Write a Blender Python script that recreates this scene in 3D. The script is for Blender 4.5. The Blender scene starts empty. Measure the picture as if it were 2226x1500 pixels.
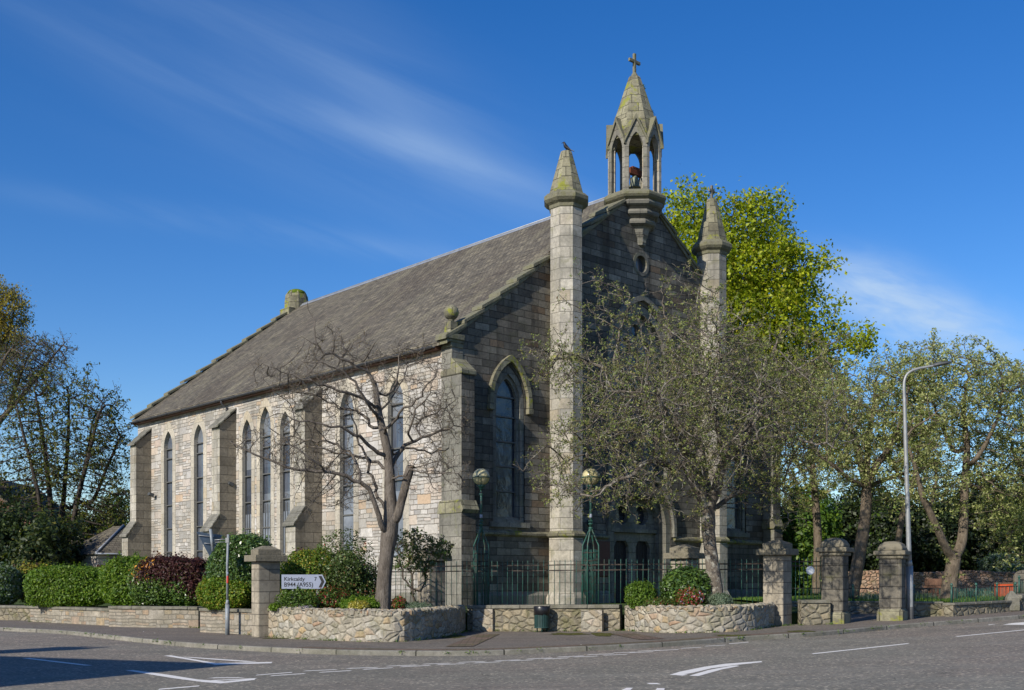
import bpy, math, random
import numpy as np
from mathutils import Vector, Matrix, Euler
from mathutils.geometry import tessellate_polygon
R = math.radians
random.seed(7)
SC = bpy.context.scene
COL = SC.collection
# ---------------------------------------------------------------- camera, sky, sun
EZ = 1.6
FPX, PCX, HOR = 2392.0, 1113.0, 1258.0
cd = bpy.data.cameras.new("camera")
cam = bpy.data.objects.new("camera", cd)
COL.objects.link(cam)
cam.location = (0, 0, EZ)
cam.rotation_euler = (R(90), 0, 0)
cd.sensor_width = 36
cd.lens = 36 * FPX / 2226
cd.shift_y = (HOR - 750) / 2226
cd.clip_end = 6000
SC.camera = cam

SUN_EL, SUN_AZ = 29.5, math.degrees(math.atan2(-.620, -.784))   # azimuth clockwise from +Y
sd = bpy.data.lights.new("sun", 'SUN')
sun = bpy.data.objects.new("sun", sd)
COL.objects.link(sun)
sd.energy = 4.9
sd.angle = R(.53)
sd.color = (1, .925, .80)
sv = Vector((math.sin(R(SUN_AZ)) * math.cos(R(SUN_EL)), math.cos(R(SUN_AZ)) * math.cos(R(SUN_EL)), math.sin(R(SUN_EL))))
sun.rotation_euler = sv.to_track_quat('Z', 'Y').to_euler()
sun.location = (-20, -30, 40)

W = bpy.data.worlds.new("World")
SC.world = W
W.use_nodes = True
nt = W.node_tree
for n in list(nt.nodes): nt.nodes.remove(n)
def wn(t, **k):
    n = nt.nodes.new(t)
    for a, b in k.items(): setattr(n, a, b)
    return n
def wl(a, b): nt.links.new(a, b)
def wm(op, a, b=None, c=None):
    n = wn('ShaderNodeMath', operation=op)
    for i, v in enumerate((a, b, c)):
        if v is None: continue
        if isinstance(v, (int, float)): n.inputs[i].default_value = v
        else: wl(v, n.inputs[i])
    return n.outputs[0]
sky = wn('ShaderNodeTexSky', sky_type='NISHITA')
sky.sun_disc = False
sky.sun_elevation = R(SUN_EL)
sky.sun_rotation = R(SUN_AZ)
sky.air_density = 1.0
sky.dust_density = .25
sky.ozone_density = 3.5
hs = wn('ShaderNodeHueSaturation')
hs.inputs['Saturation'].default_value = 1.34
hs.inputs['Value'].default_value = 1.0
hs.inputs['Hue'].default_value = .512
wl(sky.outputs[0], hs.inputs['Color'])
# thin cirrus in the sky, laid out by compass direction
tc = wn('ShaderNodeTexCoord')
sx = wn('ShaderNodeSeparateXYZ')
wl(tc.outputs['Generated'], sx.inputs[0])
yy = wm('MAXIMUM', wm('ABSOLUTE', sx.outputs[1]), .05)
cu = wm('DIVIDE', sx.outputs[0], yy)
cv = wm('DIVIDE', sx.outputs[2], yy)
def blob(u0, v0, ru, rv, ang, pw=1.0):
    ca, sa = math.cos(R(ang)), math.sin(R(ang))
    du, dv = wm('SUBTRACT', cu, u0), wm('SUBTRACT', cv, v0)
    a = wm('DIVIDE', wm('ADD', wm('MULTIPLY', du, ca), wm('MULTIPLY', dv, sa)), ru)
    b = wm('DIVIDE', wm('SUBTRACT', wm('MULTIPLY', dv, ca), wm('MULTIPLY', du, sa)), rv)
    r2 = wm('ADD', wm('MULTIPLY', a, a), wm('MULTIPLY', b, b))
    return wm('POWER', 2.718, wm('MULTIPLY', r2, -pw))
def streaks(ang, s1, s2, det, lo, hi, off):
    mp = wn('ShaderNodeMapping')
    cx = wn('ShaderNodeCombineXYZ')
    wl(cu, cx.inputs[0]); wl(cv, cx.inputs[1])
    wl(cx.outputs[0], mp.inputs[0])
    mp.vector_type = 'TEXTURE'
    mp.inputs['Rotation'].default_value = (0, 0, R(ang))
    mp.inputs['Scale'].default_value = (s1, s2, 1)
    mp.inputs['Location'].default_value = (off, off * .7, 0)
    nz = wn('ShaderNodeTexNoise')
    nz.inputs['Scale'].default_value = 1
    nz.inputs['Detail'].default_value = det
    nz.inputs['Roughness'].default_value = .55
    nz.inputs['Distortion'].default_value = .35
    wl(mp.outputs[0], nz.inputs['Vector'])
    mr = wn('ShaderNodeMapRange', interpolation_type='SMOOTHSTEP')
    mr.inputs[1].default_value = lo
    mr.inputs[2].default_value = hi
    wl(nz.outputs[0], mr.inputs[0])
    return mr.outputs[0]
def uv_of(px, py): return (px - PCX) / FPX, (HOR - py) / FPX
b1 = blob(*uv_of(560, 170), .27, .07, -24)
b2 = blob(*uv_of(960, 345), .14, .016, -19)
b2b = blob(*uv_of(870, 200), .12, .045, -38)
b3 = blob(*uv_of(2010, 690), .095, .028, -20)
b3b = blob(*uv_of(1880, 605), .04, .022, -8)
b4 = blob(*uv_of(620, 510), .2, .012, -9)
st1 = streaks(-24, .4, .05, 6, .25, .75, 3.1)
st3 = streaks(-14, .06, .018, 6, .25, .75, 1.3)
c1 = wm('MULTIPLY', wm('ADD', wm('ADD', wm('MULTIPLY', b1, .19), wm('MULTIPLY', b2, .34)), wm('MULTIPLY', b2b, .12)), wm('ADD', wm('MULTIPLY', st1, .75), .25))
c3 = wm('MULTIPLY', wm('ADD', wm('MULTIPLY', b3, 1.0), wm('MULTIPLY', b3b, .4)), wm('ADD', wm('MULTIPLY', st3, .6), .4))
c4 = wm('MULTIPLY', b4, wm('MULTIPLY', st1, .22))
cl = wm('MINIMUM', wm('ADD', wm('ADD', c1, c3), c4), .8)
mixc = wn('ShaderNodeMixRGB')
mixc.inputs[2].default_value = (3.6, 4.8, 6.4, 1)
wl(cl, mixc.inputs[0]); wl(hs.outputs[0], mixc.inputs[1])
bg = wn('ShaderNodeBackground')
bg.inputs['Strength'].default_value = .121
wl(mixc.outputs[0], bg.inputs['Color'])
wo = wn('ShaderNodeOutputWorld')
wl(bg.outputs[0], wo.inputs['Surface'])
SC.view_settings.view_transform = 'Standard'
SC.view_settings.look = 'None'
SC.view_settings.gamma = 1
SC.view_settings.exposure = .2
try:
    SC.cycles.max_bounces = 6
    SC.cycles.transparent_max_bounces = 8
except Exception: pass

# ---------------------------------------------------------------- measuring helpers
def gz(X):
    sp = lambda a: 3 * math.log(1 + math.exp(min(a, 60) / 3))
    z = .035 * (sp(X) - sp(0))
    return z if z < .7 else .7 + .5 * (1 - math.exp(-(z - .7) / .5))
def gp(px, py, dz=0.0):
    """the point of the sloping street seen at a photo pixel"""
    Y = 25.
    for i in range(80):
        X = (px - PCX) / FPX * Y
        z = gz(X) + dz
        Y = Y * .5 + .5 * (EZ - z) * FPX / (py - HOR)
    return Vector((X, Y, gz(X) + dz))
def pt(px, py, Y):
    return Vector(((px - PCX) / FPX * Y, Y, EZ + (HOR - py) / FPX * Y))

# ---------------------------------------------------------------- scene helpers
BASE = {}
def tag(o, label=None, cat=None, group=None, kind=None):
    if label: o['label'] = label
    if cat: o['category'] = cat
    if group: o['group'] = group
    if kind: o['kind'] = kind
    return o
def thing(name, label, cat, loc=(0, 0, 0), rotz=0.0, group=None):
    o = bpy.data.objects.new(name, None)
    COL.objects.link(o)
    o.location = loc
    o.rotation_euler = (0, 0, rotz)
    o.empty_display_size = .2
    BASE[o.name] = (Matrix.Translation(Vector(loc)) @ Matrix.Rotation(rotz, 4, 'Z')).inverted()
    return tag(o, label, cat, group)
def sub(o):
    """remember the frame of a child so that its own children can be built in the same frame"""
    return o

def auto_uv(me):
    n = len(me.loops)
    if not n: return
    uvl = me.uv_layers.new(name="UVMap")
    co = np.empty(len(me.vertices) * 3, np.float32); me.vertices.foreach_get('co', co); co = co.reshape(-1, 3)
    li = np.empty(n, np.int32); me.loops.foreach_get('vertex_index', li)
    npol = len(me.polygons)
    nor = np.empty(npol * 3, np.float32); me.polygons.foreach_get('normal', nor); nor = nor.reshape(-1, 3)
    tot = np.empty(npol, np.int32); me.polygons.foreach_get('loop_total', tot)
    pn = np.repeat(nor, tot, axis=0)
    p = co[li]
    u = np.stack([-pn[:, 1], pn[:, 0], np.zeros(n)], 1)
    l = np.linalg.norm(u, axis=1)
    flat = l < .15
    u[flat] = (1, 0, 0); l[flat] = 1
    u /= l[:, None]
    v = np.cross(pn, u)
    v[flat] = (0, 1, 0)
    uv = np.stack([(p * u).sum(1), (p * v).sum(1)], 1).astype(np.float32)
    uvl.data.foreach_set('uv', uv.ravel())

class MB:
    def __init__(s): s.v = []; s.f = []; s.m = []; s.sm = []
    def add(s, vs, fs, mi=0, smooth=False):
        b = len(s.v)
        s.v += [tuple(x) for x in vs]
        for f in fs:
            s.f.append([b + i for i in f]); s.m.append(mi); s.sm.append(smooth)
        return s
    def hexa(s, p, mi=0):   # p: 8 points, bottom 4 ccw, top 4 ccw
        return s.add(p, [(3, 2, 1, 0), (4, 5, 6, 7), (0, 1, 5, 4), (1, 2, 6, 5), (2, 3, 7, 6), (3, 0, 4, 7)], mi)
    def box(s, x0, x1, y0, y1, z0, z1, mi=0):
        return s.hexa([(x0, y0, z0), (x1, y0, z0), (x1, y1, z0), (x0, y1, z0), (x0, y0, z1), (x1, y0, z1), (x1, y1, z1), (x0, y1, z1)], mi)
    def rbox(s, c, ax, ay, sx, sy, z0, z1, top=1.0, mi=0):
        c = Vector(c); ax = Vector(ax); ay = Vector(ay); P = []
        for z, k in ((z0, 1.0), (z1, top)):
            for a, b in ((-1, -1), (1, -1), (1, 1), (-1, 1)):
                q = c + ax * (a * sx * k / 2) + ay * (b * sy * k / 2)
                P.append((q.x, q.y, z))
        return s.hexa(P, mi)
    def prism(s, poly, a, b, fn, mi=0):
        """poly: 2D outline ccw; fn(u, v, w) -> 3D; from w=a to w=b"""
        n = len(poly)
        vs = [fn(u, v, a) for u, v in poly] + [fn(u, v, b) for u, v in poly]
        fs = [tuple(range(n - 1, -1, -1)), tuple(range(n, 2 * n))] + [(i, (i + 1) % n, n + (i + 1) % n, n + i) for i in range(n)]
        return s.add(vs, fs, mi)
    def rings(s, rings, cap=True, smooth=False, mi=0):
        n = len(rings[0]); vs = [p for r in rings for p in r]; fs = []
        for k in range(len(rings) - 1):
            for i in range(n):
                j = (i + 1) % n
                fs.append((k * n + i, k * n + j, (k + 1) * n + j, (k + 1) * n + i))
        s.add(vs, fs, mi, smooth)
        if cap:
            b = len(s.v) - len(vs)
            s.f.append([b + i for i in range(n - 1, -1, -1)]); s.m.append(mi); s.sm.append(False)
            s.f.append([b + (len(rings) - 1) * n + i for i in range(n)]); s.m.append(mi); s.sm.append(False)
        return s
    def lathe(s, c, prof, n=16, ph=0.0, smooth=True, mi=0):
        R_ = []
        for r, z in prof:
            R_.append([(c[0] + r * math.cos(ph + 2 * math.pi * i / n), c[1] + r * math.sin(ph + 2 * math.pi * i / n), c[2] + z) for i in range(n)])
        return s.rings(R_, True, smooth, mi)
    def tube(s, pts, rad, n=8, mi=0, smooth=True, cap=True):
        pts = [Vector(p) for p in pts]
        if isinstance(rad, (int, float)): rad = [rad] * len(pts)
        R_ = []; t0 = (pts[1] - pts[0]).normalized()
        ref = Vector((0, 0, 1)) if abs(t0.z) < .9 else Vector((1, 0, 0))
        u = t0.cross(ref).normalized()
        for i, p in enumerate(pts):
            a = pts[max(i - 1, 0)]; b = pts[min(i + 1, len(pts) - 1)]
            t = (b - a)
            if t.length < 1e-7: t = t0
            t.normalize()
            u = (u - t * u.dot(t))
            if u.length < 1e-5: u = t.cross(Vector((0, 1, .3)))
            u.normalize(); w = t.cross(u)
            R_.append([tuple(p + (u * math.cos(2 * math.pi * k / n) + w * math.sin(2 * math.pi * k / n)) * rad[i]) for k in range(n)])
        return s.rings(R_, cap, smooth, mi)
    def build(s, name, mat, parent=None, origin=None, local=None, bevel=0, uv=True):
        """points are in world space unless local (a matrix taking them to the parent's space) is given"""
        me = bpy.data.meshes.new(name)
        inv = None
        if local is not None: inv = local
        elif parent is not None and parent.name in BASE: inv = BASE[parent.name]
        elif origin is not None: inv = Matrix.Translation(-Vector(origin))
        V = np.array(s.v, dtype=np.float64)
        if inv is not None:
            M = np.array(inv); V = V @ M[:3, :3].T + M[:3, 3]
        me.from_pydata(V.tolist(), [], s.f)
        mats = mat if isinstance(mat, (list, tuple)) else [mat]
        for m in mats: me.materials.append(m)
        me.polygons.foreach_set('material_index', s.m)
        me.polygons.foreach_set('use_smooth', s.sm)
        me.update()
        if uv: auto_uv(me)
        o = bpy.data.objects.new(name, me)
        COL.objects.link(o)
        if parent is not None:
            o.parent = parent
            BASE[o.name] = inv if inv is not None else Matrix.Identity(4)
        elif origin is not None:
            o.location = origin
            BASE[o.name] = Matrix.Translation(-Vector(origin))
        if bevel:
            b = o.modifiers.new('bevel', 'BEVEL'); b.width = bevel; b.segments = 2; b.limit_method = 'ANGLE'; b.angle_limit = R(40)
        return o

def arch(w, z0, zs, za, n=9, cx=0.0):
    """pointed-arch outline, counter-clockwise starting bottom left"""
    h = za - zs; rad = (h * h + w * w / 4) / w
    out = [(cx - w / 2, z0), (cx + w / 2, z0)]
    c = w / 2 - rad
    a1 = math.asin(min(1, h / rad))
    right = [(cx + c + rad * math.cos(a1 * i / n), zs + rad * math.sin(a1 * i / n)) for i in range(n + 1)]
    left = [(2 * cx - x, z) for x, z in right[:-1]][::-1]
    return out + right + left
def tess(loops):
    pts = [p for l in loops for p in l]
    tr = tessellate_polygon([[Vector((p[0], p[1], 0)) for p in l] for l in loops])
    out = []
    for t in tr:
        a, b, c = [pts[i] for i in t]
        if (b[0] - a[0]) * (c[1] - a[1]) - (b[1] - a[1]) * (c[0] - a[0]) < 0: t = (t[0], t[2], t[1])
        out.append(tuple(t))
    return pts, out
def plate(mb, loops, fn, d0, d1, mi=0, hole_only=False, back=False):
    """flat plate with holes: front at depth d0, reveals run back to d1; fn(u, v, d) -> 3D (d grows inwards)"""
    pts, tr = tess(loops)
    mb.add([fn(u, v, d0) for u, v in pts], tr, mi)
    if back: mb.add([fn(u, v, d1) for u, v in pts], [t[::-1] for t in tr], mi)
    for k, l in enumerate(loops):
        if k == 0 and hole_only: continue
        n = len(l)
        vs = [fn(u, v, d0) for u, v in l] + [fn(u, v, d1) for u, v in l]
        fs = [(i, n + i, n + (i + 1) % n, (i + 1) % n) for i in range(n)]
        if k: fs = [f for f in fs]
        area = sum(l[i][0] * l[(i + 1) % n][1] - l[(i + 1) % n][0] * l[i][1] for i in range(n))
        if (area > 0) == (k > 0): fs = [f[::-1] for f in fs]
        mb.add(vs, fs, mi)
    return mb

# ---------------------------------------------------------------- materials
class NT:
    def __init__(s, name):
        s.m = bpy.data.materials.new(name); s.m.use_nodes = True
        s.t = s.m.node_tree
        s.b = s.t.nodes['Principled BSDF']; s.o = s.t.nodes['Material Output']
    def n(s, t, inp=None, **k):
        x = s.t.nodes.new(t)
        for a, b in k.items(): setattr(x, a, b)
        for a, b in (inp or {}).items(): s.set(x, a, b)
        return x
    def set(s, x, a, b):
        if hasattr(b, 'is_output'): s.t.links.new(b, x.inputs[a])
        else: x.inputs[a].default_value = b
    def math(s, op, a, b=0.0, c=0.0, clamp=False):
        return s.n('ShaderNodeMath', {0: a, 1: b, 2: c}, operation=op, use_clamp=clamp).outputs[0]
    def mix(s, f, a, b, mode='MIX'):
        return s.n('ShaderNodeMixRGB', {0: f, 1: a, 2: b}, blend_type=mode).outputs[0]
    def ramp(s, f, cols, interp='LINEAR'):
        r = s.n('ShaderNodeValToRGB', {0: f}); r.color_ramp.interpolation = interp
        e = r.color_ramp.elements
        e[0].position, e[0].color = cols[0][0], c4(cols[0][1]); e[1].position, e[1].color = cols[1][0], c4(cols[1][1])
        for p, c in cols[2:]:
            q = e.new(p); q.color = c4(c)
        return r.outputs[0]
    def noise(s, vec, sc, det=4, ro=.55, dist=0.0, out=0):
        n = s.n('ShaderNodeTexNoise', {'Scale': sc, 'Detail': det, 'Roughness': ro, 'Distortion': dist})
        if vec is not None: s.t.links.new(vec, n.inputs['Vector'])
        return n.outputs[out]
    def mr(s, v, a, b, c=0.0, d=1.0, st=False):
        n = s.n('ShaderNodeMapRange', {0: v, 1: a, 2: b, 3: c, 4: d})
        if st: n.interpolation_type = 'SMOOTHSTEP'
        return n.outputs[0]
    def bump(s, h, dist, st=1.0):
        b = s.n('ShaderNodeBump', {'Height': h, 'Distance': dist, 'Strength': st})
        s.t.links.new(b.outputs[0], s.b.inputs['Normal']); return b
    def fin(s, col, rough=.85, spec=.3, metal=0.0):
        s.set(s.b, 'Base Color', c4(col) if isinstance(col, tuple) else col)
        s.set(s.b, 'Roughness', rough); s.set(s.b, 'Specular IOR Level', spec); s.set(s.b, 'Metallic', metal)
        return s.m
    def uv(s): return s.n('ShaderNodeUVMap').outputs[0]
    def obj(s): return s.n('ShaderNodeTexCoord').outputs['Object']
def c4(c): return (c[0], c[1], c[2], 1.0)

def block_mat(name, bw, bh, cols, mortar, ms=.012, bump=.02, sneck=0.0, grime=None, ga=.5, gs=.6, wob=.03, lichen=0.0, streak=0.0, rough=.9, lich_col=(.17, .17, .06), speck=.25):
    t = NT(name)
    uv = t.uv(); ob = t.obj()
    nz = t.noise(uv, 1.6, 3, .5, out=1)
    off = t.n('ShaderNodeVectorMath', {0: nz, 1: (.5, .5, .5)}, operation='SUBTRACT').outputs[0]
    off = t.n('ShaderNodeVectorMath', {0: off, 'Scale': wob}, operation='SCALE').outputs[0]
    nz2 = t.noise(uv, 14, 2, .5, out=1)
    off2 = t.n('ShaderNodeVectorMath', {0: nz2, 1: (.5, .5, .5)}, operation='SUBTRACT').outputs[0]
    off2 = t.n('ShaderNodeVectorMath', {0: off2, 'Scale': wob * .45}, operation='SCALE').outputs[0]
    vec = t.n('ShaderNodeVectorMath', {0: uv, 1: off}, operation='ADD').outputs[0]
    vec = t.n('ShaderNodeVectorMath', {0: vec, 1: off2}, operation='ADD').outputs[0]
    def brick(w, h, offs=.5, m=ms, sq=1.0):
        b = t.n('ShaderNodeTexBrick', {'Vector': vec, 'Color1': (0, 0, 0, 1), 'Color2': (1, 1, 1, 1), 'Mortar': (.5, .5, .5, 1), 'Scale': 1.0,
                'Mortar Size': m, 'Mortar Smooth': .3, 'Bias': 0.0, 'Brick Width': w, 'Row Height': h})
        b.offset = offs; b.squash = sq; b.squash_frequency = 2
        return b.outputs['Color'], b.outputs['Fac']
    c1, f1 = brick(bw, bh)
    if sneck:
        c2, f2 = brick(bw / 2, bh / 2)
        c3, f3 = brick(bw, bh / 3)
        sepa = t.math('LESS_THAN', c1, sneck)
        sepb = t.math('LESS_THAN', c1, sneck * .45)
        val = t.mix(sepa, c1, c2); fac = t.mix(sepa, f1, f2)
        val = t.mix(sepb, val, c3); fac = t.mix(sepb, fac, f3)
        val = t.math('FRACT', t.math('MULTIPLY', val, 2.37))
    else:
        val, fac = c1, f1
        val = t.math('FRACT', t.math('MULTIPLY', val, 1.93))
    col = t.ramp(val, cols)
    # within-stone variation
    n1 = t.noise(ob, .9, 5, .6); n2 = t.noise(ob, 9, 5, .65); n3 = t.noise(ob, 45, 3, .6)
    k = t.math('MULTIPLY', t.mr(n1, .3, .7, .82, 1.14), t.mr(n2, .3, .7, 1 - speck, 1 + speck))
    k = t.math('MULTIPLY', k, t.mr(n3, .3, .7, .86, 1.12))
    kk = t.n('ShaderNodeCombineXYZ', {0: k, 1: k, 2: k}).outputs[0]
    col = t.mix(1.0, col, kk, 'MULTIPLY')
    col = t.mix(fac, col, c4(mortar))
    if grime:
        g = t.math('MULTIPLY', t.mr(t.noise(ob, gs, 6, .62, .3), .42, .62, 0, 1, True), ga)
        col = t.mix(g, col, c4(grime))
    if streak:
        mp = t.n('ShaderNodeMapping', {'Vector': ob, 'Scale': (1.6, 1.6, .12)}).outputs[0]
        g = t.math('MULTIPLY', t.mr(t.noise(mp, 1.0, 5, .6), .48, .68, 0, 1, True), streak)
        col = t.mix(g, col, c4(tuple(x * .35 for x in mortar)))
    if lichen:
        g = t.math('MULTIPLY', t.mr(t.noise(ob, 1.7, 6, .7, .5), .52, .64, 0, 1, True), lichen)
        col = t.mix(g, col, c4(lich_col))
    h = t.math('SUBTRACT', t.math('ADD', t.math('MULTIPLY', n2, .45), t.math('MULTIPLY', n3, .2)), fac)
    h = t.math('ADD', h, t.math('MULTIPLY', val, .25))
    t.bump(h, bump, 1.0)
    return t.fin(col, rough, .25)

def rubble_mat(name, sc, cols, mortar, bump=.05, mw=.06, moss=0.0, asp=(1, 1.5, 1)):
    t = NT(name)
    uv = t.uv(); ob = t.obj()
    mp = t.n('ShaderNodeMapping', {'Vector': uv, 'Scale': asp}).outputs[0]
    nz = t.noise(mp, 2.5, 3, .5, out=1)
    off = t.n('ShaderNodeVectorMath', {0: nz, 1: (.5, .5, .5)}, operation='SUBTRACT').outputs[0]
    off = t.n('ShaderNodeVectorMath', {0: off, 'Scale': .17}, operation='SCALE').outputs[0]
    vec = t.n('ShaderNodeVectorMath', {0: mp, 1: off}, operation='ADD').outputs[0]
    a = t.n('ShaderNodeTexVoronoi', {'Vector': vec, 'Scale': sc}, voronoi_dimensions='2D')
    e = t.n('ShaderNodeTexVoronoi', {'Vector': vec, 'Scale': sc}, voronoi_dimensions='2D', feature='DISTANCE_TO_EDGE')
    r = t.n('ShaderNodeSeparateColor', {0: a.outputs['Color']})
    col = t.ramp(r.outputs[0], cols)
    n1 = t.noise(ob, 1.2, 4, .6); n2 = t.noise(ob, 14, 5, .65); n3 = t.noise(ob, 50, 3, .6)
    k = t.math('MULTIPLY', t.mr(n1, .3, .7, .8, 1.15), t.mr(n2, .3, .7, .68, 1.28))
    kk = t.n('ShaderNodeCombineXYZ', {0: k, 1: k, 2: k}).outputs[0]
    col = t.mix(1.0, col, kk, 'MULTIPLY')
    mort = t.mr(e.outputs['Distance'], mw * .35, mw, 1, 0, True)
    col = t.mix(mort, col, c4(mortar))
    if moss:
        g = t.math('MULTIPLY', t.mr(t.noise(ob, 2.2, 6, .7), .5, .65, 0, 1, True), moss)
        col = t.mix(g, col, c4((.10, .10, .03)))
    h = t.math('ADD', t.mr(e.outputs['Distance'], 0, .25, 0, 1, True), t.math('ADD', t.math('MULTIPLY', n2, .35), t.math('MULTIPLY', r.outputs[1], .3)))
    t.bump(h, bump, 1.0)
    return t.fin(col, .9, .2)

def plain_mat(name, col, rough=.6, spec=.4, metal=0.0, var=.15, sc=8, bump=0.0, wear=None, wa=.5, ws=6):
    t = NT(name); ob = t.obj()
    n1 = t.noise(ob, sc, 5, .6)
    k = t.mr(n1, .3, .7, 1 - var, 1 + var)
    kk = t.n('ShaderNodeCombineXYZ', {0: k, 1: k, 2: k}).outputs[0]
    c = t.mix(1.0, c4(col), kk, 'MULTIPLY')
    if wear:
        g = t.math('MULTIPLY', t.mr(t.noise(ob, ws, 6, .7), .5, .62, 0, 1, True), wa)
        c = t.mix(g, c, c4(wear))
    if bump: t.bump(t.noise(ob, sc * 4, 4, .6), bump)
    return t.fin(c, rough, spec, metal)

def leaf_mat(name, cols, trans=.35, rough=.5, spec=.35):
    t = NT(name)
    g = t.n('ShaderNodeNewGeometry')
    col = t.ramp(g.outputs['Random Per Island'], cols)
    n = t.noise(t.obj(), .8, 3, .5)
    k = t.mr(n, .3, .7, .8, 1.2)
    kk = t.n('ShaderNodeCombineXYZ', {0: k, 1: k, 2: k}).outputs[0]
    col = t.mix(1.0, col, kk, 'MULTIPLY')
    t.fin(col, rough, spec)
    tr = t.n('ShaderNodeBsdfTranslucent', {'Color': t.mix(1.0, col, (1.25, 1.35, .6, 1), 'MULTIPLY')})
    mx = t.n('ShaderNodeMixShader', {0: trans, 1: t.b.outputs[0], 2: tr.outputs[0]})
    t.t.links.new(mx.outputs[0], t.o.inputs['Surface'])
    return t.m

def bark_mat(name, c1, c2, sc=6, lich=None, la=.4):
    t = NT(name); ob = t.obj()
    mp = t.n('ShaderNodeMapping', {'Vector': ob, 'Scale': (1, 1, .35)}).outputs[0]
    n = t.noise(mp, sc, 6, .65, .4)
    col = t.ramp(n, [(.32, c1), (.68, c2)])
    if lich:
        g = t.math('MULTIPLY', t.mr(t.noise(ob, 5, 6, .7), .5, .62, 0, 1, True), la)
        col = t.mix(g, col, c4(lich))
    t.bump(t.noise(mp, sc * 3, 5, .7), .05)
    return t.fin(col, .9, .2)

SIDE_COLS = [(0, (0.2565, 0.2425, 0.2184)), (.12, (0.475, 0.4462, 0.4056)), (.24, (0.3135, 0.3007, 0.2808)), (.36, (0.551, 0.5238, 0.4888)), (.48, (0.399, 0.354, 0.3016)), (.56, (0.342, 0.325, 0.3016)), (.66, (0.494, 0.4414, 0.3744)), (.74, (0.4275, 0.3492, 0.2912)), (.80, (0.5225, 0.4947, 0.4576)), (.875, (0.456, 0.3298, 0.2184)), (.905, (0.57, 0.5432, 0.5096)), (1, (0.285, 0.2716, 0.26))]
M = {}
M['side'] = block_mat('side_rubble', .84, .38, SIDE_COLS, (.17, .15, .12), .014, .035, sneck=.70, grime=(.24, .225, .19), ga=.5, gs=.45, wob=.09, speck=.14, streak=.28)
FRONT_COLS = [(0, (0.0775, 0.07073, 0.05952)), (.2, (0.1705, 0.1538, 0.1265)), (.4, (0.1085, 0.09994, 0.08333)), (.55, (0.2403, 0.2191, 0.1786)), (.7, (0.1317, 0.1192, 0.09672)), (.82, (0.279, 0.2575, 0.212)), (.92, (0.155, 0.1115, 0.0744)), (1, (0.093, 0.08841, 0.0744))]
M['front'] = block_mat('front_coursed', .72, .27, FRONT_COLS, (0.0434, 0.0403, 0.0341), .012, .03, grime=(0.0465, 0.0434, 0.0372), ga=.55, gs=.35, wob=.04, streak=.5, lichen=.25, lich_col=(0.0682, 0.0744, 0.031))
ASH = [(0, (0.3252, 0.3055, 0.2612)), (.25, (0.414, 0.3844, 0.3252)), (.5, (0.3647, 0.34, 0.2908)), (.7, (0.4632, 0.4337, 0.3696)), (.85, (0.3942, 0.3351, 0.2464)), (1, (0.3055, 0.2908, 0.2563))]
M['ash'] = block_mat('ashlar_pale', .78, .42, ASH, (0.128, 0.12, 0.1), .01, .012, grime=(0.136, 0.132, 0.112), ga=.5, gs=.5, wob=.015, streak=.35, lichen=.25)
ASH2 = [(0, (0.378, 0.342, 0.279)), (.3, (0.45, 0.414, 0.342)), (.6, (0.414, 0.378, 0.315)), (.8, (0.486, 0.441, 0.36)), (1, (0.396, 0.333, 0.234))]
M['trim'] = block_mat('window_surround_stone', 2.2, .55, ASH2, (.25, .23, .19), .01, .01, grime=(.27, .255, .22), ga=.4, gs=.7, wob=.015, streak=.2)
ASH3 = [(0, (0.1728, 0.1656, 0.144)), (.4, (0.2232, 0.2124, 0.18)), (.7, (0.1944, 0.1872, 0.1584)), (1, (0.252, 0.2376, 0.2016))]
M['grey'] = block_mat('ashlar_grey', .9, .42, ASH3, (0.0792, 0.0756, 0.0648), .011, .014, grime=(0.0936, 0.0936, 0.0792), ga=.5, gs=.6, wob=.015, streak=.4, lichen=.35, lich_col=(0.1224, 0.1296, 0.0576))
M['moss'] = block_mat('mossy_ashlar', .55, .42, [(0, (.16, .15, .105)), (.5, (.25, .235, .16)), (1, (.19, .175, .12))], (.06, .056, .04), .014, .025, grime=(.07, .066, .05), ga=.6, gs=1.3, wob=.02, lichen=1.0, lich_col=(.21, .22, .035))
M['cope'] = plain_mat('mossy_coping', (0.165, 0.1584, 0.1122), .9, .2, var=.35, sc=3, bump=.02, wear=(0.099, 0.099, 0.0396), wa=.6, ws=3)
M['pillar'] = block_mat('pillar_ashlar', 1.4, .30, [(0, (0.306, 0.272, 0.2125)), (.5, (0.357, 0.3145, 0.2465)), (1, (0.2805, 0.2507, 0.1997))], (0.1445, 0.1275, 0.102), .012, .012, grime=(0.1445, 0.1318, 0.1062), ga=.45, gs=1.2, wob=.01, streak=.3)
M['pillar_old'] = block_mat('old_pillar_stone', 1.6, .33, [(0, (0.1302, 0.1178, 0.0961)), (.5, (0.1674, 0.1519, 0.124)), (1, (0.1178, 0.1085, 0.093))], (0.062, 0.0558, 0.0465), .012, .02, grime=(0.062, 0.0589, 0.0496), ga=.6, gs=1.6, wob=.02, lichen=.45, lich_col=(0.1054, 0.1054, 0.0434))
M['pillar_cap'] = plain_mat('pillar_cap_stone', (0.1875, 0.1688, 0.1275), .9, .2, var=.3, sc=4, bump=.02, wear=(0.0975, 0.09, 0.06), wa=.6, ws=4)
RUB = [(0, (.24, .22, .175)), (.2, (.34, .31, .245)), (.38, (.22, .21, .18)), (.5, (.38, .28, .155)), (.56, (.30, .275, .23)), (.78, (.38, .345, .27)), (.88, (.31, .21, .14)), (.92, (.40, .375, .32)), (1, (.26, .25, .22))]
M['rub'] = rubble_mat('garden_rubble', 4.0, RUB, (.25, .228, .182), .028, .045, .35)
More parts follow.
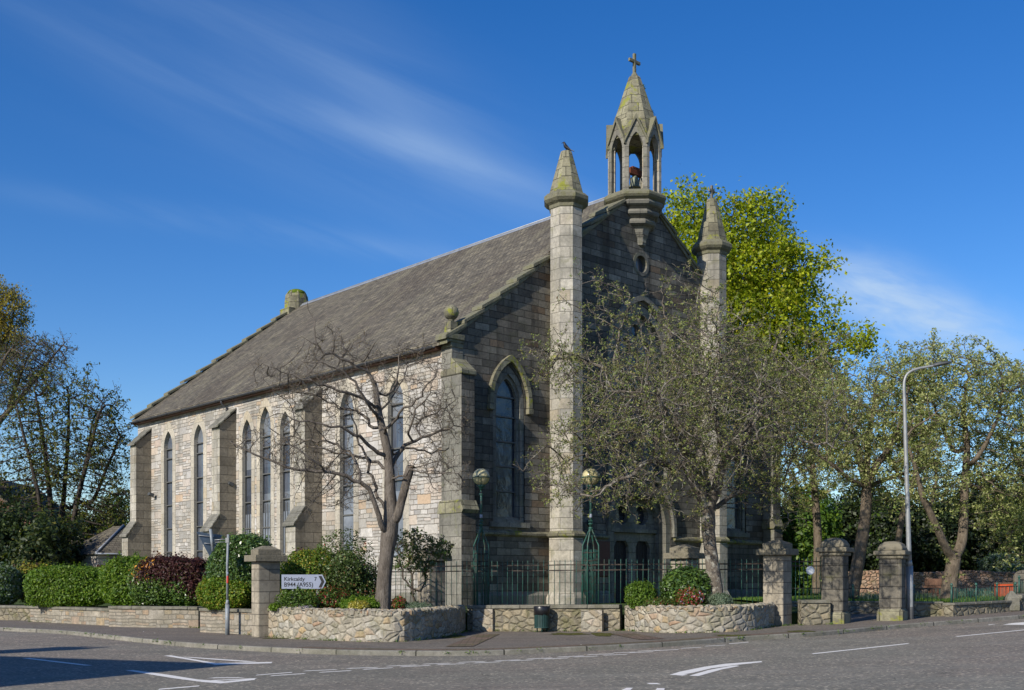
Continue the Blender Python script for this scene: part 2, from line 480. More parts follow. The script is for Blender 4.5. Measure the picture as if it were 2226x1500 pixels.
M['rub_dark'] = rubble_mat('weathered_rubble', 3.8, [(0, (0.16, 0.144, 0.104)), (.3, (0.232, 0.208, 0.152)), (.6, (0.192, 0.172, 0.128)), (.8, (0.272, 0.232, 0.16)), (1, (0.176, 0.16, 0.136))], (0.12, 0.112, 0.088), .035, .045, .5)
M['rub_brown'] = rubble_mat('old_brown_rubble', 4.6, [(0, (0.28, 0.168, 0.119)), (.3, (0.406, 0.266, 0.196)), (.6, (0.336, 0.21, 0.14)), (.8, (0.462, 0.336, 0.252)), (1, (0.252, 0.182, 0.14))], (0.224, 0.168, 0.126), .05, .06, .5)
M['wallblk'] = block_mat('left_wall_stone', .55, .30, [(0, (0.24, 0.216, 0.176)), (.2, (0.336, 0.296, 0.24)), (.4, (0.264, 0.248, 0.216)), (.6, (0.368, 0.32, 0.248)), (.75, (0.288, 0.208, 0.152)), (.9, (0.352, 0.28, 0.16)), (1, (0.24, 0.224, 0.2))], (0.2, 0.184, 0.152), .014, .03, sneck=.6, wob=.12, grime=(0.152, 0.14, 0.104), ga=.5, gs=1.5)
M['coping'] = plain_mat('wall_coping_stone', (0.168, 0.16, 0.132), .9, .2, var=.3, sc=5, bump=.02, wear=(0.096, 0.092, 0.056), wa=.5, ws=3)
# roof slates
def slate():
    t = NT('roof_slate'); uv = t.uv(); ob = t.obj()
    nz = t.noise(uv, 3, 3, .5, out=1)
    off = t.n('ShaderNodeVectorMath', {0: nz, 1: (.5, .5, .5)}, operation='SUBTRACT').outputs[0]
    off = t.n('ShaderNodeVectorMath', {0: off, 'Scale': .07}, operation='SCALE').outputs[0]
    vec = t.n('ShaderNodeVectorMath', {0: uv, 1: off}, operation='ADD').outputs[0]
    b = t.n('ShaderNodeTexBrick', {'Vector': vec, 'Color1': (0, 0, 0, 1), 'Color2': (1, 1, 1, 1), 'Mortar': (.4, .4, .4, 1), 'Scale': 1.0, 'Mortar Size': .012, 'Mortar Smooth': .5, 'Bias': 0.0, 'Brick Width': .26, 'Row Height': .2})
    col = t.ramp(b.outputs[0], [(0, (.085, .074, .055)), (.3, (.15, .131, .098)), (.6, (.115, .102, .079)), (.85, (.22, .192, .135)), (1, (.07, .062, .049))])
    n0 = t.noise(ob, .22, 5, .6); n1 = t.noise(ob, 1.4, 6, .65); n2 = t.noise(ob, 16, 4, .6)
    col = t.mix(t.mr(n0, .45, .68, 0, .5, True), col, (.080, .062, .046, 1))
    mp = t.n('ShaderNodeMapping', {'Vector': uv, 'Scale': (.9, .16, 1)}).outputs[0]
    col = t.mix(t.mr(t.noise(mp, 1.2, 6, .7), .5, .66, 0, .75, True), col, (.20, .18, .12, 1))
    col = t.mix(t.mr(t.noise(ob, 24, 4, .7), .58, .66, 0, .5), col, (.26, .24, .18, 1))
    col = t.mix(t.math('MULTIPLY', b.outputs[1], .8), col, (.025, .022, .02, 1))
    k = t.math('MULTIPLY', t.mr(n1, .3, .7, .78, 1.22), t.mr(n2, .3, .7, .8, 1.2))
    kk = t.n('ShaderNodeCombineXYZ', {0: k, 1: k, 2: k}).outputs[0]
    col = t.mix(1.0, col, kk, 'MULTIPLY')
    s = t.n('ShaderNodeSeparateXYZ', {0: vec}).outputs[1]
    saw = t.math('FRACT', t.math('DIVIDE', s, .2))
    h = t.math('ADD', t.math('MULTIPLY', t.math('SUBTRACT', 1.0, saw), 1.0), t.math('ADD', t.math('MULTIPLY', b.outputs[0], .7), t.math('SUBTRACT', t.math('MULTIPLY', n2, .4), b.outputs[1])))
    t.bump(h, .04)
    return t.fin(col, .8, .25)
M['slate'] = slate()
M['lead'] = plain_mat('ridge_lead', (.27, .29, .32), .5, .5, .3, var=.2, sc=3)
M['gutter'] = plain_mat('gutter_iron', (.05, .052, .06), .5, .4)
M['fascia'] = plain_mat('fascia_paint', (.12, .055, .035), .7, .3, var=.3)
def glass(name, k):
    t = NT(name); ob = t.obj()
    q = t.n('ShaderNodeVectorMath', {0: ob, 1: (.7, .7, .82)}, operation='MULTIPLY').outputs[0]
    q = t.n('ShaderNodeVectorMath', {0: q}, operation='FLOOR').outputs[0]
    w = t.n('ShaderNodeTexWhiteNoise', {'Vector': q}).outputs[0]
    n = t.noise(ob, .9, 4, .6)
    col = t.ramp(t.math('ADD', t.math('MULTIPLY', w, .55), t.math('MULTIPLY', n, .5)), [(.15, (.02 * k, .026 * k, .042 * k)), (.5, (.08 * k, .095 * k, .125 * k)), (.85, (.20 * k, .215 * k, .23 * k))])
    mp = t.n('ShaderNodeMapping', {'Vector': ob, 'Scale': (14, 14, .8)}).outputs[0]
    col = t.mix(t.mr(t.noise(mp, 1, 4, .6), .5, .7, 0, .35), col, (.2 * k, .2 * k, .19 * k, 1))
    t.bump(t.noise(ob, 2.5, 3, .5), .03, .6)
    return t.fin(col, .17, .8)
M['glass'] = glass('leaded_glass', 1.0)
M['glass_dark'] = glass('dark_leaded_glass', .4)
M['glass_grey'] = plain_mat('storm_glazing', (.17, .19, .22), .3, .5, var=.35, sc=1.2)
M['bar'] = plain_mat('glazing_bar', (.10, .10, .095), .6, .3)
M['dark'] = plain_mat('dark_interior', (.012, .012, .012), .9, .1)
M['door'] = plain_mat('door_timber', (.022, .02, .022), .6, .3, var=.3, sc=10)
M['notice'] = plain_mat('notice_board_paint', (.075, .017, .012), .5, .4)
M['green'] = plain_mat('green_railing_paint', (.02, .085, .065), .5, .45, var=.3, sc=20, wear=(.055, .035, .025), wa=.8, ws=9)
M['greend'] = plain_mat('bin_green_paint', (.015, .045, .042), .55, .4, var=.2)
M['rust'] = plain_mat('rail_rust', (.04, .03, .025), .8, .3, var=.4, sc=15)
M['globe'] = plain_mat('lamp_globe_glass', (.50, .45, .25), .25, .5, var=.22, sc=9, wear=(.22, .20, .08), wa=.7, ws=5)
M['steel'] = plain_mat('galvanised_steel', (.27, .28, .285), .5, .5, .3, var=.18, sc=5)
M['pole_grey'] = plain_mat('grey_pole_paint', (.22, .25, .28), .5, .4, var=.25, sc=9, wear=(.16, .15, .13), wa=.5)
M['headg'] = plain_mat('lantern_grey', (.07, .075, .08), .5, .4)
M['signback'] = plain_mat('sign_back_blue_grey', (.10, .14, .19), .5, .4, var=.15)
M['white'] = plain_mat('sign_white', (0.248, 0.28, 0.368), .4, .5, var=.06)
M['black'] = plain_mat('sign_black', (.012, .012, .014), .5, .4)
M['red'] = plain_mat('sticker_red', (.5, .05, .035), .5, .4)
M['plastic'] = plain_mat('bin_liner_black', (.012, .012, .015), .35, .5)
M['bronze'] = plain_mat('bell_bronze', (.17, .19, .14), .6, .4, .2, var=.3)
M['rustwood'] = plain_mat('headstock_wood', (.14, .045, .025), .8, .2, var=.3)
M['crow'] = plain_mat('black_feathers', (.008, .008, .011), .5, .4)
M['brickred'] = plain_mat('red_painted_board', (.50, .085, .03), .7, .3, var=.2)
M['redstone'] = block_mat('red_sandstone', .5, .3, [(0, (.17, .09, .06)), (1, (.25, .14, .10))], (.1, .06, .05), .01, .02, grime=(.1, .08, .06), ga=.5)
def asphalt(name, c, red=(.13, .105, .1), patch=.5, spk=1.0):
    t = NT(name); ob = t.obj()
    n0 = t.noise(ob, .12, 4, .55); n1 = t.noise(ob, 1.1, 5, .6); n2 = t.noise(ob, 60, 3, .7)
    col = t.mix(t.mr(n0, .42, .6, 0, patch, True), c4(c), c4(red))
    v = t.n('ShaderNodeTexVoronoi', {'Vector': ob, 'Scale': 26.0})
    r = t.n('ShaderNodeSeparateColor', {0: v.outputs['Color']})
    ch = t.ramp(r.outputs[0], [(0, (.55, .55, .55)), (.4, (.85, .84, .83)), (.75, (1.1, 1.05, 1.0)), (.9, (1.35, 1.2, 1.12)), (1, (3.0, 2.8, 2.6))])
    col = t.mix(.8 * spk, col, ch, 'MULTIPLY')
    k = t.math('MULTIPLY', t.mr(n1, .3, .7, .86, 1.14), t.mr(n2, .3, .7, .75, 1.25))
    kk = t.n('ShaderNodeCombineXYZ', {0: k, 1: k, 2: k}).outputs[0]
    col = t.mix(1.0, col, kk, 'MULTIPLY')
    mp = t.n('ShaderNodeMapping', {'Vector': ob, 'Rotation': (0, 0, .25), 'Scale': (.12, .9, 1)}).outputs[0]
    col = t.mix(t.mr(t.noise(mp, .8, 4, .6), .5, .7, 0, .35, True), col, c4(tuple(x * .6 for x in c)))
    w_ = t.noise(t.n('ShaderNodeMapping', {'Vector': ob, 'Rotation': (0, 0, .12), 'Scale': (.05, 1.1, 1)}).outputs[0], 1.0, 2, .4)
    col = t.mix(t.mr(w_, .52, .62, 0, .22, True), col, c4(tuple(x * 1.35 for x in c)))
    col = t.mix(t.mr(t.noise(ob, .45, 5, .7, .6), .60, .70, 0, .4, True), col, c4(tuple(x * .55 for x in c)))
    # fine dark cracks
    e = t.n('ShaderNodeTexVoronoi', {'Vector': t.n('ShaderNodeVectorMath', {0: ob, 1: t.noise(ob, 1.5, 4, .6, out=1)}, operation='ADD').outputs[0], 'Scale': .16}, feature='DISTANCE_TO_EDGE')
    cr = t.mr(e.outputs['Distance'], .0006, .0022, .55, 0)
    col = t.mix(cr, col, (.03, .03, .03, 1))
    t.bump(t.math('ADD', n2, r.outputs[1]), .006, .7)
    return t.fin(col, .85, .3)
M['road'] = asphalt('road_asphalt', (.180, .173, .145), (.198, .174, .147), .8)
M['pave'] = asphalt('pavement_asphalt', (.145, .130, .110), (.155, .130, .112), .6, .6)
M['kerb'] = block_mat('kerb_stone', 1.9, 5.0, [(0, (.19, .18, .155)), (.5, (.25, .235, .2)), (1, (.16, .155, .14))], (.03, .03, .028), .02, .01, grime=(.11, .11, .08), ga=.5, gs=1.2, wob=.0)
M['brickpave'] = block_mat('brick_paving', .30, .20, [(0, (.15, .10, .08)), (.5, (.19, .13, .10)), (1, (.13, .095, .08))], (.05, .05, .03), .013, .008, grime=(.08, .085, .035), ga=.5, gs=1.1, wob=.012)
def paint():
    t = NT('road_paint'); ob = t.obj()
    n = t.noise(ob, 26, 5, .75)
    n2 = t.noise(ob, 3, 4, .6)
    f = t.mr(t.math('ADD', n, t.math('MULTIPLY', n2, .5)), .50, .68, 1, 0)
    col = t.mix(t.math('MULTIPLY', f, .75), (.72, .70, .66, 1), (.2, .195, .185, 1))
    return t.fin(col, .7, .3)
M['paint'] = paint()
def soilm(name, a, b, sc=5):
    t = NT(name); n = t.noise(t.obj(), sc, 6, .7)
    t.bump(n, .08)
    return t.fin(t.ramp(n, [(.3, a), (.7, b)]), .95, .1)
M['soil'] = soilm('bed_soil', (.03, .024, .017), (.075, .06, .042))
M['lawn'] = soilm('lawn_turf', (.05, .10, .02), (.10, .17, .035), 3)
M['ground'] = soilm('rough_ground', (.06, .075, .03), (.12, .11, .06), .3)
M['bark_grey'] = bark_mat('bark_grey', (.075, .062, .05), (.20, .175, .15), 9)
M['bark_twig'] = bark_mat('bark_twig', (.06, .048, .036), (.15, .125, .10), 5)
M['bark_lich'] = bark_mat('bark_lichened', (.065, .055, .045), (.19, .16, .13), 7, (.40, .385, .33), .7)
M['bark_dark'] = bark_mat('bark_dark', (.025, .02, .018), (.075, .062, .05), 4)
M['bark_flaky'] = bark_mat('bark_pale_brown', (.08, .062, .045), (.21, .17, .125), 9)
L = {}
L['lime'] = leaf_mat('leaf_lime', [(0, (0.1236, 0.1789, 0.01296)), (.4, (0.2576, 0.3242, 0.01512)), (.85, (0.4122, 0.4472, 0.0216)), (1, (0.3503, 0.3019, 0.0324))], .42)
L['tuft'] = leaf_mat('leaf_tuft', [(0, (.11, .15, .04)), (.45, (.21, .26, .07)), (.75, (.23, .19, .08)), (.9, (.32, .35, .11)), (1, (.18, .12, .07))], .3)
L['pale'] = leaf_mat('leaf_pale', [(0, (.14, .18, .045)), (.5, (.27, .31, .10)), (1, (.46, .46, .21))], .35)
L['olive'] = leaf_mat('leaf_olive', [(0, (.05, .07, .015)), (.6, (.10, .12, .022)), (1, (.19, .17, .035))], .4)
L['olive_yel'] = leaf_mat('leaf_yellowing', [(0, (.22, .19, .025)), (.6, (.34, .28, .035)), (1, (.42, .33, .06))], .45)
L['bush'] = leaf_mat('leaf_privet', [(0, (0.044, 0.0968, 0.0132)), (.5, (0.088, 0.1584, 0.022)), (1, (0.1408, 0.22, 0.0352))], .35)
L['bush2'] = leaf_mat('leaf_bright', [(0, (0.068, 0.1445, 0.01275)), (.5, (0.119, 0.2125, 0.017)), (1, (0.204, 0.289, 0.02975))], .4)
L['holly'] = leaf_mat('leaf_glossy', [(0, (.035, .075, .02)), (.5, (.07, .13, .03)), (1, (.12, .19, .05))], .2, .28, .6)
L['purple'] = leaf_mat('leaf_purple', [(0, (.035, .012, .014)), (.5, (.07, .022, .022)), (.85, (.10, .04, .03)), (1, (.07, .07, .02))], .3)
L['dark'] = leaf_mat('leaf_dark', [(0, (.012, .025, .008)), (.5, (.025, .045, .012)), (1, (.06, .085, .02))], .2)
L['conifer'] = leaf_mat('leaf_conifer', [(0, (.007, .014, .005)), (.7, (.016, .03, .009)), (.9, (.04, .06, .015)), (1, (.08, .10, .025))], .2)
L['greyg'] = leaf_mat('leaf_grey_green', [(0, (.10, .15, .10)), (.6, (.17, .23, .16)), (1, (.26, .31, .22))], .3)
L['yellow'] = leaf_mat('leaf_golden', [(0, (.30, .27, .04)), (.6, (.45, .38, .06)), (1, (.2, .24, .04))], .4)
L['redl'] = leaf_mat('leaf_red_tips', [(0, (.28, .02, .03)), (.6, (.45, .05, .05)), (1, (.5, .2, .16))], .35)
L['lilac'] = leaf_mat('petal_lilac', [(0, (.45, .33, .6)), (1, (.7, .6, .8))], .3)
L['orange'] = leaf_mat('petal_orange', [(0, (.6, .22, .02)), (1, (.7, .33, .03))], .3)
L['wyel'] = leaf_mat('petal_yellow', [(0, (.7, .6, .1)), (1, (.8, .75, .4))], .3)
L['grass'] = leaf_mat('grass_blades', [(0, (.05, .11, .015)), (.6, (.10, .19, .025)), (1, (.18, .26, .05))], .35)
L['rosy'] = leaf_mat('leaf_rose', [(0, (.04, .075, .018)), (.55, (.08, .13, .03)), (.85, (.14, .19, .05)), (1, (.16, .05, .03))], .3, .4, .5)
# ================================================================ CHURCH
DX = 40.0
CC = (-(PCX - 983) / FPX * DX, DX)
ROT = math.atan2(.6707, .7417)
XD, YD = (math.cos(ROT), math.sin(ROT)), (-math.sin(ROT), math.cos(ROT))
def ch(x, y, z=0.0):
    return Vector((CC[0] + x * XD[0] + y * YD[0], CC[1] + x * XD[1] + y * YD[1], z))
GZ = .6
church = thing('church', 'old stone church with lancet windows, slate roof, two octagonal turrets and a bellcote', 'church', (CC[0], CC[1], GZ), ROT)
CL = Matrix.Translation((0, 0, -GZ))
M['brown'] = block_mat('ashlar_brown_shaded', .85, .42, [(0, (.20, .175, .135)), (.4, (.27, .235, .18)), (.7, (.23, .20, .155)), (1, (.31, .275, .215))], (.10, .088, .07), .012, .016, grime=(.13, .115, .09), ga=.5, gs=.6, wob=.015, streak=.3)  # browner, darker ashlar that carries the shade of the buttress faces
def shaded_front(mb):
    # darker stone on front and back faces, with their shade put into the colour
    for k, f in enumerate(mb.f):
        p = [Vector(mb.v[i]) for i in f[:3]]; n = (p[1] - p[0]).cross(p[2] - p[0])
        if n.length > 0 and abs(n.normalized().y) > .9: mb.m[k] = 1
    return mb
def cb(mb, name, mat, parent=None, bevel=0): return mb.build(name, mat, parent or church, local=CL, bevel=bevel)
Wd, Ln = 19.8, 27.3
XM = Wd / 2
PITCH = (18.1 - 10.25) / (XM + .25)
def zt(x): x = x if x < XM else Wd - x; return 10.25 + (x + .25) * PITCH
fs_ = lambda u, v, d: (d, u, v)                 # left side wall
fr_ = lambda y0: (lambda u, v, d: (u, y0 + d, v))   # front planes
# --- lancets of the side wall
LANC = [(23.5, 1.0, 8.45, 9.3, .36), (20.05, 1.0, 8.45, 9.3, .36), (15.16, .86, 8.2, 9.02, .30), (13.46, .98, 8.45, 9.42, .30), (11.72, .86, 8.2, 9.02, .30), (6.85, 1.0, 8.45, 9.3, .36), (3.47, 1.0, 8.45, 9.3, .36)]
holes = []
for yc, w, zs, za, s in LANC:
    holes.append(arch(w + 2 * s, 2.3, zs, za + s * 1.45, 9, yc))
mb = MB()
plate(mb, [[(0, 0), (Ln, 0), (Ln, 10.3), (0, 10.3)]] + holes, fs_, 0, .02, hole_only=True)
mb.box(.62, .7, .1, Ln - .1, 0, 10.2)
cb(mb, 'side_wall', M['side'])
for k, (yc, w, zs, za, s) in enumerate(LANC):
    mb = MB()
    plate(mb, [arch(w + 2 * s, 2.3, zs, za + s * 1.45, 9, yc), arch(w, 2.3 + .12, zs, za, 9, yc)], fs_, -.012, .24)
    wob = cb(mb, 'window', M['trim'])
    pts, tr = tess([arch(w, 2.42, zs, za, 9, yc)])
    g = MB().add([fs_(u, v, .20) for u, v in pts], tr)
    cb(g, 'glass', M['glass'], wob)
    # lower storm panels hang in front of the leaded glass
    if k in (2, 3, 4, 5, 6):
        zt_ = 4.6 if k < 5 else 5.0
        p = MB(); p.box(.15, .16, yc - w / 2 + .04, yc + w / 2 - .04, 2.5, zt_)
        cb(p, 'storm_panel', M['glass_grey'], wob)
    b = MB()
    zz = za - .95 if k != 3 else za - 1.35
    first = True
    while zz > 2.6:
        b.box(.10, .19, yc - w / 2, yc + w / 2, zz, zz + .055)
        zz -= .5 if first else 1.22
        first = False
    for sgn in (-1, 1):
        b.box(.11, .19, yc + sgn * (w / 2 - .025) - .025, yc + sgn * (w / 2 - .025) + .025, 2.42, zs)
    if k in (2, 3, 4):
        for q in (-.22, 0, .22): b.box(.11, .135, yc + q - .008, yc + q + .008, 2.42, 5.0)
    cb(b, 'glazing_bar', M['bar'], wob)
# --- side buttresses
def buttress(x0, sx, yc, w, name='buttress', zl=3.9, zu=8.8, mat='ash'):
    f = lambda u, v, d: (x0 + sx * u, yc + d, v)
    mb = MB()
    mb.prism([(-.1, 0), (1.3, 0), (1.3, zl), (.85, zl + .62), (.85, zu), (-.1, zu + .75)], -w / 2, w / 2, f)
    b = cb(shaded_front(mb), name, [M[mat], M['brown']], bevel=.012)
    for (ax, az, bx, bz) in ((1.40, zl - .10, .83, zl + .70), (.97, zu - .12, .02, zu + .80)):
        s = MB()
        for i in range(3):
            p0 = i / 3; p1 = (i + 1) / 3
            X0, Z0 = ax + (bx - ax) * p0, az + (bz - az) * p0
            X1, Z1 = ax + (bx - ax) * p1, az + (bz - az) * p1
            s.prism([(X0 + .02, Z0), (X0 + .02, Z0 + .10), (X1, Z1 + .075), (X1, Z1 - .02)], -w / 2 - .06, w / 2 + .06, f)
        cb(s, 'weathering', M['grey'], b, bevel=.008)
for yc, w in ((25.95, .76), (16.6, .80), (9.1, .78)): buttress(0, -1, yc, w)
for yc in (25.9, 16.6, 9.1): buttress(Wd, 1, yc, .9)
# --- clasping corner buttresses of the front
def corner(xa, xb, so):      # so: -1 left, +1 right
    o = -1 if so < 0 else 1
    def bx(mb, e, y0, y1, z0, z1): mb.box(xa - (e if so < 0 else 0), xb + (e if so > 0 else 0), y0, y1, z0, z1)
    mb = MB()
    bx(mb, .03, -.56, .60, 4.3, 9.1)
    bx(mb, .09, -.63, .66, 0, 4.02)
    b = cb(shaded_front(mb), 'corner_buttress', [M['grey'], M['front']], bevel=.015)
    s = MB()
    e0 = .06; xa0, xb0 = (xa - e0, xb + .05) if so < 0 else (xa - .05, xb + e0)
    f = lambda u, v, d: (d, u, v)
    s.prism([(-.61, 8.98), (.62, 8.98), (.62, 9.16), (.58, 9.22), (.02, 9.26), (.02, 9.66), (-.61, 9.14)], xa0, xb0, f)
    cb(s, 'weathering', M['moss'], b, bevel=.012); s = MB()
    s.prism([(-.66, 3.98), (.74, 3.98), (.74, 4.1), (.62, 4.45), (-.56, 4.45), (-.74, 4.1)], xa0 - .05, xb0 + .02, f)
    cb(s, 'weathering', M['moss'], b, bevel=.012)
corner(0, .60, -1); corner(Wd - .60, Wd, 1)
# quoins above the weathering
cb(MB().box(-.02, .5, -.015, .6, 9.2, 10.3), 'quoin_stones', M['grey'], bevel=.01)
cb(MB().box(Wd - .5, Wd + .02, -.015, .6, 9.2, 10.3), 'quoin_stones', M['grey'], bevel=.01)
# --- front gable
TX0, TX1, TY = 5.3, 14.5, -.55
CY = -.4
bays = [(0, TX0, 2.78, 'l'), (TX1, Wd, Wd - 2.78, 'r')]
for x0, x1, wc, _ in bays:
    mb = MB()
    outl = [(x0, 0), (x1, 0), (x1, zt(x1) + .1), (x0, zt(x0) + .1)]
    plate(mb, [outl, arch(1.62, 3.75, 8.35, 9.72, 10, wc)], fr_(0), 0, .02, hole_only=True)
    mb.prism([(x0 + .05, 0), (x1, 0), (x1, zt(x1) + .05), (x0 + .05, zt(x0 + .05))], .55, .6, fr_(0))
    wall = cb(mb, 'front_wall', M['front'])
    # chamfered lancet
    mb = MB()
    plate(mb, [arch(1.62, 3.75, 8.35, 9.72, 10, wc), arch(1.22, 3.86, 8.35, 9.40, 10, wc)], fr_(0), .05, .20)
    plate(mb, [arch(1.30, 3.80, 8.35, 9.50, 10, wc), arch(1.04, 3.95, 8.35, 9.24, 10, wc)], fr_(0), .15, .4)
    mb.box(wc - 1.0, wc + 1.0, -.1, .2, 3.55, 3.75)
    wob = cb(mb, 'window', M['grey'])
    pts, tr = tess([arch(1.04, 3.95, 8.35, 9.24, 10, wc)])
    cb(MB().add([(u, .28, v) for u, v in pts], tr), 'glass', M['glass_dark'], wob)
    b = MB()
    for zz in (4.9, 5.85, 6.8, 7.75, 8.5): b.box(wc - .52, wc + .52, .2, .27, zz, zz + .05)
    cb(b, 'glazing_bar', M['bar'], wob)
    h = MB()
    outer = arch(2.16, 8.1, 8.35, 10.1, 12, wc)[1:] + [arch(2.16, 8.1, 8.35, 10.1, 12, wc)[0]]
    inner = arch(1.80, 8.1, 8.35, 9.85, 12, wc)[1:] + [arch(1.80, 8.1, 8.35, 9.85, 12, wc)[0]]
    plate(h, [outer + inner[::-1]], fr_(0), -.16, .02)
    for sg in (-1, 1): h.box(wc + sg * .99 - .13, wc + sg * .99 + .13, -.19, .0, 7.93, 8.14)
    cb(h, 'hood_mould', M['moss'], wob, bevel=.02)
# central bay
mb = MB()
big = arch(4.0, 5.1, 10.7, 13.15, 14, XM)
ocu = [(XM + .5 * math.cos(a), 14.85 + .5 * math.sin(a)) for a in [2 * math.pi * i / 20 for i in range(20)]]
por = arch(3.9, .02, 3.75, 5.9, 14, XM)
top = [(TX0, 0), (TX1, 0), (TX1, zt(TX1) + .1), (XM + 1.0, zt(XM + 1.0) + .1), (XM - 1.0, zt(XM - 1.0) + .1), (TX0, zt(TX0) + .1)]
plate(mb, [top, big, ocu, por], fr_(CY), 0, .02, hole_only=True)
mb.prism([(TX0, 0)] + top[1:], .85, .95, fr_(CY))
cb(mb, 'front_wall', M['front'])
# great window
mb = MB()
plate(mb, [big, arch(3.5, 5.25, 10.7, 12.75, 14, XM)], fr_(CY), .05, .3)
lights = []
plate(mb, [arch(3.6, 5.2, 10.7, 12.85, 14, XM), arch(.9, 5.4, 9.6, 10.5, 8, XM - 1.13), arch(.9, 5.4, 10.2, 11.2, 8, XM), arch(.9, 5.4, 9.6, 10.5, 8, XM + 1.13),
           [(XM - .62 + .36 * math.cos(a), 11.35 + .36 * math.sin(a)) for a in [2 * math.pi * i / 14 for i in range(14)]],
           [(XM + .62 + .36 * math.cos(a), 11.35 + .36 * math.sin(a)) for a in [2 * math.pi * i / 14 for i in range(14)]],
           [(XM + .26 * math.cos(a), 12.1 + .26 * math.sin(a)) for a in [2 * math.pi * i / 12 for i in range(12)]]], fr_(CY), .3, .5)
wob = cb(mb, 'window', M['grey'])
cb(MB().box(XM - 1.75, XM + 1.75, CY + .44, CY + .46, 5.3, 12.6), 'glass', M['glass_dark'], wob)
for zz in (6.5, 7.6, 8.7, 9.6): cb(MB().box(XM - 1.7, XM + 1.7, CY + .38, CY + .43, zz, zz + .05), 'glazing_bar', M['bar'], wob)
def hood(cx, w, z0, zs, za, y0, t=.17, pr=.15):
    o = arch(w + 2 * t, z0, zs, za + t * 1.3, 14, cx); i_ = arch(w, z0, zs, za, 14, cx)
    h = MB(); plate(h, [(o[1:] + [o[0]]) + (i_[1:] + [i_[0]])[::-1]], fr_(y0), -pr, .02)
    return h
cb(hood(XM, 4.1, 10.3, 10.7, 13.3, CY), 'hood_mould', M['grey'], wob)
# round window
mb = MB()
plate(mb, [ocu, [(XM + .36 * math.cos(a), 14.85 + .36 * math.sin(a)) for a in [2 * math.pi * i / 20 for i in range(20)]]], fr_(CY), -.02, .3)
wob = cb(mb, 'round_window', M['grey'])
cb(MB().prism([(XM + .38 * math.cos(a), 14.85 + .38 * math.sin(a)) for a in [2 * math.pi * i / 20 for i in range(20)]], .24, .26, fr_(CY)), 'glass', M['glass'], wob)
# doorway
mb = MB()
plate(mb, [por, arch(3.3, .02, 3.75, 5.5, 14, XM)], fr_(CY), .03, .3)
plate(mb, [arch(3.4, .02, 3.75, 5.55, 14, XM), arch(2.9, .02, 3.75, 5.15, 14, XM)], fr_(CY), .25, .6)
cents = (XM - .68, XM + .68)
circ = [[(XM + sx * .62 + .42 * math.cos(a), 4.3 + .42 * math.sin(a)) for a in [2 * math.pi * i / 14 for i in range(14)]] for sx in (-1, 1)]
dh = [[(c - .46, .6), (c + .46, .6), (c + .46, 2.95), (c + .3, 3.2), (c - .3, 3.2), (c - .46, 2.95)] for c in cents]
plate(mb, [arch(3.0, .02, 3.75, 5.2, 14, XM)] + dh + circ, fr_(CY), .5, .75)
mb.box(XM - 1.45, XM + 1.45, CY + .36, CY + .5, 3.55, 3.72)
port = cb(mb, 'doorway', M['grey'], bevel=.012)
cb(hood(XM, 4.0, 3.4, 3.75, 6.0, CY), 'hood_mould', M['grey'], port)
for c in cents:
    d = MB(); d.box(c - .5, c + .5, CY + .68, CY + .76, .6, 3.3)
    for q in range(6): d.box(c - .46 + q * .155, c - .45 + q * .155 + .13, CY + .655, CY + .69, .6, 3.25)
    cb(d, 'door', M['door'], port)
cb(MB().box(XM - 1.4, XM + 1.4, CY + .78, CY + .8, 3.7, 5.2), 'tympanum_glass', M['glass_dark'], port)
cb(MB().box(XM - 1.9, XM + 1.9, CY - .9, CY + .7, .2, .6), 'door_step', M['coping'], port, bevel=.02)
# string courses, plinth, board
for a, b_, y0 in ((.8, TX0, 0), (TX1, Wd - .8, 0), (TX0, XM - 2.1, CY), (XM + 2.1, TX1, CY)):
    mb = MB(); mb.prism([(y0 - .02, 3.2), (y0 - .13, 3.27), (y0 - .13, 3.34), (y0 + .02, 3.45)], a, b_, lambda u, v, d: (d, u, v))
    cb(mb, 'string_course', M['moss'])
for a, b_, y0 in ((.76, TX0, 0), (TX1, Wd - .76, 0), (TX0, XM - 2.0, CY), (XM + 2.0, TX1, CY)):
    mb = MB(); mb.prism([(y0 - .12, 0), (y0 - .12, .95), (y0 + .02, 1.12), (y0 + .02, 0)], a, b_, lambda u, v, d: (d, u, v))
    cb(mb, 'plinth', M['grey'])
mb = MB()
mb.prism([(-.1, 0), (-.1, .95), (.02, 1.1), (.02, 0)], .75, Ln, lambda u, v, d: (u, d, v))
cb(mb, 'plinth', M['grey'])
nb = cb(MB().box(6.95, 7.9, CY - .08, CY, 1.7, 3.12), 'notice_board', M['notice'], bevel=.01)
nb['label'] = 'dark red notice board beside the doorway'
fl = MB(); fl.box(6.62, 6.78, CY - .2, CY, 3.75, 3.95); cb(fl, 'wall_light', M['headg'])
# right and back walls
mb = MB()
mb.add([(Wd, 0, 0), (Wd, Ln, 0), (Wd, Ln, 10.3), (Wd, 0, 10.3)], [(0, 1, 2, 3)])
mb.add([(0, Ln, 0), (Wd, Ln, 0), (Wd, Ln, 10.3), (XM, Ln, 18.2), (0, Ln, 10.3)], [(0, 4, 3, 2, 1)])
cb(mb, 'rear_wall', M['front'])
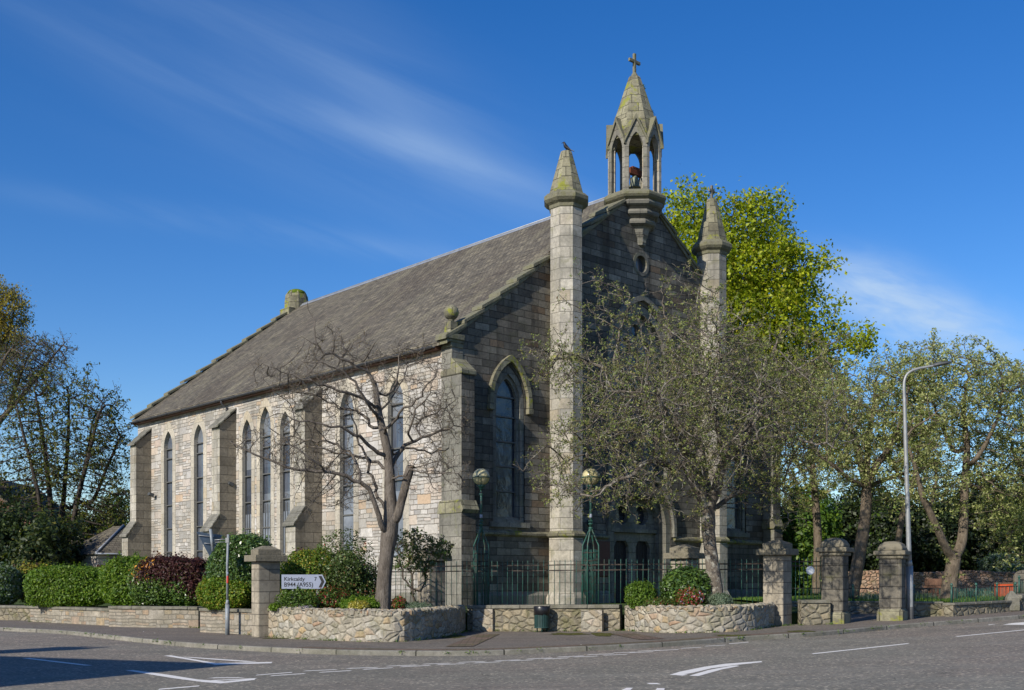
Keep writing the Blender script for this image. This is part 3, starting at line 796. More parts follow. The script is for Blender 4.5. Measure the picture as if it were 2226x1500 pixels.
# --- roof
mb = MB()
def roofp(sx):
    f = (lambda u, v, d: (u, d, v)) if sx < 0 else (lambda u, v, d: (Wd - u, d, v))
    mb.prism([(-.32, 10.10), (-.32, 10.24), (XM, 18.12), (XM, 17.95)], .35, Ln - .1, f)
roofp(-1); roofp(1)
roof = cb(mb, 'roof', M['slate'])
mb = MB()
mb.prism([(XM - .2, 17.98), (XM, 18.17), (XM + .2, 17.98), (XM + .16, 17.96), (XM, 18.1), (XM - .16, 17.96)], .9, Ln - .6, lambda u, v, d: (u, d, v))
mb.tube([ch(XM, .9, 0) * 0 + Vector((XM, .9, 18.18)), Vector((XM, Ln - .6, 18.17))], .035, 8)
cb(mb, 'ridge_flashing', M['lead'], roof)
# skews: overlapping sloping slabs on both gables
def skew(y0, y1, xs, xe, mir, seed, lift=.0):
    rnd = random.Random(seed)
    mb = MB()
    n = max(1, round((xe - xs) / .93)); st = (xe - xs) / n
    f = (lambda u, v, d: (u, d, v)) if not mir else (lambda u, v, d: (Wd - u, d, v))
    for i in range(n):
        a = xs + i * st - .1; b_ = xs + (i + 1) * st
        za_, zb = zt(a) + .27 + lift + rnd.uniform(-.02, .02), zt(b_) + .09 + lift
        e = rnd.uniform(-.015, .02)
        mb.prism([(a, za_ - .13), (b_, zb - .13), (b_ + .01, zb + .02), (a, za_ + .0)], y0 - e, y1 + e, f)
    # bed course below
    mb.prism([(xs, zt(xs) - .1), (xe, zt(xe) - .1), (xe, zt(xe) + .06), (xs, zt(xs) + .06)], y0 + .06, y1 - .04, f)
    return mb
for mir in (0, 1):
    cb(skew(-.13, .5, -.3, TX0 - .4, mir, 3 + mir), 'skew_coping', M['cope'], bevel=.01)
    cb(skew(-.53, .5, TX0 + .55, XM - 1.15, mir, 5 + mir), 'skew_coping', M['cope'], bevel=.01)
    cb(skew(Ln - .45, Ln + .12, -.3, XM - .6, mir, 8 + mir, .04), 'skew_coping', M['cope'], bevel=.01)
# kneelers with ball finials
for so in (0, 1):
    f = (lambda x: x) if not so else (lambda x: Wd - x)
    mb = MB()
    def kb(x0, x1, y0, y1, z0, z1):
        a, b_ = sorted((f(x0), f(x1))); mb.box(a, b_, y0, y1, z0, z1)
    kb(-.10, .5, -.05, .5, 10.02, 10.20); kb(-.18, .5, -.08, .52, 10.20, 10.30); kb(-.34, .5, -.13, .56, 10.30, 10.50)
    k = cb(mb, 'kneeler', M['cope'], bevel=.02)
    q = MB(); px_ = f(.12)
    q.rbox((px_, .2, 0), (1, 0, 0), (0, 1, 0), .38, .38, 10.5, 10.98, .85)
    q.lathe((px_, .2, 0), [(.11, 10.97), (.10, 11.05), (.12, 11.08)] + [(.28 * math.sin(math.pi * i / 12), 11.33 - .28 * math.cos(math.pi * i / 12)) for i in range(2, 12)] + [(.01, 11.61)], 20)
    cb(q, 'ball_finial', M['moss'], k)
# eaves
mb = MB(); mb.box(-.30, -.02, .62, Ln, 10.0, 10.12)
cb(mb, 'eaves_board', M['fascia'])
mb = MB()
R_ = []
for yy in (.62, Ln - .02):
    R_.append([(-.38 + .085 * math.cos(a), yy, 10.12 + .085 * math.sin(a)) for a in [math.pi + math.pi * i / 8 for i in range(9)]] + [(-.38 + .065 * math.cos(a), yy, 10.12 + .065 * math.sin(a)) for a in [2 * math.pi - math.pi * i / 8 for i in range(9)]])
mb.rings(R_)
for i in range(15):
    yy = 1.2 + i * 1.8
    mb.tube([(-.3, yy, 10.13), (-.47, yy, 10.14), (-.47, yy, 10.03), (-.38, yy, 10.01), (-.29, yy, 10.03)], .014, 5)
gut = cb(mb, 'gutter', M['gutter'])
for yy in (16.95, 9.6):
    mb = MB(); mb.tube([(-.38, yy, 10.06), (-.38, yy, 9.95), (-.10, yy, 9.75), (-.10, yy, .7)], .045, 8)
    for z_ in (9.6, 7.8, 6.0, 4.2): mb.lathe((-.10, yy, z_), [(.045, 0), (.06, .01), (.06, .07), (.045, .08)], 8)
    cb(mb, 'downpipe', M['gutter'])
# floodlights on the side wall
for yy, z_ in ((25.0, 6.05), (16.25, 6.05)):
    mb = MB(); mb.tube([(0, yy, z_ - .12), (-.2, yy, z_ - .1), (-.26, yy, z_)], .018, 6)
    mb.hexa([(-.42, yy - .13, z_ - .02), (-.18, yy - .13, z_ - .10), (-.18, yy + .13, z_ - .10), (-.42, yy + .13, z_ - .02), (-.38, yy - .13, z_ + .12), (-.14, yy - .13, z_ + .05), (-.14, yy + .13, z_ + .05), (-.38, yy + .13, z_ + .12)])
    cb(mb, 'floodlight', M['headg'])
# rear apex stump
mb = MB()
mb.lathe((XM, Ln - .1, 0), [(.74, 17.0), (.74, 18.3), (.68, 18.75), (.50, 19.02), (.25, 19.1)], 8, R(22.5), False)
mb.rbox((XM, Ln - .1, 0), (1, 0, 0), (0, 1, 0), 1.7, 1.1, 17.1, 17.9)
cb(mb, 'rear_gable_stump', M['moss'], bevel=.03)
mb = MB()
mb.lathe((XM, Ln - .1, 0), [(.62, 18.82), (.50, 19.04), (.26, 19.14), (.05, 19.17)], 10, 0, True)
cb(mb, 'moss_cushion', plain_mat('bright_moss', (.12, .17, .02), .95, .1, var=.4, sc=9, bump=.05))
# --- turrets
def octa(mb, c, prof, mi=0): return mb.lathe(c, prof, 8, R(22.5), False, mi)
def turret(tx, crossed):
    c = (tx, TY, 0)
    mb = octa(MB(), c, [(.84, 0), (.84, .85), (.80, .95), (.72, 1.08), (.72, 3.22)])
    sh = cb(mb, 'turret', M['ash'], bevel=.012)
    mb = MB(); octa(mb, c, [(.69, 3.3), (.69, 10.1)]); octa(mb, c, [(.68, 10.1), (.66, 16.1)])
    cb(mb, 'turret_shaft', M['ash'], sh, bevel=.012)
    mb = MB(); octa(mb, c, [(.72, 3.18), (.82, 3.26), (.82, 3.34), (.69, 3.46)])
    cb(mb, 'turret_band', M['moss'], sh); mb = MB()
    octa(mb, c, [(.68, 10.05), (.78, 10.12), (.78, 10.17), (.67, 10.3)])
    cb(mb, 'turret_band', M['moss'], sh)
    mb = octa(MB(), c, [(.64, 15.98), (.70, 16.02), (.72, 16.14), (.84, 16.22), (.93, 16.32), (.93, 16.46), (.78, 16.6)])
    cb(mb, 'turret_cornice', M['cope'], sh, bevel=.01)
    mb = octa(MB(), c, [(.74, 16.56), (.70, 16.66), (.235, 18.30 + .25 * crossed), (.20, 18.34 + .25 * crossed)])
    cb(mb, 'turret_spire', M['moss'], sh, bevel=.012)
    if crossed:
        mb = MB()
        mb.box(tx - .05, tx + .05, TY - .05, TY + .05, 18.55, 19.22); mb.box(tx - .2, tx + .2, TY - .045, TY + .045, 18.92, 19.03)
        mb.lathe((tx, TY, 0), [(.12, 18.55), (.07, 18.66)], 8, R(22.5), False)
        cb(mb, 'cross', M['grey'], sh, bevel=.01)
turret(TX0, False); turret(TX1, True)
# --- bellcote
BX, BY = XM + .03, .0
bc = (BX, BY, 0)
mb = octa(MB(), bc, [(1.20, 17.34), (1.33, 17.42), (1.40, 17.50), (1.40, 17.6), (1.22, 17.74)])
plat = cb(mb, 'bellcote_platform', M['cope'], bevel=.012)
mb = MB()
for r_, z0, z1 in ((1.17, 17.08, 17.36), (1.0, 16.72, 17.0), (.84, 16.36, 16.64)):
    mm = (z0 + z1) / 2; hh = (z1 - z0) / 2
    octa(mb, (BX, BY - .12, 0), [(r_ - .30, z0 - .10), (r_ - .16, z0)] + [(r_ - .16 + .17 * math.cos(a), mm + hh * math.sin(a)) for a in [R(x) for x in (-70, -35, 0, 35, 70)]] + [(r_ - .16, z1 + .02)])
octa(mb, (BX, BY - .2, 0), [(.34, 15.95), (.44, 16.06), (.50, 16.28), (.60, 16.4)])
octa(mb, (BX, BY - .3, 0), [(.12, 15.55), (.25, 15.62), (.28, 15.72), (.28, 15.88), (.36, 16.0)])
cb(mb, 'corbel', M['grey'], plat, bevel=.01)
ap = 1.10
for i in range(8):
    a = i * math.pi / 4
    nx, ny = math.cos(a), math.sin(a); tx_, ty_ = -math.sin(a), math.cos(a)
    f = lambda u, v, d, nx=nx, ny=ny, tx_=tx_, ty_=ty_: (BX + nx * (ap - d) + tx_ * u, BY + ny * (ap - d) + ty_ * u, v)
    hw = ap * math.tan(R(22.5))
    ar = arch(.60, 17.72, 19.45, 20.12, 8)
    # outline with the arch cut out of the bottom
    mb = MB()
    out = [(-hw, 17.72), (-.30, 17.72)] + ar[2:][::-1] + [(.30, 17.72), (hw, 17.72), (hw, 19.9), (0, 20.72), (-hw, 19.9)]
    mb.prism(out, 0, .26, f)
    p = cb(mb, 'gabled_arch', M['grey' if i % 3 else 'ash'])
    mb = MB()
    che = [(-hw - .05, 19.62), (-hw - .05, 19.78), (0, 20.86), (hw + .05, 19.78), (hw + .05, 19.62), (0, 20.66)]
    mb.prism(che[:3] + [che[5]], -.09, .24, f); mb.prism([che[5]] + che[2:5], -.09, .24, f)
    # chamfered base and shaft face of the piers
    cb(mb, 'gablet_coping', M['cope'], p)
mb = octa(MB(), bc, [(1.12, 20.0), (1.10, 20.3), (.92, 20.95), (.72, 21.5), (.52, 22.1), (.34, 22.6), (.27, 22.8), (.20, 22.88)])
spire = cb(mb, 'bellcote_spire', M['moss'], bevel=.012)
mb = MB()
mb.lathe((BX, BY, 0), [(.16, 22.86), (.14, 22.95), (.07, 23.05)], 8, R(22.5), False)
mb.box(BX - .06, BX + .06, BY - .055, BY + .055, 22.95, 23.86); mb.box(BX - .34, BX + .34, BY - .05, BY + .05, 23.46, 23.59)
cb(mb, 'cross', M['cope'], spire, bevel=.012)
# bell hanging in the bellcote
p = ch(BX, BY, 17.74)
bell = thing('church_bell', 'greenish bronze bell under a rusty headstock inside the bellcote', 'bell', p, ROT)
def bl(mb, n, m, par): return mb.build(n, m, par, local=Matrix.Translation((-BX, -BY, -17.74)))
mb = MB().lathe((BX, BY, 18.16), [(.27, 0), (.25, .04), (.21, .12), (.185, .3), (.16, .42), (.10, .5), (.02, .52)], 18)
bl(mb, 'bell_body', M['bronze'], bell)
mb = MB(); mb.box(BX - .36, BX + .36, BY - .1, BY + .1, 18.70, 18.95); mb.box(BX - .22, BX + .22, BY - .11, BY + .11, 18.95, 19.02)
bl(mb, 'headstock', M['rustwood'], bell)
mb = MB()
for s_ in (-1, 1):
    mb.tube([(BX + s_ * .5, BY - .35, 17.74), (BX + s_ * .36, BY, 18.8)], .03, 6); mb.tube([(BX + s_ * .5, BY + .35, 17.74), (BX + s_ * .36, BY, 18.8)], .03, 6)
bl(mb, 'bell_frame', M['gutter'], bell)
# crow
def bird(base, sc, label, yaw):
    c = thing('crow', label, 'bird', base, yaw)
    mb = MB()
    path = [(-.16, .06), (-.10, .09), (-.03, .14), (.03, .21), (.055, .27), (.065, .32), (.085, .345), (.11, .345)]
    rad = [.02, .045, .07, .072, .055, .042, .04, .028]
    mb.tube([Vector((x * sc, 0, z * sc)) for x, z in path], [r * sc for r in rad], 10)
    mb.build('body', M['crow'], c, local=Matrix.Identity(4))
    mb = MB().tube([Vector((x * sc, 0, z * sc)) for x, z in [(.11, .345), (.15, .34), (.19, .325)]], [.02 * sc, .012 * sc, .002 * sc], 6)
    mb.build('beak', M['crow'], c, local=Matrix.Identity(4))
    mb = MB()
    mb.hexa([(x * sc, y * sc, z * sc) for x, y, z in [(-.08, -.03, .10), (-.08, .03, .10), (-.30, .035, -.03), (-.30, -.035, -.03), (-.08, -.03, .12), (-.08, .03, .12), (-.30, .035, -.015), (-.30, -.035, -.015)]])
    mb.build('tail', M['crow'], c, local=Matrix.Identity(4))
    for s_ in (-1, 1):
        mb = MB().rings([[(x * sc, (s_ * (y + t)) * sc, z * sc) for x, y, z, t in [(.05, .05, .25, q), (.04, .072, .16, q), (-.05, .06, .09, q), (-.2, .03, .01, q), (-.1, .05, .14, q)]] for q in (0, .015)])
        mb.build('wing', M['crow'], c, local=Matrix.Identity(4))
        mb = MB().tube([Vector((-.0, s_ * .03, .12)) * sc, Vector((.01, s_ * .03, 0)) * sc], .008 * sc, 5)
        mb.tube([Vector((-.02, s_ * .03, .006)) * sc, Vector((.05, s_ * .03, .004)) * sc], .006 * sc, 4)
        mb.build('leg', M['crow'], c, local=Matrix.Identity(4))
    return c
bird(ch(TX0, TY, 18.345), 1.05, 'black crow perched on the tip of the nearer turret', R(165))
# annexe behind the church
an = thing('vestry_annexe', 'low slate-roofed stone annexe behind the far end of the church', 'building', ch(-2.0, 29.5, .4), ROT)
AL = Matrix.Translation((2.0, -29.5, -.4))
mb = MB(); mb.box(-2.1, 1.0, 27.6, 33, .3, 2.92)
mb.build('wall', M['side'], an, local=AL)
mb = MB()
mb.add([(-2.3, 27.4, 2.92), (1.2, 27.4, 2.92), (1.2, 33.2, 2.92), (-2.3, 33.2, 2.92), (.2, 29.7, 4.6), (1.0, 29.7, 4.6), (1.0, 31.2, 4.6), (.2, 31.2, 4.6)], [(0, 1, 5, 4), (1, 2, 6, 5), (2, 3, 7, 6), (3, 0, 4, 7), (4, 5, 6, 7), (3, 2, 1, 0)])
mb.build('roof', M['slate'], an, local=AL)
mb = MB(); mb.tube([(-2.3, 27.4, 2.95), (.2, 29.7, 4.63)], .06, 6); mb.tube([(-2.3, 27.38, 2.94), (1.2, 27.38, 2.94)], .05, 6)
mb.build('hip_flashing', M['lead'], an, local=AL)
w_ = MB(); w_.box(-1.35, -.35, 27.52, 27.6, 1.2, 2.35)
wo_ = w_.build('window', M['white'], an, local=AL)
MB().box(-1.25, -.45, 27.50, 27.53, 1.3, 2.25).build('pane', M['glass'], wo_, local=AL)
# ================================================================ STREET, PAVEMENT, YARD
def sheet(name, mat, xs, ys, zf, kind='structure'):
    v = [(x, y, zf(x, y)) for y in ys for x in xs]; n = len(xs)
    f = [(j * n + i, j * n + i + 1, (j + 1) * n + i + 1, (j + 1) * n + i) for j in range(len(ys) - 1) for i in range(n - 1)]
    mb = MB().add(v, f, 0, True)
    o = mb.build(name, mat)
    if kind: o['kind'] = kind
    return o
def frange(a, b, n): return [a + (b - a) * i / n for i in range(n + 1)]
MB().add([(-3000, -3000, -.4), (3000, -3000, -.4), (3000, 3000, -.4), (-3000, 3000, -.4)], [(0, 1, 2, 3)]).build('ground', M['ground'])['kind'] = 'structure'
sheet('road', M['road'], frange(-110, 110, 110), frange(-30, 75, 30), lambda x, y: gz(x))
# kerb line (foot of the kerb at road level), left to right
KP = [(0, 1372), (133, 1377), (267, 1393), (383, 1405), (483, 1412), (575, 1417), (667, 1421.5), (780, 1424.5), (890, 1426), (1000, 1426.5), (1100, 1424), (1180, 1420), (1347, 1412.5), (1500, 1403), (1619, 1393), (1740, 1386), (1819, 1380), (1936, 1368), (2069, 1358), (2226, 1345)]
K = [gp(x, y) for x, y in KP]
d0 = (K[0] - K[2]).normalized(); d1 = (K[-1] - K[-3]).normalized()
K = [K[0] + d0 * 60, K[0] + d0 * 20] + K + [K[-1] + d1 * 12, K[-1] + d1 * 40]
K = [Vector((p.x, p.y, gz(p.x))) for p in K]
def smooth(P, it=2):
    for _ in range(it):
        Q = [P[0]]
        for a, b in zip(P, P[1:]): Q += [a * .75 + b * .25, a * .25 + b * .75]
        P = Q + [P[-1]]
    return P
K = smooth(K)
K = [Vector((p.x, p.y, gz(p.x))) for p in K]
def offs(P, d):
    out = []
    for i, p in enumerate(P):
        t = (P[min(i + 1, len(P) - 1)] - P[max(i - 1, 0)]); t.z = 0; t.normalize()
        out.append(Vector((p.x - t.y * d, p.y + t.x * d, p.z)))
    return out
def ribbon(name, mat, A, B, za, zb, kind='structure', uvlen=True, extra=None):
    mb = MB(); n = len(A)
    vs = [(p.x, p.y, gz(p.x) + za) for p in A] + [(p.x, p.y, gz(p.x) + zb) for p in B]
    mb.add(vs, [(i, i + 1, n + i + 1, n + i) for i in range(n - 1)])
    o = mb.build(name, mat)
    # uv along the strip
    s = [0]
    for a, b in zip(A, A[1:]): s.append(s[-1] + (b - a).length)
    w = (A[n // 2] - B[n // 2]).length
    U = o.data.uv_layers[0].data
    for pl in o.data.polygons:
        for li in pl.loop_indices:
            vi = o.data.loops[li].vertex_index
            U[li].uv = (s[vi % n], 0.013 if vi < n else w + .013)
    if kind: o['kind'] = kind
    return o
KT = .11
Ki = offs(K, .14); Kb = offs(K, .64)
mb = MB(); n = len(K)
vs = [(p.x, p.y, gz(p.x) - .05) for p in K] + [(p.x + 0, p.y, gz(p.x) + KT - .02) for p in offs(K, .008)] + [(p.x, p.y, gz(p.x) + KT) for p in offs(K, .03)] + [(p.x, p.y, gz(p.x) + KT) for p in Ki] + [(p.x, p.y, gz(p.x) - .05) for p in Ki]
mb.add(vs, [(k * n + i, k * n + i + 1, (k + 1) * n + i + 1, (k + 1) * n + i) for k in range(4) for i in range(n - 1)])
kb_ = mb.build('kerb', M['kerb']); kb_['kind'] = 'structure'
s = [0]
for a, b in zip(K, K[1:]): s.append(s[-1] + (b - a).length)
U = kb_.data.uv_layers[0].data
for pl in kb_.data.polygons:
    for li in pl.loop_indices:
        vi = kb_.data.loops[li].vertex_index; U[li].uv = (s[vi % n], .5 + .05 * (vi // n))
# pavement: strips of asphalt behind the kerb, brick border near the corner
mb = MB(); vs = []; NR = 8
for r in range(NR + 1):
    O = offs(K, .14)
    for p, q in zip(O, Ki):
        back = p.y + 14.0 * r / NR
        vs.append((p.x, back, gz(p.x) + KT - .002 + .0005 * r))
mb.add(vs, [(r * n + i, r * n + i + 1, (r + 1) * n + i + 1, (r + 1) * n + i) for r in range(NR) for i in range(n - 1)])
mb.build('pavement', M['pave'])['kind'] = 'structure'
def near(px): # index in K of photo x
    return min(range(n), key=lambda i: abs(PCX + K[i].x / K[i].y * FPX - px) if K[i].y > 0 else 9e9)
a, b = near(640), near(1760)
ribbon('brick_border', M['brickpave'], Ki[a:b + 1], offs(K, .58)[a:b + 1], KT + .003, KT + .003)
def flat_band(name, mat, pts, dz, kind='structure'):
    v = [gp(x, y, dz) for x, y in pts]
    return MB().add([tuple(p) for p in v], [tuple(range(len(v)))]).build(name, mat)
def brick_strip(a, b, w):
    a, b = gp(a[0], a[1], KT), gp(b[0], b[1], KT); d = (b - a); d.z = 0; d.normalize(); nn = Vector((-d.y, d.x, 0)) * w / 2
    m = 8; vs = []
    for k in range(m + 1):
        p = a.lerp(b, k / m)
        for sg in (-1, 1):
            q = p + nn * sg; vs.append((q.x, q.y, gz(q.x) + KT + .010))
    MB().add(vs, [(2 * k, 2 * k + 2, 2 * k + 3, 2 * k + 1) for k in range(m)]).build('brick_band', M['brickpave'])['kind'] = 'structure'
brick_strip((1062, 1379), (998, 1406), .62)
brick_strip((1352, 1378), (1418, 1390), .62)
mossm = soilm('pavement_moss', (.06, .065, .02), (.13, .125, .035), 8)
def blotch(px0, px1, py0, py1, seed, n=26):
    rnd = random.Random(seed); cx_, cy_ = (px0 + px1) / 2, (py0 + py1) / 2
    v = []
    for i in range(n):
        a = 2 * math.pi * i / n; k = rnd.uniform(.55, 1.0)
        v.append(gp(cx_ + math.cos(a) * (px1 - px0) / 2 * k, cy_ + math.sin(a) * (py1 - py0) / 2 * k, KT + .006))
    c = gp(cx_, cy_, KT + .006)
    MB().add([tuple(p) for p in v] + [tuple(c)], [(i, (i + 1) % n, n) for i in range(n)]).build('moss_patch', mossm)['kind'] = 'stuff'
for k_, b_ in enumerate(((950, 1016, 1379, 1388), (1185, 1290, 1375, 1381), (1280, 1345, 1374, 1384), (560, 640, 1386.5, 1388.5), (1540, 1640, 1379, 1383), (1700, 1780, 1370, 1374))): blotch(*b_, k_)
# road markings
def mark(pts, name='road_marking'):
    v = [gp(x, y, .004) for x, y in pts]
    c = sum(v, Vector()) / len(v)
    o = MB().add([tuple(p) for p in v], [tuple(range(len(v)))]).build(name, M['paint'])
    o['kind'] = 'structure'
    return o
def dash(x0, y0, x1, y1, th=3.4, sk=2.0):
    # a painted line from (x0, y0) to (x1, y1) (centre line in the photo)
    a, b = gp(x0, y0), gp(x1, y1)
    d = (b - a); d.z = 0; d.normalize(); nrm = Vector((-d.y, d.x, 0)) * (.052 * th / 3.4)
    n_ = 6; vs = []
    for k in range(n_ + 1):
        p = a.lerp(b, k / n_)
        for sg in (-1, 1):
            q = p + nrm * sg + d * (sg * .05 if k in (0, n_) else 0)
            vs.append((q.x, q.y, gz(q.x) + .004))
    MB().add(vs, [(2 * k, 2 * k + 2, 2 * k + 3, 2 * k + 1) for k in range(n_)]).build('road_marking', M['paint'])['kind'] = 'structure'
# two staggered rows of give-way dashes, left to right
up = [(663, 1457, 732, 1454)]
near_row = [(456, 1480, 556, 1475.5, 4.5), (589, 1469.5, 663, 1464.5), (695, 1462, 763, 1458), (790, 1455.5, 853, 1452), (871, 1450, 935, 1447), (950, 1445.5, 1010, 1443), (1031, 1441.5, 1089, 1439), (1108, 1437, 1159, 1435), (1183, 1433, 1236, 1430.5), (1248, 1428.5, 1300, 1426.5), (1312, 1424.8, 1364, 1422.5), (1367, 1419.5, 1420, 1417), (1424, 1414.7, 1475, 1412.3), (1481, 1409.8, 1524, 1407.4)]
far_row = [(458, 1474, 525, 1473.6, 4.5), (557, 1468, 635, 1462), (661, 1459, 731, 1456), (755, 1453.5, 822, 1451), (841, 1448.5, 906, 1446), (919, 1444.2, 980, 1441.8), (996, 1440.3, 1055, 1438.2), (1076, 1437, 1130, 1434.6), (1145, 1433, 1200, 1430.4), (1212, 1428.6, 1268, 1426), (1277, 1423.8, 1334, 1421.3), (1333, 1419.6, 1382, 1417.6), (1386, 1416, 1435, 1413.8), (1533, 1405, 1577, 1402.6), (1585, 1399.8, 1627, 1396.2)]
for r in near_row + far_row: dash(*r[:4], *(r[4:] if len(r) > 4 else ()))
dash(56, 1431, 193, 1447, 4)
dash(345, 1499, 433, 1491.5, 4)
# hooked centre line
mark([(272, 1457), (290, 1456.6), (368, 1467), (430, 1477), (488, 1481), (556, 1474.8), (553, 1478), (480, 1485.6), (440, 1482.5), (372, 1473.5)])
# splitter triangle
mark([(356, 1425.2), (372, 1424.6), (470, 1441.3), (592, 1438.8), (590, 1441.6), (468, 1445.4), (430, 1437.5)])
mark([(385, 1427.4), (420, 1428.6), (500, 1434), (560, 1438.3), (535, 1438.6), (470, 1434)])
# right-hand markings
mark([(1455, 1467), (1478, 1460), (1530, 1449.5), (1575, 1443), (1655, 1437), (1657, 1439.3), (1600, 1445.5), (1545, 1453), (1508, 1462), (1478, 1467.5)])
mark([(1498, 1469), (1540, 1456.5), (1585, 1448.2), (1600, 1446.6), (1608, 1447.6), (1570, 1455), (1518, 1469.6)])
mark([(1480, 1465.6), (1496, 1466.4), (1484, 1468.6), (1470, 1467.8)])
dash(1766, 1421.6, 1975, 1399.2, 4)
dash(2079, 1384, 2232, 1369, 4)
mark([(1405, 1484.8), (1428, 1484.6), (1438, 1487.4), (1412, 1487.2)])
mark([(1353, 1499), (1362, 1495), (1376, 1495), (1370, 1500), (1352, 1501)]); mark([(1425, 1500), (1428, 1496), (1445, 1496), (1444, 1500)])
mark([(2180, 1358), (2200, 1354.5), (2240, 1351.5), (2240, 1358.4)])
mark([(2148, 1357.6), (2166, 1356.2), (2160, 1357.4), (2150, 1358.6)])
# yard behind the walls
def yz(x, y): return .60 + .02 * max(0, min(x - 6, 14)) - .004 * max(0, min(-x - 6, 30))
YP = [(-90, 64), (-42, 53), (-18.9, 42.0), (-12.9, 36.8), (-9.6, 35.6), (-6.5, 33.4), (-1.6, 32.0), (3.2, 30.55), (7.4, 31.0), (9.1, 31.2), (9.3, 36.4), (12.2, 36.4), (12.9, 33.3), (16.3, 35.2), (28, 41), (60, 60)]
def yard():
    # dense strips from the front edge back to y=150
    X = []; 
    for (x0, y0), (x1, y1) in zip(YP, YP[1:]):
        m = max(1, int((x1 - x0) / 2))
        for i in range(m): X.append((x0 + (x1 - x0) * i / m, y0 + (y1 - y0) * i / m))
    X.append(YP[-1]); vs = []; NRr = 10; nn = len(X)
    vs += [(x, y, gz(x) - .1) for x, y in X]
    for r in range(NRr + 1):
        k = (r / NRr) ** 2
        vs += [(x, y + (150 - y) * k, yz(x, y)) for x, y in X]
    return MB().add(vs, [(r * nn + i, r * nn + i + 1, (r + 1) * nn + i + 1, (r + 1) * nn + i) for r in range(NRr + 1) for i in range(nn - 1)])
t_ = NT('churchyard_grass'); n_ = t_.noise(t_.obj(), 2.5, 6, .7); t_.bump(n_, .05)
M['yard'] = t_.fin(t_.ramp(n_, [(.3, (.035, .055, .018)), (.7, (.075, .11, .03))]), .95, .1)
o = yard().build('yard', M['yard']); o['kind'] = 'structure'

# ---------------------------------------------------------------- walls
def wall_run(name, label, P, th, zb, ztp, mat, cope=None, cat='wall', overhang=.05, ct=.09, rough_top=False, group=None, sub_n=1, side=1, cope_gap=0):
    """P: front foot points (x, y) left to right; the wall lies behind them"""
    P = [Vector((p[0], p[1], 0)) for p in P]
    B = offs(P, th)
    ztf = ztp if callable(ztp) else (lambda x: ztp)
    zbf = zb if callable(zb) else (lambda x: zb)
    base = (P[0].x, P[0].y, zbf(P[0].x))
    o = thing(name, label, cat, base, 0, group)
    mb = MB(); n = len(P)
    vs = [(p.x, p.y, zbf(p.x)) for p in P] + [(p.x, p.y, ztf(p.x)) for p in P] + [(p.x, p.y, ztf(p.x)) for p in B] + [(p.x, p.y, zbf(p.x)) for p in B]
    fs = [(k * n + i, k * n + i + 1, (k + 1) * n + i + 1, (k + 1) * n + i) for k in range(3) for i in range(n - 1)]
    fs += [(0, n, 2 * n, 3 * n), (n - 1, 4 * n - 1, 3 * n - 1, 2 * n - 1)]
    mb.add(vs, fs)
    wl_ = mb.build('wall_body', mat, o)
    s = [0]
    for a, b in zip(P, P[1:]): s.append(s[-1] + (b - a).length)
    U = wl_.data.uv_layers[0].data
    for pl in wl_.data.polygons[:3 * (n - 1)]:
        for li in pl.loop_indices:
            vi = wl_.data.loops[li].vertex_index; k = vi // n
            z = vs[vi][2]
            U[li].uv = (s[vi % n], z if k < 2 else z + (th if k == 2 else th + 1))
    if cope:
        rnd = random.Random(len(label)); c = MB()
        Lt = s[-1]; q = -.02
        while q < Lt:
            l_ = min(rnd.uniform(.75, 1.3), Lt - q + .02)
            def at(d):
                d = max(0, min(d, Lt)); k = max(i for i in range(n) if s[i] <= d + 1e-6); k = min(k, n - 2)
                f = (d - s[k]) / max(1e-6, s[k + 1] - s[k]); return P[k].lerp(P[k + 1], f), (P[k + 1] - P[k]).normalized()
            (pa, ta), (pb, tb) = at(q), at(q + l_)
            na, nb_ = Vector((-ta.y, ta.x, 0)), Vector((-tb.y, tb.x, 0))
            e = rnd.uniform(-.008, .008)
            if (pb - pa).length > .03:
                pb = pb - tb * .012
                A0, A1 = pa - na * (overhang + e), pa + na * (th + overhang)
                B0, B1 = pb - nb_ * (overhang + e), pb + nb_ * (th + overhang)
                za, zb_ = ztf(pa.x) + e * .5, ztf(pb.x) + e * .5
                c.hexa([(A0.x, A0.y, za + .002), (B0.x, B0.y, zb_ + .002), (B1.x, B1.y, zb_ + .002), (A1.x, A1.y, za + .002), (A0.x, A0.y, za + ct), (B0.x, B0.y, zb_ + ct), (B1.x, B1.y, zb_ + ct), (A1.x, A1.y, za + ct)])
            q += l_
        c.build('coping', cope, o, bevel=.012)
    if rough_top:
        rnd = random.Random(99 + len(label)); c = MB(); Lt = s[-1]; q = 0
        while q < Lt - .1:
            l_ = rnd.uniform(.10, .30)
            for row in range(3):
                d = min(q + rnd.uniform(-.04, .04), Lt - .05); d = max(d, .02)
                k = max(i for i in range(n) if s[i] <= d + 1e-6); k = min(k, n - 2)
                f = (d - s[k]) / (s[k + 1] - s[k]); p = P[k].lerp(P[k + 1], f); t = (P[k + 1] - P[k]).normalized(); nn = Vector((-t.y, t.x, 0))
                cpt = p + nn * (.06 + row * (th - .12) / 2) ; z = ztf(p.x)
                hx, hy, hz = l_ * .5, rnd.uniform(.07, .12), rnd.uniform(.03, .075)
                ang = rnd.uniform(-.3, .3); ax = (t * math.cos(ang) + nn * math.sin(ang)); ay = (nn * math.cos(ang) - t * math.sin(ang))
                R_ = []
                for zz, sc_ in ((-.09, .9), (hz * .4, 1.0), (hz, .55)):
                    R_.append([tuple(cpt + ax * (hx * sc_ * math.cos(a) * rnd.uniform(.85, 1.12)) + ay * (hy * sc_ * math.sin(a) * rnd.uniform(.85, 1.12)) + Vector((0, 0, z + zz))) for a in [2 * math.pi * j / 7 for j in range(7)]])
                c.rings(R_)
            q += l_ * .95
        c.build('top_stones', mat, o)
    return o
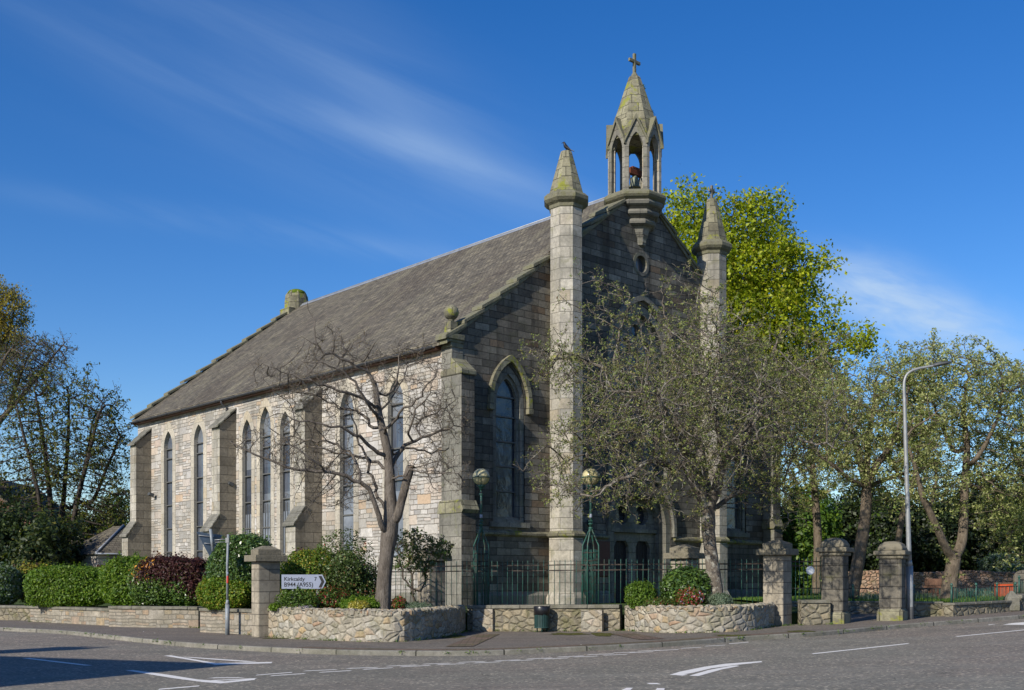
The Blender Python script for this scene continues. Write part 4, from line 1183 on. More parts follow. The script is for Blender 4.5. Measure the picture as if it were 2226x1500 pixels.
def g2(px, py, dz=KT): p = gp(px, py, dz); return (p.x, p.y)
def ext(a, b, d):
    v = Vector((a[0] - b[0], a[1] - b[1])).normalized(); return (a[0] + v.x * d, a[1] + v.y * d)
LP = [(-17.9, 41.0), (-13.5, 37.4), (-10.05, 35.3), (-9.35, 33.9), (-7.15, 30.6)]
wall_run('garden_wall', 'low dark stone garden wall at the left edge of the photo', [(-42, 52), (-19, 41.5), (-17.95, 41.0)], .4, -.1, lambda x: .50, M['rub_dark'], M['coping'], group=None)
wall_run('garden_wall', 'low coped stone wall below the clipped green privet hedge', [(-17.6, 40.2), (-15.4, 38.3), (-13.25, 36.5)], .45, -.1, .52, M['wallblk'], M['coping'])
wall_run('garden_wall', 'low coped stone wall below the purple and orange flowered hedge', [(-13.15, 35.9), (-11.5, 35.2), (-9.95, 34.9)], .5, -.1, .62, M['wallblk'], M['coping'])
wall_run('garden_wall', 'low coped stone wall behind the grey sign post and below the round green bush', [(-9.1, 32.1), (-8.0, 31.2), (-7.1, 30.3)], .35, -.1, .66, M['wallblk'], M['coping'])
pl = [g2(580, 1385), g2(640, 1389), g2(700, 1391.5), g2(760, 1394), g2(820, 1395.5), g2(870, 1395.5), g2(905, 1393), g2(940, 1388), g2(985, 1380), g2(1012, 1373)]
pl = [(p.x, p.y) for p in smooth([Vector((a, b, 0)) for a, b in pl], 1)]
w1 = wall_run('planter_wall', 'curved crazy-stone planter wall around the bare tree', pl, .34, -.05, .80, M['rub'], rough_top=True)
def soil_fill(par, P, back, z):
    v = [(x, y + .15, z) for x, y in P] + [(x, y, z) for x, y in back]
    MB().add(v, [tuple(range(len(v)))]).build('soil', M['soil'], par)
soil_fill(w1, pl, [(-1.3, 32.4), (-4, 33.2), (-6.9, 33.9)], .74)
LW = [(-1.28, 31.62), (.8, 30.75), (2.95, 30.1)]
wall_run('churchyard_wall', 'low coped stone wall under the green railing behind the litter bin', LW, .38, -.05, lambda x: .74 + .012 * (x + 1.3), M['rub_dark'], M['coping'], ct=.10)
for k, (px, w_) in enumerate(((1045, .62), (1291, .60))):
    p = pt(px, 1340, 31.2 if k == 0 else 30.25); t_ = Vector((2.08, -.87, 0)).normalized(); nn = Vector((-t_.y, t_.x, 0))
    f0 = Vector(LW[0] + (0,)); dd = (Vector((p.x, p.y, 0)) - f0).dot(t_); q = f0 + t_ * dd - nn * .03
    o = MB().rbox((q.x, q.y, 0), t_, nn, w_, .16, -.02, .738).build('wall_pier', M['rub'], None, origin=(q.x, q.y, 0))
    tag(o, ('stone pier of the low railing wall below the left green globe lamp', 'stone pier of the low railing wall just right of the litter bin')[k], 'pier')
pr = [g2(1358, 1371), g2(1400, 1374), g2(1450, 1376), g2(1500, 1376), g2(1560, 1374.5), g2(1610, 1372), g2(1650, 1368), g2(1684, 1361)]
pr = [(p.x, p.y) for p in smooth([Vector((a, b, 0)) for a, b in pr], 1)]
w2 = wall_run('planter_wall', 'curved rubble planter wall around the budding tree', pr, .34, .0, lambda x: .83 + .015 * (x - 3), M['rub'], rough_top=True)
soil_fill(w2, pr, [(7.0, 31.4), (5, 31.2), (3.1, 30.8)], .80)
wall_run('gateside_wall', 'short coped rubble wall between two stone gate pillars', [(7.95, 30.25), (8.75, 30.25)], .35, .2, .93, M['rub_dark'], M['coping'])
wall_run('lawn_wall', 'low mossy wall seen through the gap between the two old pillars', [(9.0, 36.2), (10.6, 36.2), (12.3, 36.1)], .35, .3, .80, M['rub_dark'], M['coping'], ct=.06, overhang=.02)
wall_run('lawn_wall', 'low mossy wall just right of the street lamp', [(11.55, 32.6), (12.2, 32.7), (12.85, 32.75)], .3, .3, .86, M['rub_dark'], M['coping'], ct=.06, overhang=.02)
wall_run('lawn_wall', 'low dark coped wall along the pavement at the right edge of the photo', [(12.95, 32.3), (14.6, 33.5), (16.3, 34.9)], .3, .3, lambda x: .82 + .012 * (x - 13), M['rub_dark'], M['coping'], ct=.07)
wall_run('road_wall', 'sloping-topped stone wall end at the far right', [(15.9, 34.4), (17.5, 35.8), (22, 39)], .4, .4, lambda x: .98 + .03 * (x - 16), M['rub_dark'], M['coping'], ct=.12)
wall_run('boundary_wall', 'old reddish-brown rubble wall at the back of the lawn', [(13.5, 47.5), (18, 47.0), (24, 46.5), (34, 46)], .5, .5, lambda x: 1.86 + .04 * math.sin(x * 1.7), M['rub_brown'], rough_top=True)

# ---------------------------------------------------------------- pillars
def pillar(label, px, pybase, Y, side, ang, h, style, group=None, zb=None, dep=None):
    c = pt(px, pybase, Y); z0 = c.z if zb is None else zb
    o = thing('gate_pillar', label, 'pillar', (c.x, c.y, z0), ang, group)
    mb = MB(); I = Matrix.Identity(4); s_ = side / 2; dd = dep or side
    X, Yv = (1, 0, 0), (0, 1, 0)
    if style == 'new':
        mb.rbox((0, 0, 0), X, Yv, side, dd, -.1, h - .42)
        mb.build('shaft', M['pillar'], o, local=I, bevel=.03)
        mb = MB(); mb.rbox((0, 0, 0), X, Yv, side + .28, dd + .28, h - .42, h - .25)
        mb.rbox((0, 0, 0), X, Yv, side + .02, dd + .02, h - .25, h - .10)
        mb.rbox((0, 0, 0), X, Yv, side + .02, dd + .02, h - .10, h, .25)
        mb.build('cap', M['pillar_cap'], o, local=I, bevel=.012)
    else:
        mb.rbox((0, 0, 0), X, Yv, side + .14, side + .14, -.1, .30)
        mb.rbox((0, 0, 0), X, Yv, side + .14, side + .14, .30, .36, .86)
        mb.build('plinth', M['moss'], o, local=I, bevel=.02)
        mb = MB(); mb.rbox((0, 0, 0), X, Yv, side, side, .3, h - .46)
        # raised panel margins on the faces
        for fx, fy in ((1, 0), (-1, 0), (0, 1), (0, -1)):
            u = Vector((fy, fx, 0)); nrm = Vector((fx, fy, 0)); q = nrm * (s_ + .005)
            for a, b_, z_0, z_1 in ((-s_, -s_ + .09, .4, h - .5), (s_ - .09, s_, .4, h - .5), (-s_ + .09, s_ - .09, h - .72, h - .5), (-s_ + .09, s_ - .09, .4, .62)):
                cc = q + u * ((a + b_) / 2)
                mb.rbox(cc, u, nrm, abs(b_ - a), .03, z_0, z_1)
        mb.build('shaft', M['pillar_old'], o, local=I, bevel=.015)
        mb = MB(); mb.rbox((0, 0, 0), X, Yv, side + .16, side + .16, h - .50, h - .40)
        mb.rbox((0, 0, 0), X, Yv, side + .30, side + .30, h - .40, h - .27)
        w_ = side + .10
        R_ = []
        for zz, k in ((h - .27, 1.0), (h - .19, 1.0), (h - .08, .82), (h - .02, .55), (h, .2)):
            R_.append([(k * w_ / 2 * a, k * w_ / 2 * b_, zz) for a, b_ in ((-1, -1), (1, -1), (1, 1), (-1, 1))])
        mb.rings(R_)
        mb.build('cap', M['pillar_cap'], o, local=I, bevel=.03)
    return o
pillar('pale ashlar gate pillar with flat cap beside the white direction sign', 578, 1384, 29.35, .64, R(38), 2.42, 'new', dep=.44)
pillar('pale ashlar gate pillar at the right end of the rubble planter', 1690, 1360, 30.6, .60, R(-38), 2.38, 'new')
pillar('darker stone pillar half hidden behind the bare tree trunk', 938, 1320, 33.3, .62, R(38), 1.95, 'new', zb=.6)
pillar('stone pillar standing behind the railing and the glossy shrub', 1488, 1315, 32.6, .62, R(-42), 1.95, 'new', zb=.66)
pillar('old panelled stone pillar left of the gap, joined to the short rubble wall', 1815, 1358, 30.7, .56, R(-32), 2.42, 'old')
pillar('old dark panelled stone pillar beside the street lamp', 1940, 1351, 31.3, .58, R(-31), 2.28, 'old')

# ---------------------------------------------------------------- railings
def railing(name, label, P, z0f, z1f, sp, rails, br=.011, posts=(), mat='green', group=None, rr=.012, bend=0, skip=None):
    P = [Vector((p[0], p[1], 0)) for p in P]
    s = [0]
    for a, b in zip(P, P[1:]): s.append(s[-1] + (b - a).length)
    def at(d):
        k = max(i for i in range(len(P)) if s[i] <= d + 1e-6); k = min(k, len(P) - 2)
        return P[k].lerp(P[k + 1], (d - s[k]) / (s[k + 1] - s[k]))
    o = thing(name, label, 'railing', (P[0].x, P[0].y, z0f(P[0].x)), 0, group)
    rnd = random.Random(int(P[0].x * 100) & 1023)
    mb = MB(); d = .03
    while d < s[-1]:
        p = at(d)
        if not (skip and skip(p.x)):
            a, b = rnd.uniform(-.012, .012), rnd.uniform(-.012, .012)
            zt_ = z1f(p.x) + rnd.uniform(-.015, .015)
            mb.tube([(p.x, p.y, z0f(p.x) - .02), (p.x + a * .5, p.y + b * .5, (z0f(p.x) + zt_) / 2), (p.x + a, p.y + b, zt_ - .03), (p.x + a, p.y + b, zt_)], [br, br, br, br * .4], 6)
        d += sp
    mb.build('bars', M[mat], o, uv=False)
    for dz in rails:
        mb = MB(); q = []; k = max(2, int(s[-1] / .5))
        for i in range(k + 1):
            p = at(s[-1] * i / k); q.append((p.x, p.y, (z1f(p.x) + dz if dz < 0 else z0f(p.x) + dz) + rnd.uniform(-.004, .004)))
        for i in range(k):
            a_, b_ = Vector(q[i]), Vector(q[i + 1]); t_ = (b_ - a_); t_.z = 0; t_.normalize(); nn = Vector((-t_.y, t_.x, 0)) * .006
            mb.hexa([tuple(a_ - nn), tuple(b_ - nn), tuple(b_ + nn), tuple(a_ + nn)] + [tuple(v + Vector((0, 0, .032))) for v in (a_ - nn, b_ - nn, b_ + nn, a_ + nn)])
        mb.build('rail', M['rust'], o, uv=False)
    for px_ in posts:
        p = at(px_)
        mb = MB().tube([(p.x, p.y, z0f(p.x) - .02), (p.x, p.y, z1f(p.x) + .04)], .03, 8); mb.lathe((p.x, p.y, z1f(p.x) + .04), [(.04, 0), (.045, .03), (.03, .07), (.005, .09)], 10)
        mb.build('post', M[mat], o, uv=False)
    return o
RL = [(-6.9, 33.0), (-4.0, 32.65), (-1.2, 31.9), (.9, 31.0), (3.1, 30.32), (5.4, 30.75), (7.05, 30.85)]
zr0 = lambda x: .84 + .012 * x; zr1 = lambda x: 2.12 + .006 * x
railing('churchyard_railing', 'long green iron railing with rusty rails in front of the church', RL, zr0, zr1, .158, (-.16, -.31))
gr = railing('gate_railing', 'tall dark green railing panel carrying a round white plaque between pillars', [(7.75, 30.62), (8.95, 30.9)], lambda x: 1.0, lambda x: 2.2, .125, (-.14, -.26), rr=.012)
p_ = pt(1761.5, 1240, 30.55)
o = MB().lathe((0, 0, 0), [(.115, -.006), (.12, 0), (.115, .006)], 24)
for i, v in enumerate(o.v): o.v[i] = (p_.x + v[0], p_.y + v[2], p_.z + v[1])
pq = o.build('round_plaque', plain_mat('plaque_white', (.55, .58, .62), .5, .4, var=.2, sc=20, wear=(.25, .3, .35), wa=.6, ws=25), gr)
zl0 = lambda x: .90 + .006 * (x - 12); zl1 = lambda x: 1.33 + .012 * (x - 12)
railing('lawn_railing', 'low green railing seen between the two old pillars', [(9.05, 36.35), (12.25, 36.3)], lambda x: .86, lambda x: 1.30, .13, (-.03,), br=.009, posts=(2.2,), rr=.01)
railing('lawn_railing', 'low green railing just right of the street lamp', [(11.5, 32.8), (12.85, 32.95)], lambda x: .92, lambda x: 1.32, .13, (-.03,), br=.009, posts=(.5,), rr=.01)
railing('lawn_railing', 'low green railing with posts along the right-hand lawn', [(12.95, 32.5), (14.6, 33.7), (16.1, 35.05)], zl0, zl1, .085, (-.03,), br=.009, posts=(.05, 1.35, 2.6, 3.9), rr=.01)
railing('lawn_railing', 'taller green railing on the wall end at the far right', [(16.1, 34.95), (17.5, 36.2), (20, 38)], lambda x: 1.15, lambda x: 1.58, .085, (-.03,), br=.009, posts=(.02,), rr=.01)

# ---------------------------------------------------------------- globe lamps
def globe_lamp(label, px, Y, legs=4, lean=0.0, group='green globe lamps'):
    gl = pt(px, 1037, Y)
    x, y, z = gl.x, gl.y, gl.z
    o = thing('globe_lamp', label, 'lamp post', (x, y, .84), 0, group)
    zz = lambda py: EZ + (HOR - py) / FPX * Y
    zf, zs, zb = zz(1150), zz(1190), .84
    mb = MB().lathe((x, y, 0), [(.245 * math.sin(math.pi * i / 20) + .001, z - .245 * math.cos(math.pi * i / 20)) for i in range(0, 21)], 28)
    mb.build('globe', M['globe'], o)
    mb = MB()
    mb.lathe((x, y, 0), [(.235, z - .03), (.256, z - .028), (.256, z + .002), (.235, z + .004)], 28)
    for a in (0, math.pi / 2):
        mb.tube([(x + math.cos(a) * .252 * math.sin(t), y + math.sin(a) * .252 * math.sin(t), z - .252 * math.cos(t)) for t in [math.pi * (-.5 + i / 16) for i in range(17)]], .011, 5)
    mb.lathe((x, y, 0), [(.05, z - .36), (.06, z - .34), (.075, z - .30), (.13, z - .27), (.14, z - .235), (.09, z - .22)], 18)
    mb.build('globe_cage', M['green'], o)
    mb = MB().tube([(x, y, zf - .1), (x + lean * .3, y, (zf + z) / 2), (x, y, z - .34)], [.04, .036, .032], 10)
    for zc in (zf + .02, zf + .14, zf + .22, z - .5): mb.lathe((x, y, zc), [(.035, -.03), (.062, -.015), (.062, .02), (.035, .035)], 12)
    mb.build('post', M['green'], o)
    mb = MB().lathe((x, y, zf + .32), [(.041, 0), (.043, .01), (.043, .09), (.041, .1)], 10); mb.build('sticker', M['white'], o)
    for k in range(legs):
        a = math.pi / 4 + k * math.pi / 2 + .35
        ex, ey = x + math.cos(a) * .235, y + math.sin(a) * .235
        MB().tube([(x + math.cos(a) * .03, y + math.sin(a) * .03, zf + .05), (x + math.cos(a) * .05, y + math.sin(a) * .05, zf - .05), (ex, ey, zs + .06), (ex + math.cos(a) * .005, ey, zs - .06), (ex, ey, zb)], .021, 7).build('leg', M['green'], o)
    for zc in (1.96, 2.1, 2.32):
        mb = MB()
        pts = [(x + math.cos(math.pi / 4 + k * math.pi / 2 + .35) * .24, y + math.sin(math.pi / 4 + k * math.pi / 2 + .35) * .24, zc) for k in range(5)]
        for a_, b_ in zip(pts, pts[1:]): mb.tube([a_, b_], .013, 5)
        mb.build('cage_ring', M['rust'], o)
    mb = MB()
    for k in range(4):
        a0 = math.pi / 4 + k * math.pi / 2 + .35
        for q in (.33, .67):
            ax_ = x + .24 * (math.cos(a0) * (1 - q) + math.cos(a0 + math.pi / 2) * q); ay_ = y + .24 * (math.sin(a0) * (1 - q) + math.sin(a0 + math.pi / 2) * q)
            mb.tube([(ax_, ay_, zb), (ax_, ay_, 2.42)], .011, 5)
    mb.build('cage_bar', M['green'], o)
globe_lamp('green iron lamp post with mossy cream globe in front of the left church window', 1046, 31.75)
globe_lamp('green iron lamp post whose globe is hidden among the branches by the turret', 1284, 30.75)

# ---------------------------------------------------------------- tall street lamp
b = gp(1978, 1346, KT); Ys = b.y
o = thing('street_lamp', 'tall galvanised street lamp with curved arm and flat grey lantern', 'street lamp', tuple(b))
zz = lambda py: EZ + (HOR - py) / FPX * Ys
xx = lambda px: (px - PCX) / FPX * Ys
mb = MB().tube([(b.x, Ys, b.z), (xx(1977), Ys, zz(1230))], [.10, .098], 14); mb.lathe((xx(1976.6), Ys, 0), [(.098, zz(1231)), (.075, zz(1221)), (.07, zz(1218))], 14)
mb.build('base_sleeve', M['steel'], o)
d = MB().box(b.x - .04, b.x + .04, Ys - .107, Ys - .09, b.z + .35, b.z + .85).build('access_door', M['steel'], o, bevel=.005)
pts = [(1976.5, 1222), (1973, 1100), (1969, 980), (1966.5, 880), (1965, 840), (1966, 826), (1971, 814), (1981, 806), (1996, 801), (2018, 797), (2034, 794.5)]
sm = smooth([Vector((xx(a), Ys - max(0, (a - 1966) * .0) , zz(c))) for a, c in pts], 1)
MB().tube(sm, [.072 - .035 * min(1, i / (len(sm) * .5)) for i in range(len(sm))], 12).build('pole', M['steel'], o)
p0 = Vector((xx(2028), Ys, zz(795.5))); p1 = Vector((xx(2067), Ys, zz(788.5))); t_ = (p1 - p0).normalized()
mb = MB(); up_ = Vector((-t_.z, 0, t_.x)); R_ = []
for k, (w_, hh) in zip((0, .2, .45, .85, 1.0), ((.06, .06), (.10, .075), (.15, .075), (.14, .05), (.06, .02))):
    c_ = p0.lerp(p1, k); R_.append([tuple(c_ + Vector((0, w_ * math.cos(a), 0)) + up_ * (hh * math.sin(a) * (1 if math.sin(a) > 0 else .5))) for a in [2 * math.pi * i / 12 for i in range(12)]])
mb.rings(R_, True, True).build('lantern', M['headg'], o)

# ---------------------------------------------------------------- give-way sign seen from behind, on its pole
b = gp(494.5, 1380, KT)
o = thing('give_way_sign', 'grey pole carrying the blue-grey back of a triangular give-way sign', 'road sign', tuple(b))
zz = lambda py: EZ + (HOR - py) / FPX * b.y
mb = MB().tube([(b.x, b.y, b.z), (b.x, b.y, zz(1314))], .062, 12); mb.lathe((b.x, b.y, 0), [(.062, zz(1315)), (.045, zz(1308)), (.034, zz(1304))], 12)
mb.build('pole_base', M['pole_grey'], o)
MB().tube([(b.x, b.y, zz(1308)), (b.x - .005, b.y, zz(1230)), (b.x + .02, b.y, zz(1162))], .033, 10).build('pole', M['pole_grey'], o)
MB().lathe((b.x + .002, b.y, 0), [(.0345, zz(1268)), (.0355, zz(1267)), (.0355, zz(1253)), (.0345, zz(1252))], 12).build('red_sticker', M['red'], o)
MB().lathe((b.x + .002, b.y, 0), [(.0345, zz(1249)), (.0355, zz(1248)), (.0355, zz(1245)), (.0345, zz(1244))], 12).build('white_sticker', M['white'], o)
tc = Vector(((455.5 - PCX) / FPX * b.y, b.y, zz(1176)))
ta = Vector((.80, .60, -.10)).normalized(); tn = ta.cross(Vector((0, 0, 1))).normalized()
sw = .375
ti = [tc + ta * (-sw) + Vector((0, 0, .21)), tc + ta * sw + Vector((0, 0, .21)), tc + Vector((0, 0, -.42))]
tn_ = Vector((tn.x, tn.y, 0)) * .006
mb = MB().add([tuple(p - tn_) for p in ti] + [tuple(p + tn_) for p in ti], [(0, 1, 2), (5, 4, 3), (0, 3, 4, 1), (1, 4, 5, 2), (2, 5, 3, 0)])
pln = mb.build('sign_plate', M['signback'], o)
mb = MB()
fr = -1 if tn.y > 0 else 1
for z_ in (.12, -.08):
    e = sw * (.85 if z_ > 0 else .42)
    a_, b_ = tc - ta * e + tn * (fr * .02) + Vector((0, 0, z_)), tc + ta * e + tn * (fr * .02) + Vector((0, 0, z_)); mb.tube([a_, b_], .012, 5)
mb.build('sign_rail', M['steel'], o)
MB().tube([tc + tn * (fr * .07) + Vector((.0, 0, .33)), tc + tn * (fr * .07) + Vector((.07, 0, -.28))], .042, 12).build('sign_tube', M['pole_grey'], o)
mb = MB().tube([(b.x, b.y, zz(1172)), (tc.x + .1, tc.y - .02, zz(1174))], .014, 6)
mb.tube([(b.x, b.y, zz(1178)), (tc.x + .1, tc.y - .02, zz(1179))], .010, 6); mb.box(b.x - .045, b.x + .045, b.y - .045, b.y + .045, zz(1180), zz(1169))
mb.build('sign_bracket', M['steel'], o)

# ---------------------------------------------------------------- direction sign
DY = 29.15
A = pt(612, 1280, DY); B = pt(708.5, 1249, DY); z0, z1 = A.z, B.z; x0, x1 = A.x, B.x
o = thing('direction_sign', 'white direction sign reading Kirkcaldy 7, with a black chevron, among the shrubs', 'road sign', ((x0 + x1) / 2, DY, .74))
zm = (z0 + z1) / 2; xk = x1 - .095
def polyp(pts, y0, y1): return MB().prism(pts, y0, y1, lambda u, v, d: (u, d, v))
polyp([(x0, z0), (xk, z0), (x1, zm), (xk, z1), (x0, z1)], DY, DY + .02).build('sign_board', M['white'], o)
e = .10 * (z1 - z0)
t0, t1 = z0 + e, z1 - e
polyp([(xk - .10, t0), (xk - .02, t0), (xk + .055, zm), (xk - .02, t1), (xk - .10, t1), (xk - .025, zm)], DY - .004, DY - .001).build('chevron', M['black'], o)
def lettering(txt, x, z, h, wide, parent, y):
    cu_ = bpy.data.curves.new('lettering', 'FONT'); cu_.body = txt; cu_.size = 1; cu_.offset = .012; cu_.extrude = 0
    to = bpy.data.objects.new('tmp', cu_); COL.objects.link(to)
    bpy.context.view_layer.update()
    me = bpy.data.meshes.new_from_object(to.evaluated_get(bpy.context.evaluated_depsgraph_get()))
    bpy.data.objects.remove(to)
    co = np.empty(len(me.vertices) * 3, np.float32); me.vertices.foreach_get('co', co); co = co.reshape(-1, 3)
    w0 = co[:, 0].max() - co[:, 0].min(); x_m = co[:, 0].min()
    inv = BASE[parent.name]; M4 = np.array(inv)
    k = h / .73
    P_ = np.stack([x + (co[:, 0] - x_m) * (wide / w0), np.full(len(co), y), z + co[:, 1] * k], 1)
    P_ = P_ @ M4[:3, :3].T + M4[:3, 3]
    me.vertices.foreach_set('co', P_.astype(np.float32).ravel()); me.update()
    me.materials.clear(); me.materials.append(M['black'])
    ob = bpy.data.objects.new('lettering', me); COL.objects.link(ob); ob.parent = parent
xa = lambda px: (px - PCX) / FPX * DY
za = lambda py: EZ + (HOR - py) / FPX * DY
lettering('Kirkcaldy', xa(618), za(1262.5), .105, xa(662.5) - xa(618), o, DY - .005)
lettering('7', xa(683.5), za(1262.5), .105, xa(688.5) - xa(683.5), o, DY - .005)
lettering('B944 (A955)', xa(618), za(1275), .115, xa(680.5) - xa(618), o, DY - .005)
for q in (.25, .8):
    xp = x0 + (x1 - x0) * q
    MB().tube([(xp, DY + .06, .6), (xp, DY + .06, z1 - .03)], .035, 8).build('sign_post', M['pole_grey'], o)

# ---------------------------------------------------------------- litter bin
b = gp(1178, 1374, KT)
o = thing('litter_bin', 'dark green slatted litter bin with black liner against the low wall', 'litter bin', tuple(b))
R0 = .205
for k in range(22):
    a = 2 * math.pi * k / 22; c_, s_ = math.cos(a), math.sin(a); w_ = .023
    P_ = []
    for zz_ in (.12, .60):
        for rr_, q in ((R0 - .006, -1), (R0 + .006, -1), (R0 + .006, 1), (R0 - .006, 1)):
            P_.append((b.x + c_ * rr_ - s_ * q * w_, b.y + s_ * rr_ + c_ * q * w_, b.z + zz_))
    MB().hexa(P_).build('slat', M['greend'], o, uv=False)
mb = MB().lathe(tuple(b), [(R0 + .012, .11), (R0 + .012, .14)], 24); mb.lathe(tuple(b), [(R0 + .012, .56), (R0 + .012, .60)], 24); mb.lathe(tuple(b), [(R0 - .03, .13), (R0 - .03, .55)], 20)
mb.build('hoop', M['greend'], o, uv=False)
mb = MB(); rnd = random.Random(4); R_ = []
for r_, z_ in ((R0 + .016, .50), (R0 + .02, .60), (R0 + .024, .70), (R0 + .012, .715), (R0 - .03, .69), (R0 - .05, .5)):
    R_.append([(b.x + (r_ + rnd.uniform(-.004, .006)) * math.cos(2 * math.pi * i / 28), b.y + (r_ + rnd.uniform(-.004, .006)) * math.sin(2 * math.pi * i / 28), b.z + z_ + (rnd.uniform(-.035, .02) if z_ == .50 else rnd.uniform(-.004, .004))) for i in range(28)])
mb.rings(R_, True, True).build('liner', M['plastic'], o, uv=False)
for k in range(3):
    a = k * 2.1 + .5
    MB().tube([(b.x + .15 * math.cos(a), b.y + .15 * math.sin(a), b.z), (b.x + .15 * math.cos(a), b.y + .15 * math.sin(a), b.z + .14)], .022, 6).build('foot', M['greend'], o, uv=False)

# ---------------------------------------------------------------- graves and other things on the lawn
b = pt(2029, 1300, 40.5); b.z = .75
o = thing('pedestal_monument', 'brown carved stone block on a short pillar in front of the forked tree', 'monument', tuple(b))
mb = MB(); mb.rbox((b.x, b.y, 0), (1, 0, 0), (0, 1, 0), .30, .28, .7, 1.28)
mb.build('pedestal', M['redstone'], o, bevel=.01)
mb = MB(); mb.rbox((b.x, b.y, 0), (1, 0, 0), (0, 1, 0), .56, .42, 1.26, 1.32); mb.rbox((b.x, b.y, 0), (1, 0, 0), (0, 1, 0), .50, .38, 1.32, 1.60)
for s_ in (-.125, .125): mb.prism([(b.x + s_ - .09, 1.36), (b.x + s_ + .09, 1.36), (b.x + s_ + .09, 1.50), (b.x + s_, 1.57), (b.x + s_ - .09, 1.50)], b.y - .205, b.y - .188, lambda u, v, d: (u, d, v))
mb.build('carved_block', M['redstone'], o, bevel=.01)
b = pt(2220, 1310, 38.0); b.z = .8
mb = MB(); pr_ = [(-.22, 0), (.45, 0), (.45, .8)] + [(.45 - .335 + .335 * math.cos(a), .8 + .3 * math.sin(a)) for a in [math.pi * i / 10 for i in range(1, 10)]] + [(-.22, .8)]
mb.prism([(b.x + u, .8 + v) for u, v in pr_], b.y, b.y + .16, lambda u, v, d: (u, d, v))
tag(mb.build('headstone', M['pillar_old'], None, origin=tuple(b), bevel=.02), 'grey round-topped headstone at the right edge behind the taller railing', 'headstone')
b = pt(2192, 1310, 38.2); b.z = .8
mb = MB(); mb.box(b.x - .28, b.x + .75, b.y, b.y + .5, .8, 1.42)
o = thing('red_bin', 'orange-red grit box behind the lawn railing at the far right', 'grit box', tuple(b))
mb.build('box_body', M['brickred'], o, bevel=.02)
MB().box(b.x - .3, b.x + .77, b.y - .02, b.y + .52, 1.42, 1.46).build('lid', M['redstone'], o, bevel=.01)
p_ = pt(2199, 1315, 34.4)
mb = MB(); mb.lathe((p_.x, p_.y, 0), [(.27, .6), (.27, 1.0), (.05, 1.22)], 4, R(40), False)
tag(mb.build('wall_end_stone', M['coping'], None, origin=(p_.x, p_.y, .6), bevel=.02), 'pyramid-topped stone at the start of the far right wall', 'stone')

# ---------------------------------------------------------------- houses at the left
def gable_house(name, label, c, yaw, lx, ly, hw, hr, wallm, chim=(), cat='house'):
    o = thing(name, label, cat, c, yaw)
    I = Matrix.Identity(4)
    mb = MB(); mb.box(-lx / 2, lx / 2, -ly / 2, ly / 2, 0, hw)
    for s_ in (-1, 1):
        mb.prism([(-ly / 2, hw - .01), (ly / 2, hw - .01), (0, hr - .1)], s_ * lx / 2 - .15, s_ * lx / 2 + .15, lambda u, v, d: (d, u, v))
    mb.build('wall', wallm, o, local=I)
    mb = MB()
    for s_ in (-1, 1):
        mb.prism([(s_ * (ly / 2 + .3), hw - .25), (s_ * (ly / 2 + .3), hw - .1), (0, hr + .1), (0, hr - .1)], -lx / 2 - .25, lx / 2 + .25, lambda u, v, d: (d, u, v))
    rf = mb.build('roof', M['slate'], o, local=I)
    for cx in chim:
        mb = MB(); mb.box(cx - .55, cx + .55, -.35, .35, hr - 1.2, hr + 1.5); mb.box(cx - .62, cx + .62, -.42, .42, hr + 1.5, hr + 1.65)
        for q in (-.3, .3): mb.lathe((cx + q, 0, hr + 1.65), [(.14, 0), (.11, .35), (.13, .4)], 10)
        mb.build('chimney', M['redstone'], rf, local=I)
    for s_ in (-1, 1):
        for q in range(max(1, int(lx / 3))):
            x_ = -lx / 2 + 1.5 + q * 3
            for z_ in ((1.0, 2.4), (3.7, 5.0)):
                if z_[1] < hw - .3:
                    y0_, y1_ = sorted((s_ * (ly / 2 + .02), s_ * (ly / 2 - .05)))
                    w_ = MB().box(x_ - .55, x_ + .55, y0_, y1_, z_[0] - .1, z_[1] + .1).build('window', M['trim'], o, local=I)
                    y0_, y1_ = sorted((s_ * (ly / 2 + .035), s_ * (ly / 2 + .02)))
                    MB().box(x_ - .42, x_ + .42, y0_, y1_, z_[0], z_[1]).build('pane', M['glass'], w_, local=I)
    return o
gable_house('far_house', 'dark house with a chimney behind the trees at the left edge', (-33.0, 72, .3), R(95), 11, 7, 4.6, 7.6, M['redstone'], (-4.2,))
gable_house('outbuilding', 'low dark-roofed building behind the hedge left of the church', (-25.6, 66, .3), R(12), 7.5, 5, 1.7, 3.5, M['side'])
gable_house('street_house', 'two-storey house off to the left that throws its shadow on the road', (-18.6, 11.7, -.1), R(158), 9, 8.6, 4.9, 8.2, M['side'], (3.0,))
# ================================================================ VEGETATION
def quads_mesh(name, V, mat, parent=None, origin=None):
    """V: (n, 4, 3) world points -> one mesh of leaf-sized quads"""
    V = np.asarray(V, np.float64).reshape(-1, 3)
    if parent is not None: V = V + np.array(BASE[parent.name].translation)
    elif origin is not None: V = V - np.array(origin)
    n = len(V) // 4
    me = bpy.data.meshes.new(name)
    me.vertices.add(4 * n); me.vertices.foreach_set('co', V.astype(np.float32).ravel())
    me.loops.add(4 * n); me.loops.foreach_set('vertex_index', np.arange(4 * n, dtype=np.int32))
    me.polygons.add(n); me.polygons.foreach_set('loop_start', np.arange(0, 4 * n, 4, dtype=np.int32))
    try: me.polygons.foreach_set('loop_total', np.full(n, 4, np.int32))
    except Exception: pass
    me.update(); me.validate()
    me.materials.append(mat)
    o = bpy.data.objects.new(name, me); COL.objects.link(o)
    if parent is not None: o.parent = parent
    elif origin is not None: o.location = origin
    return o
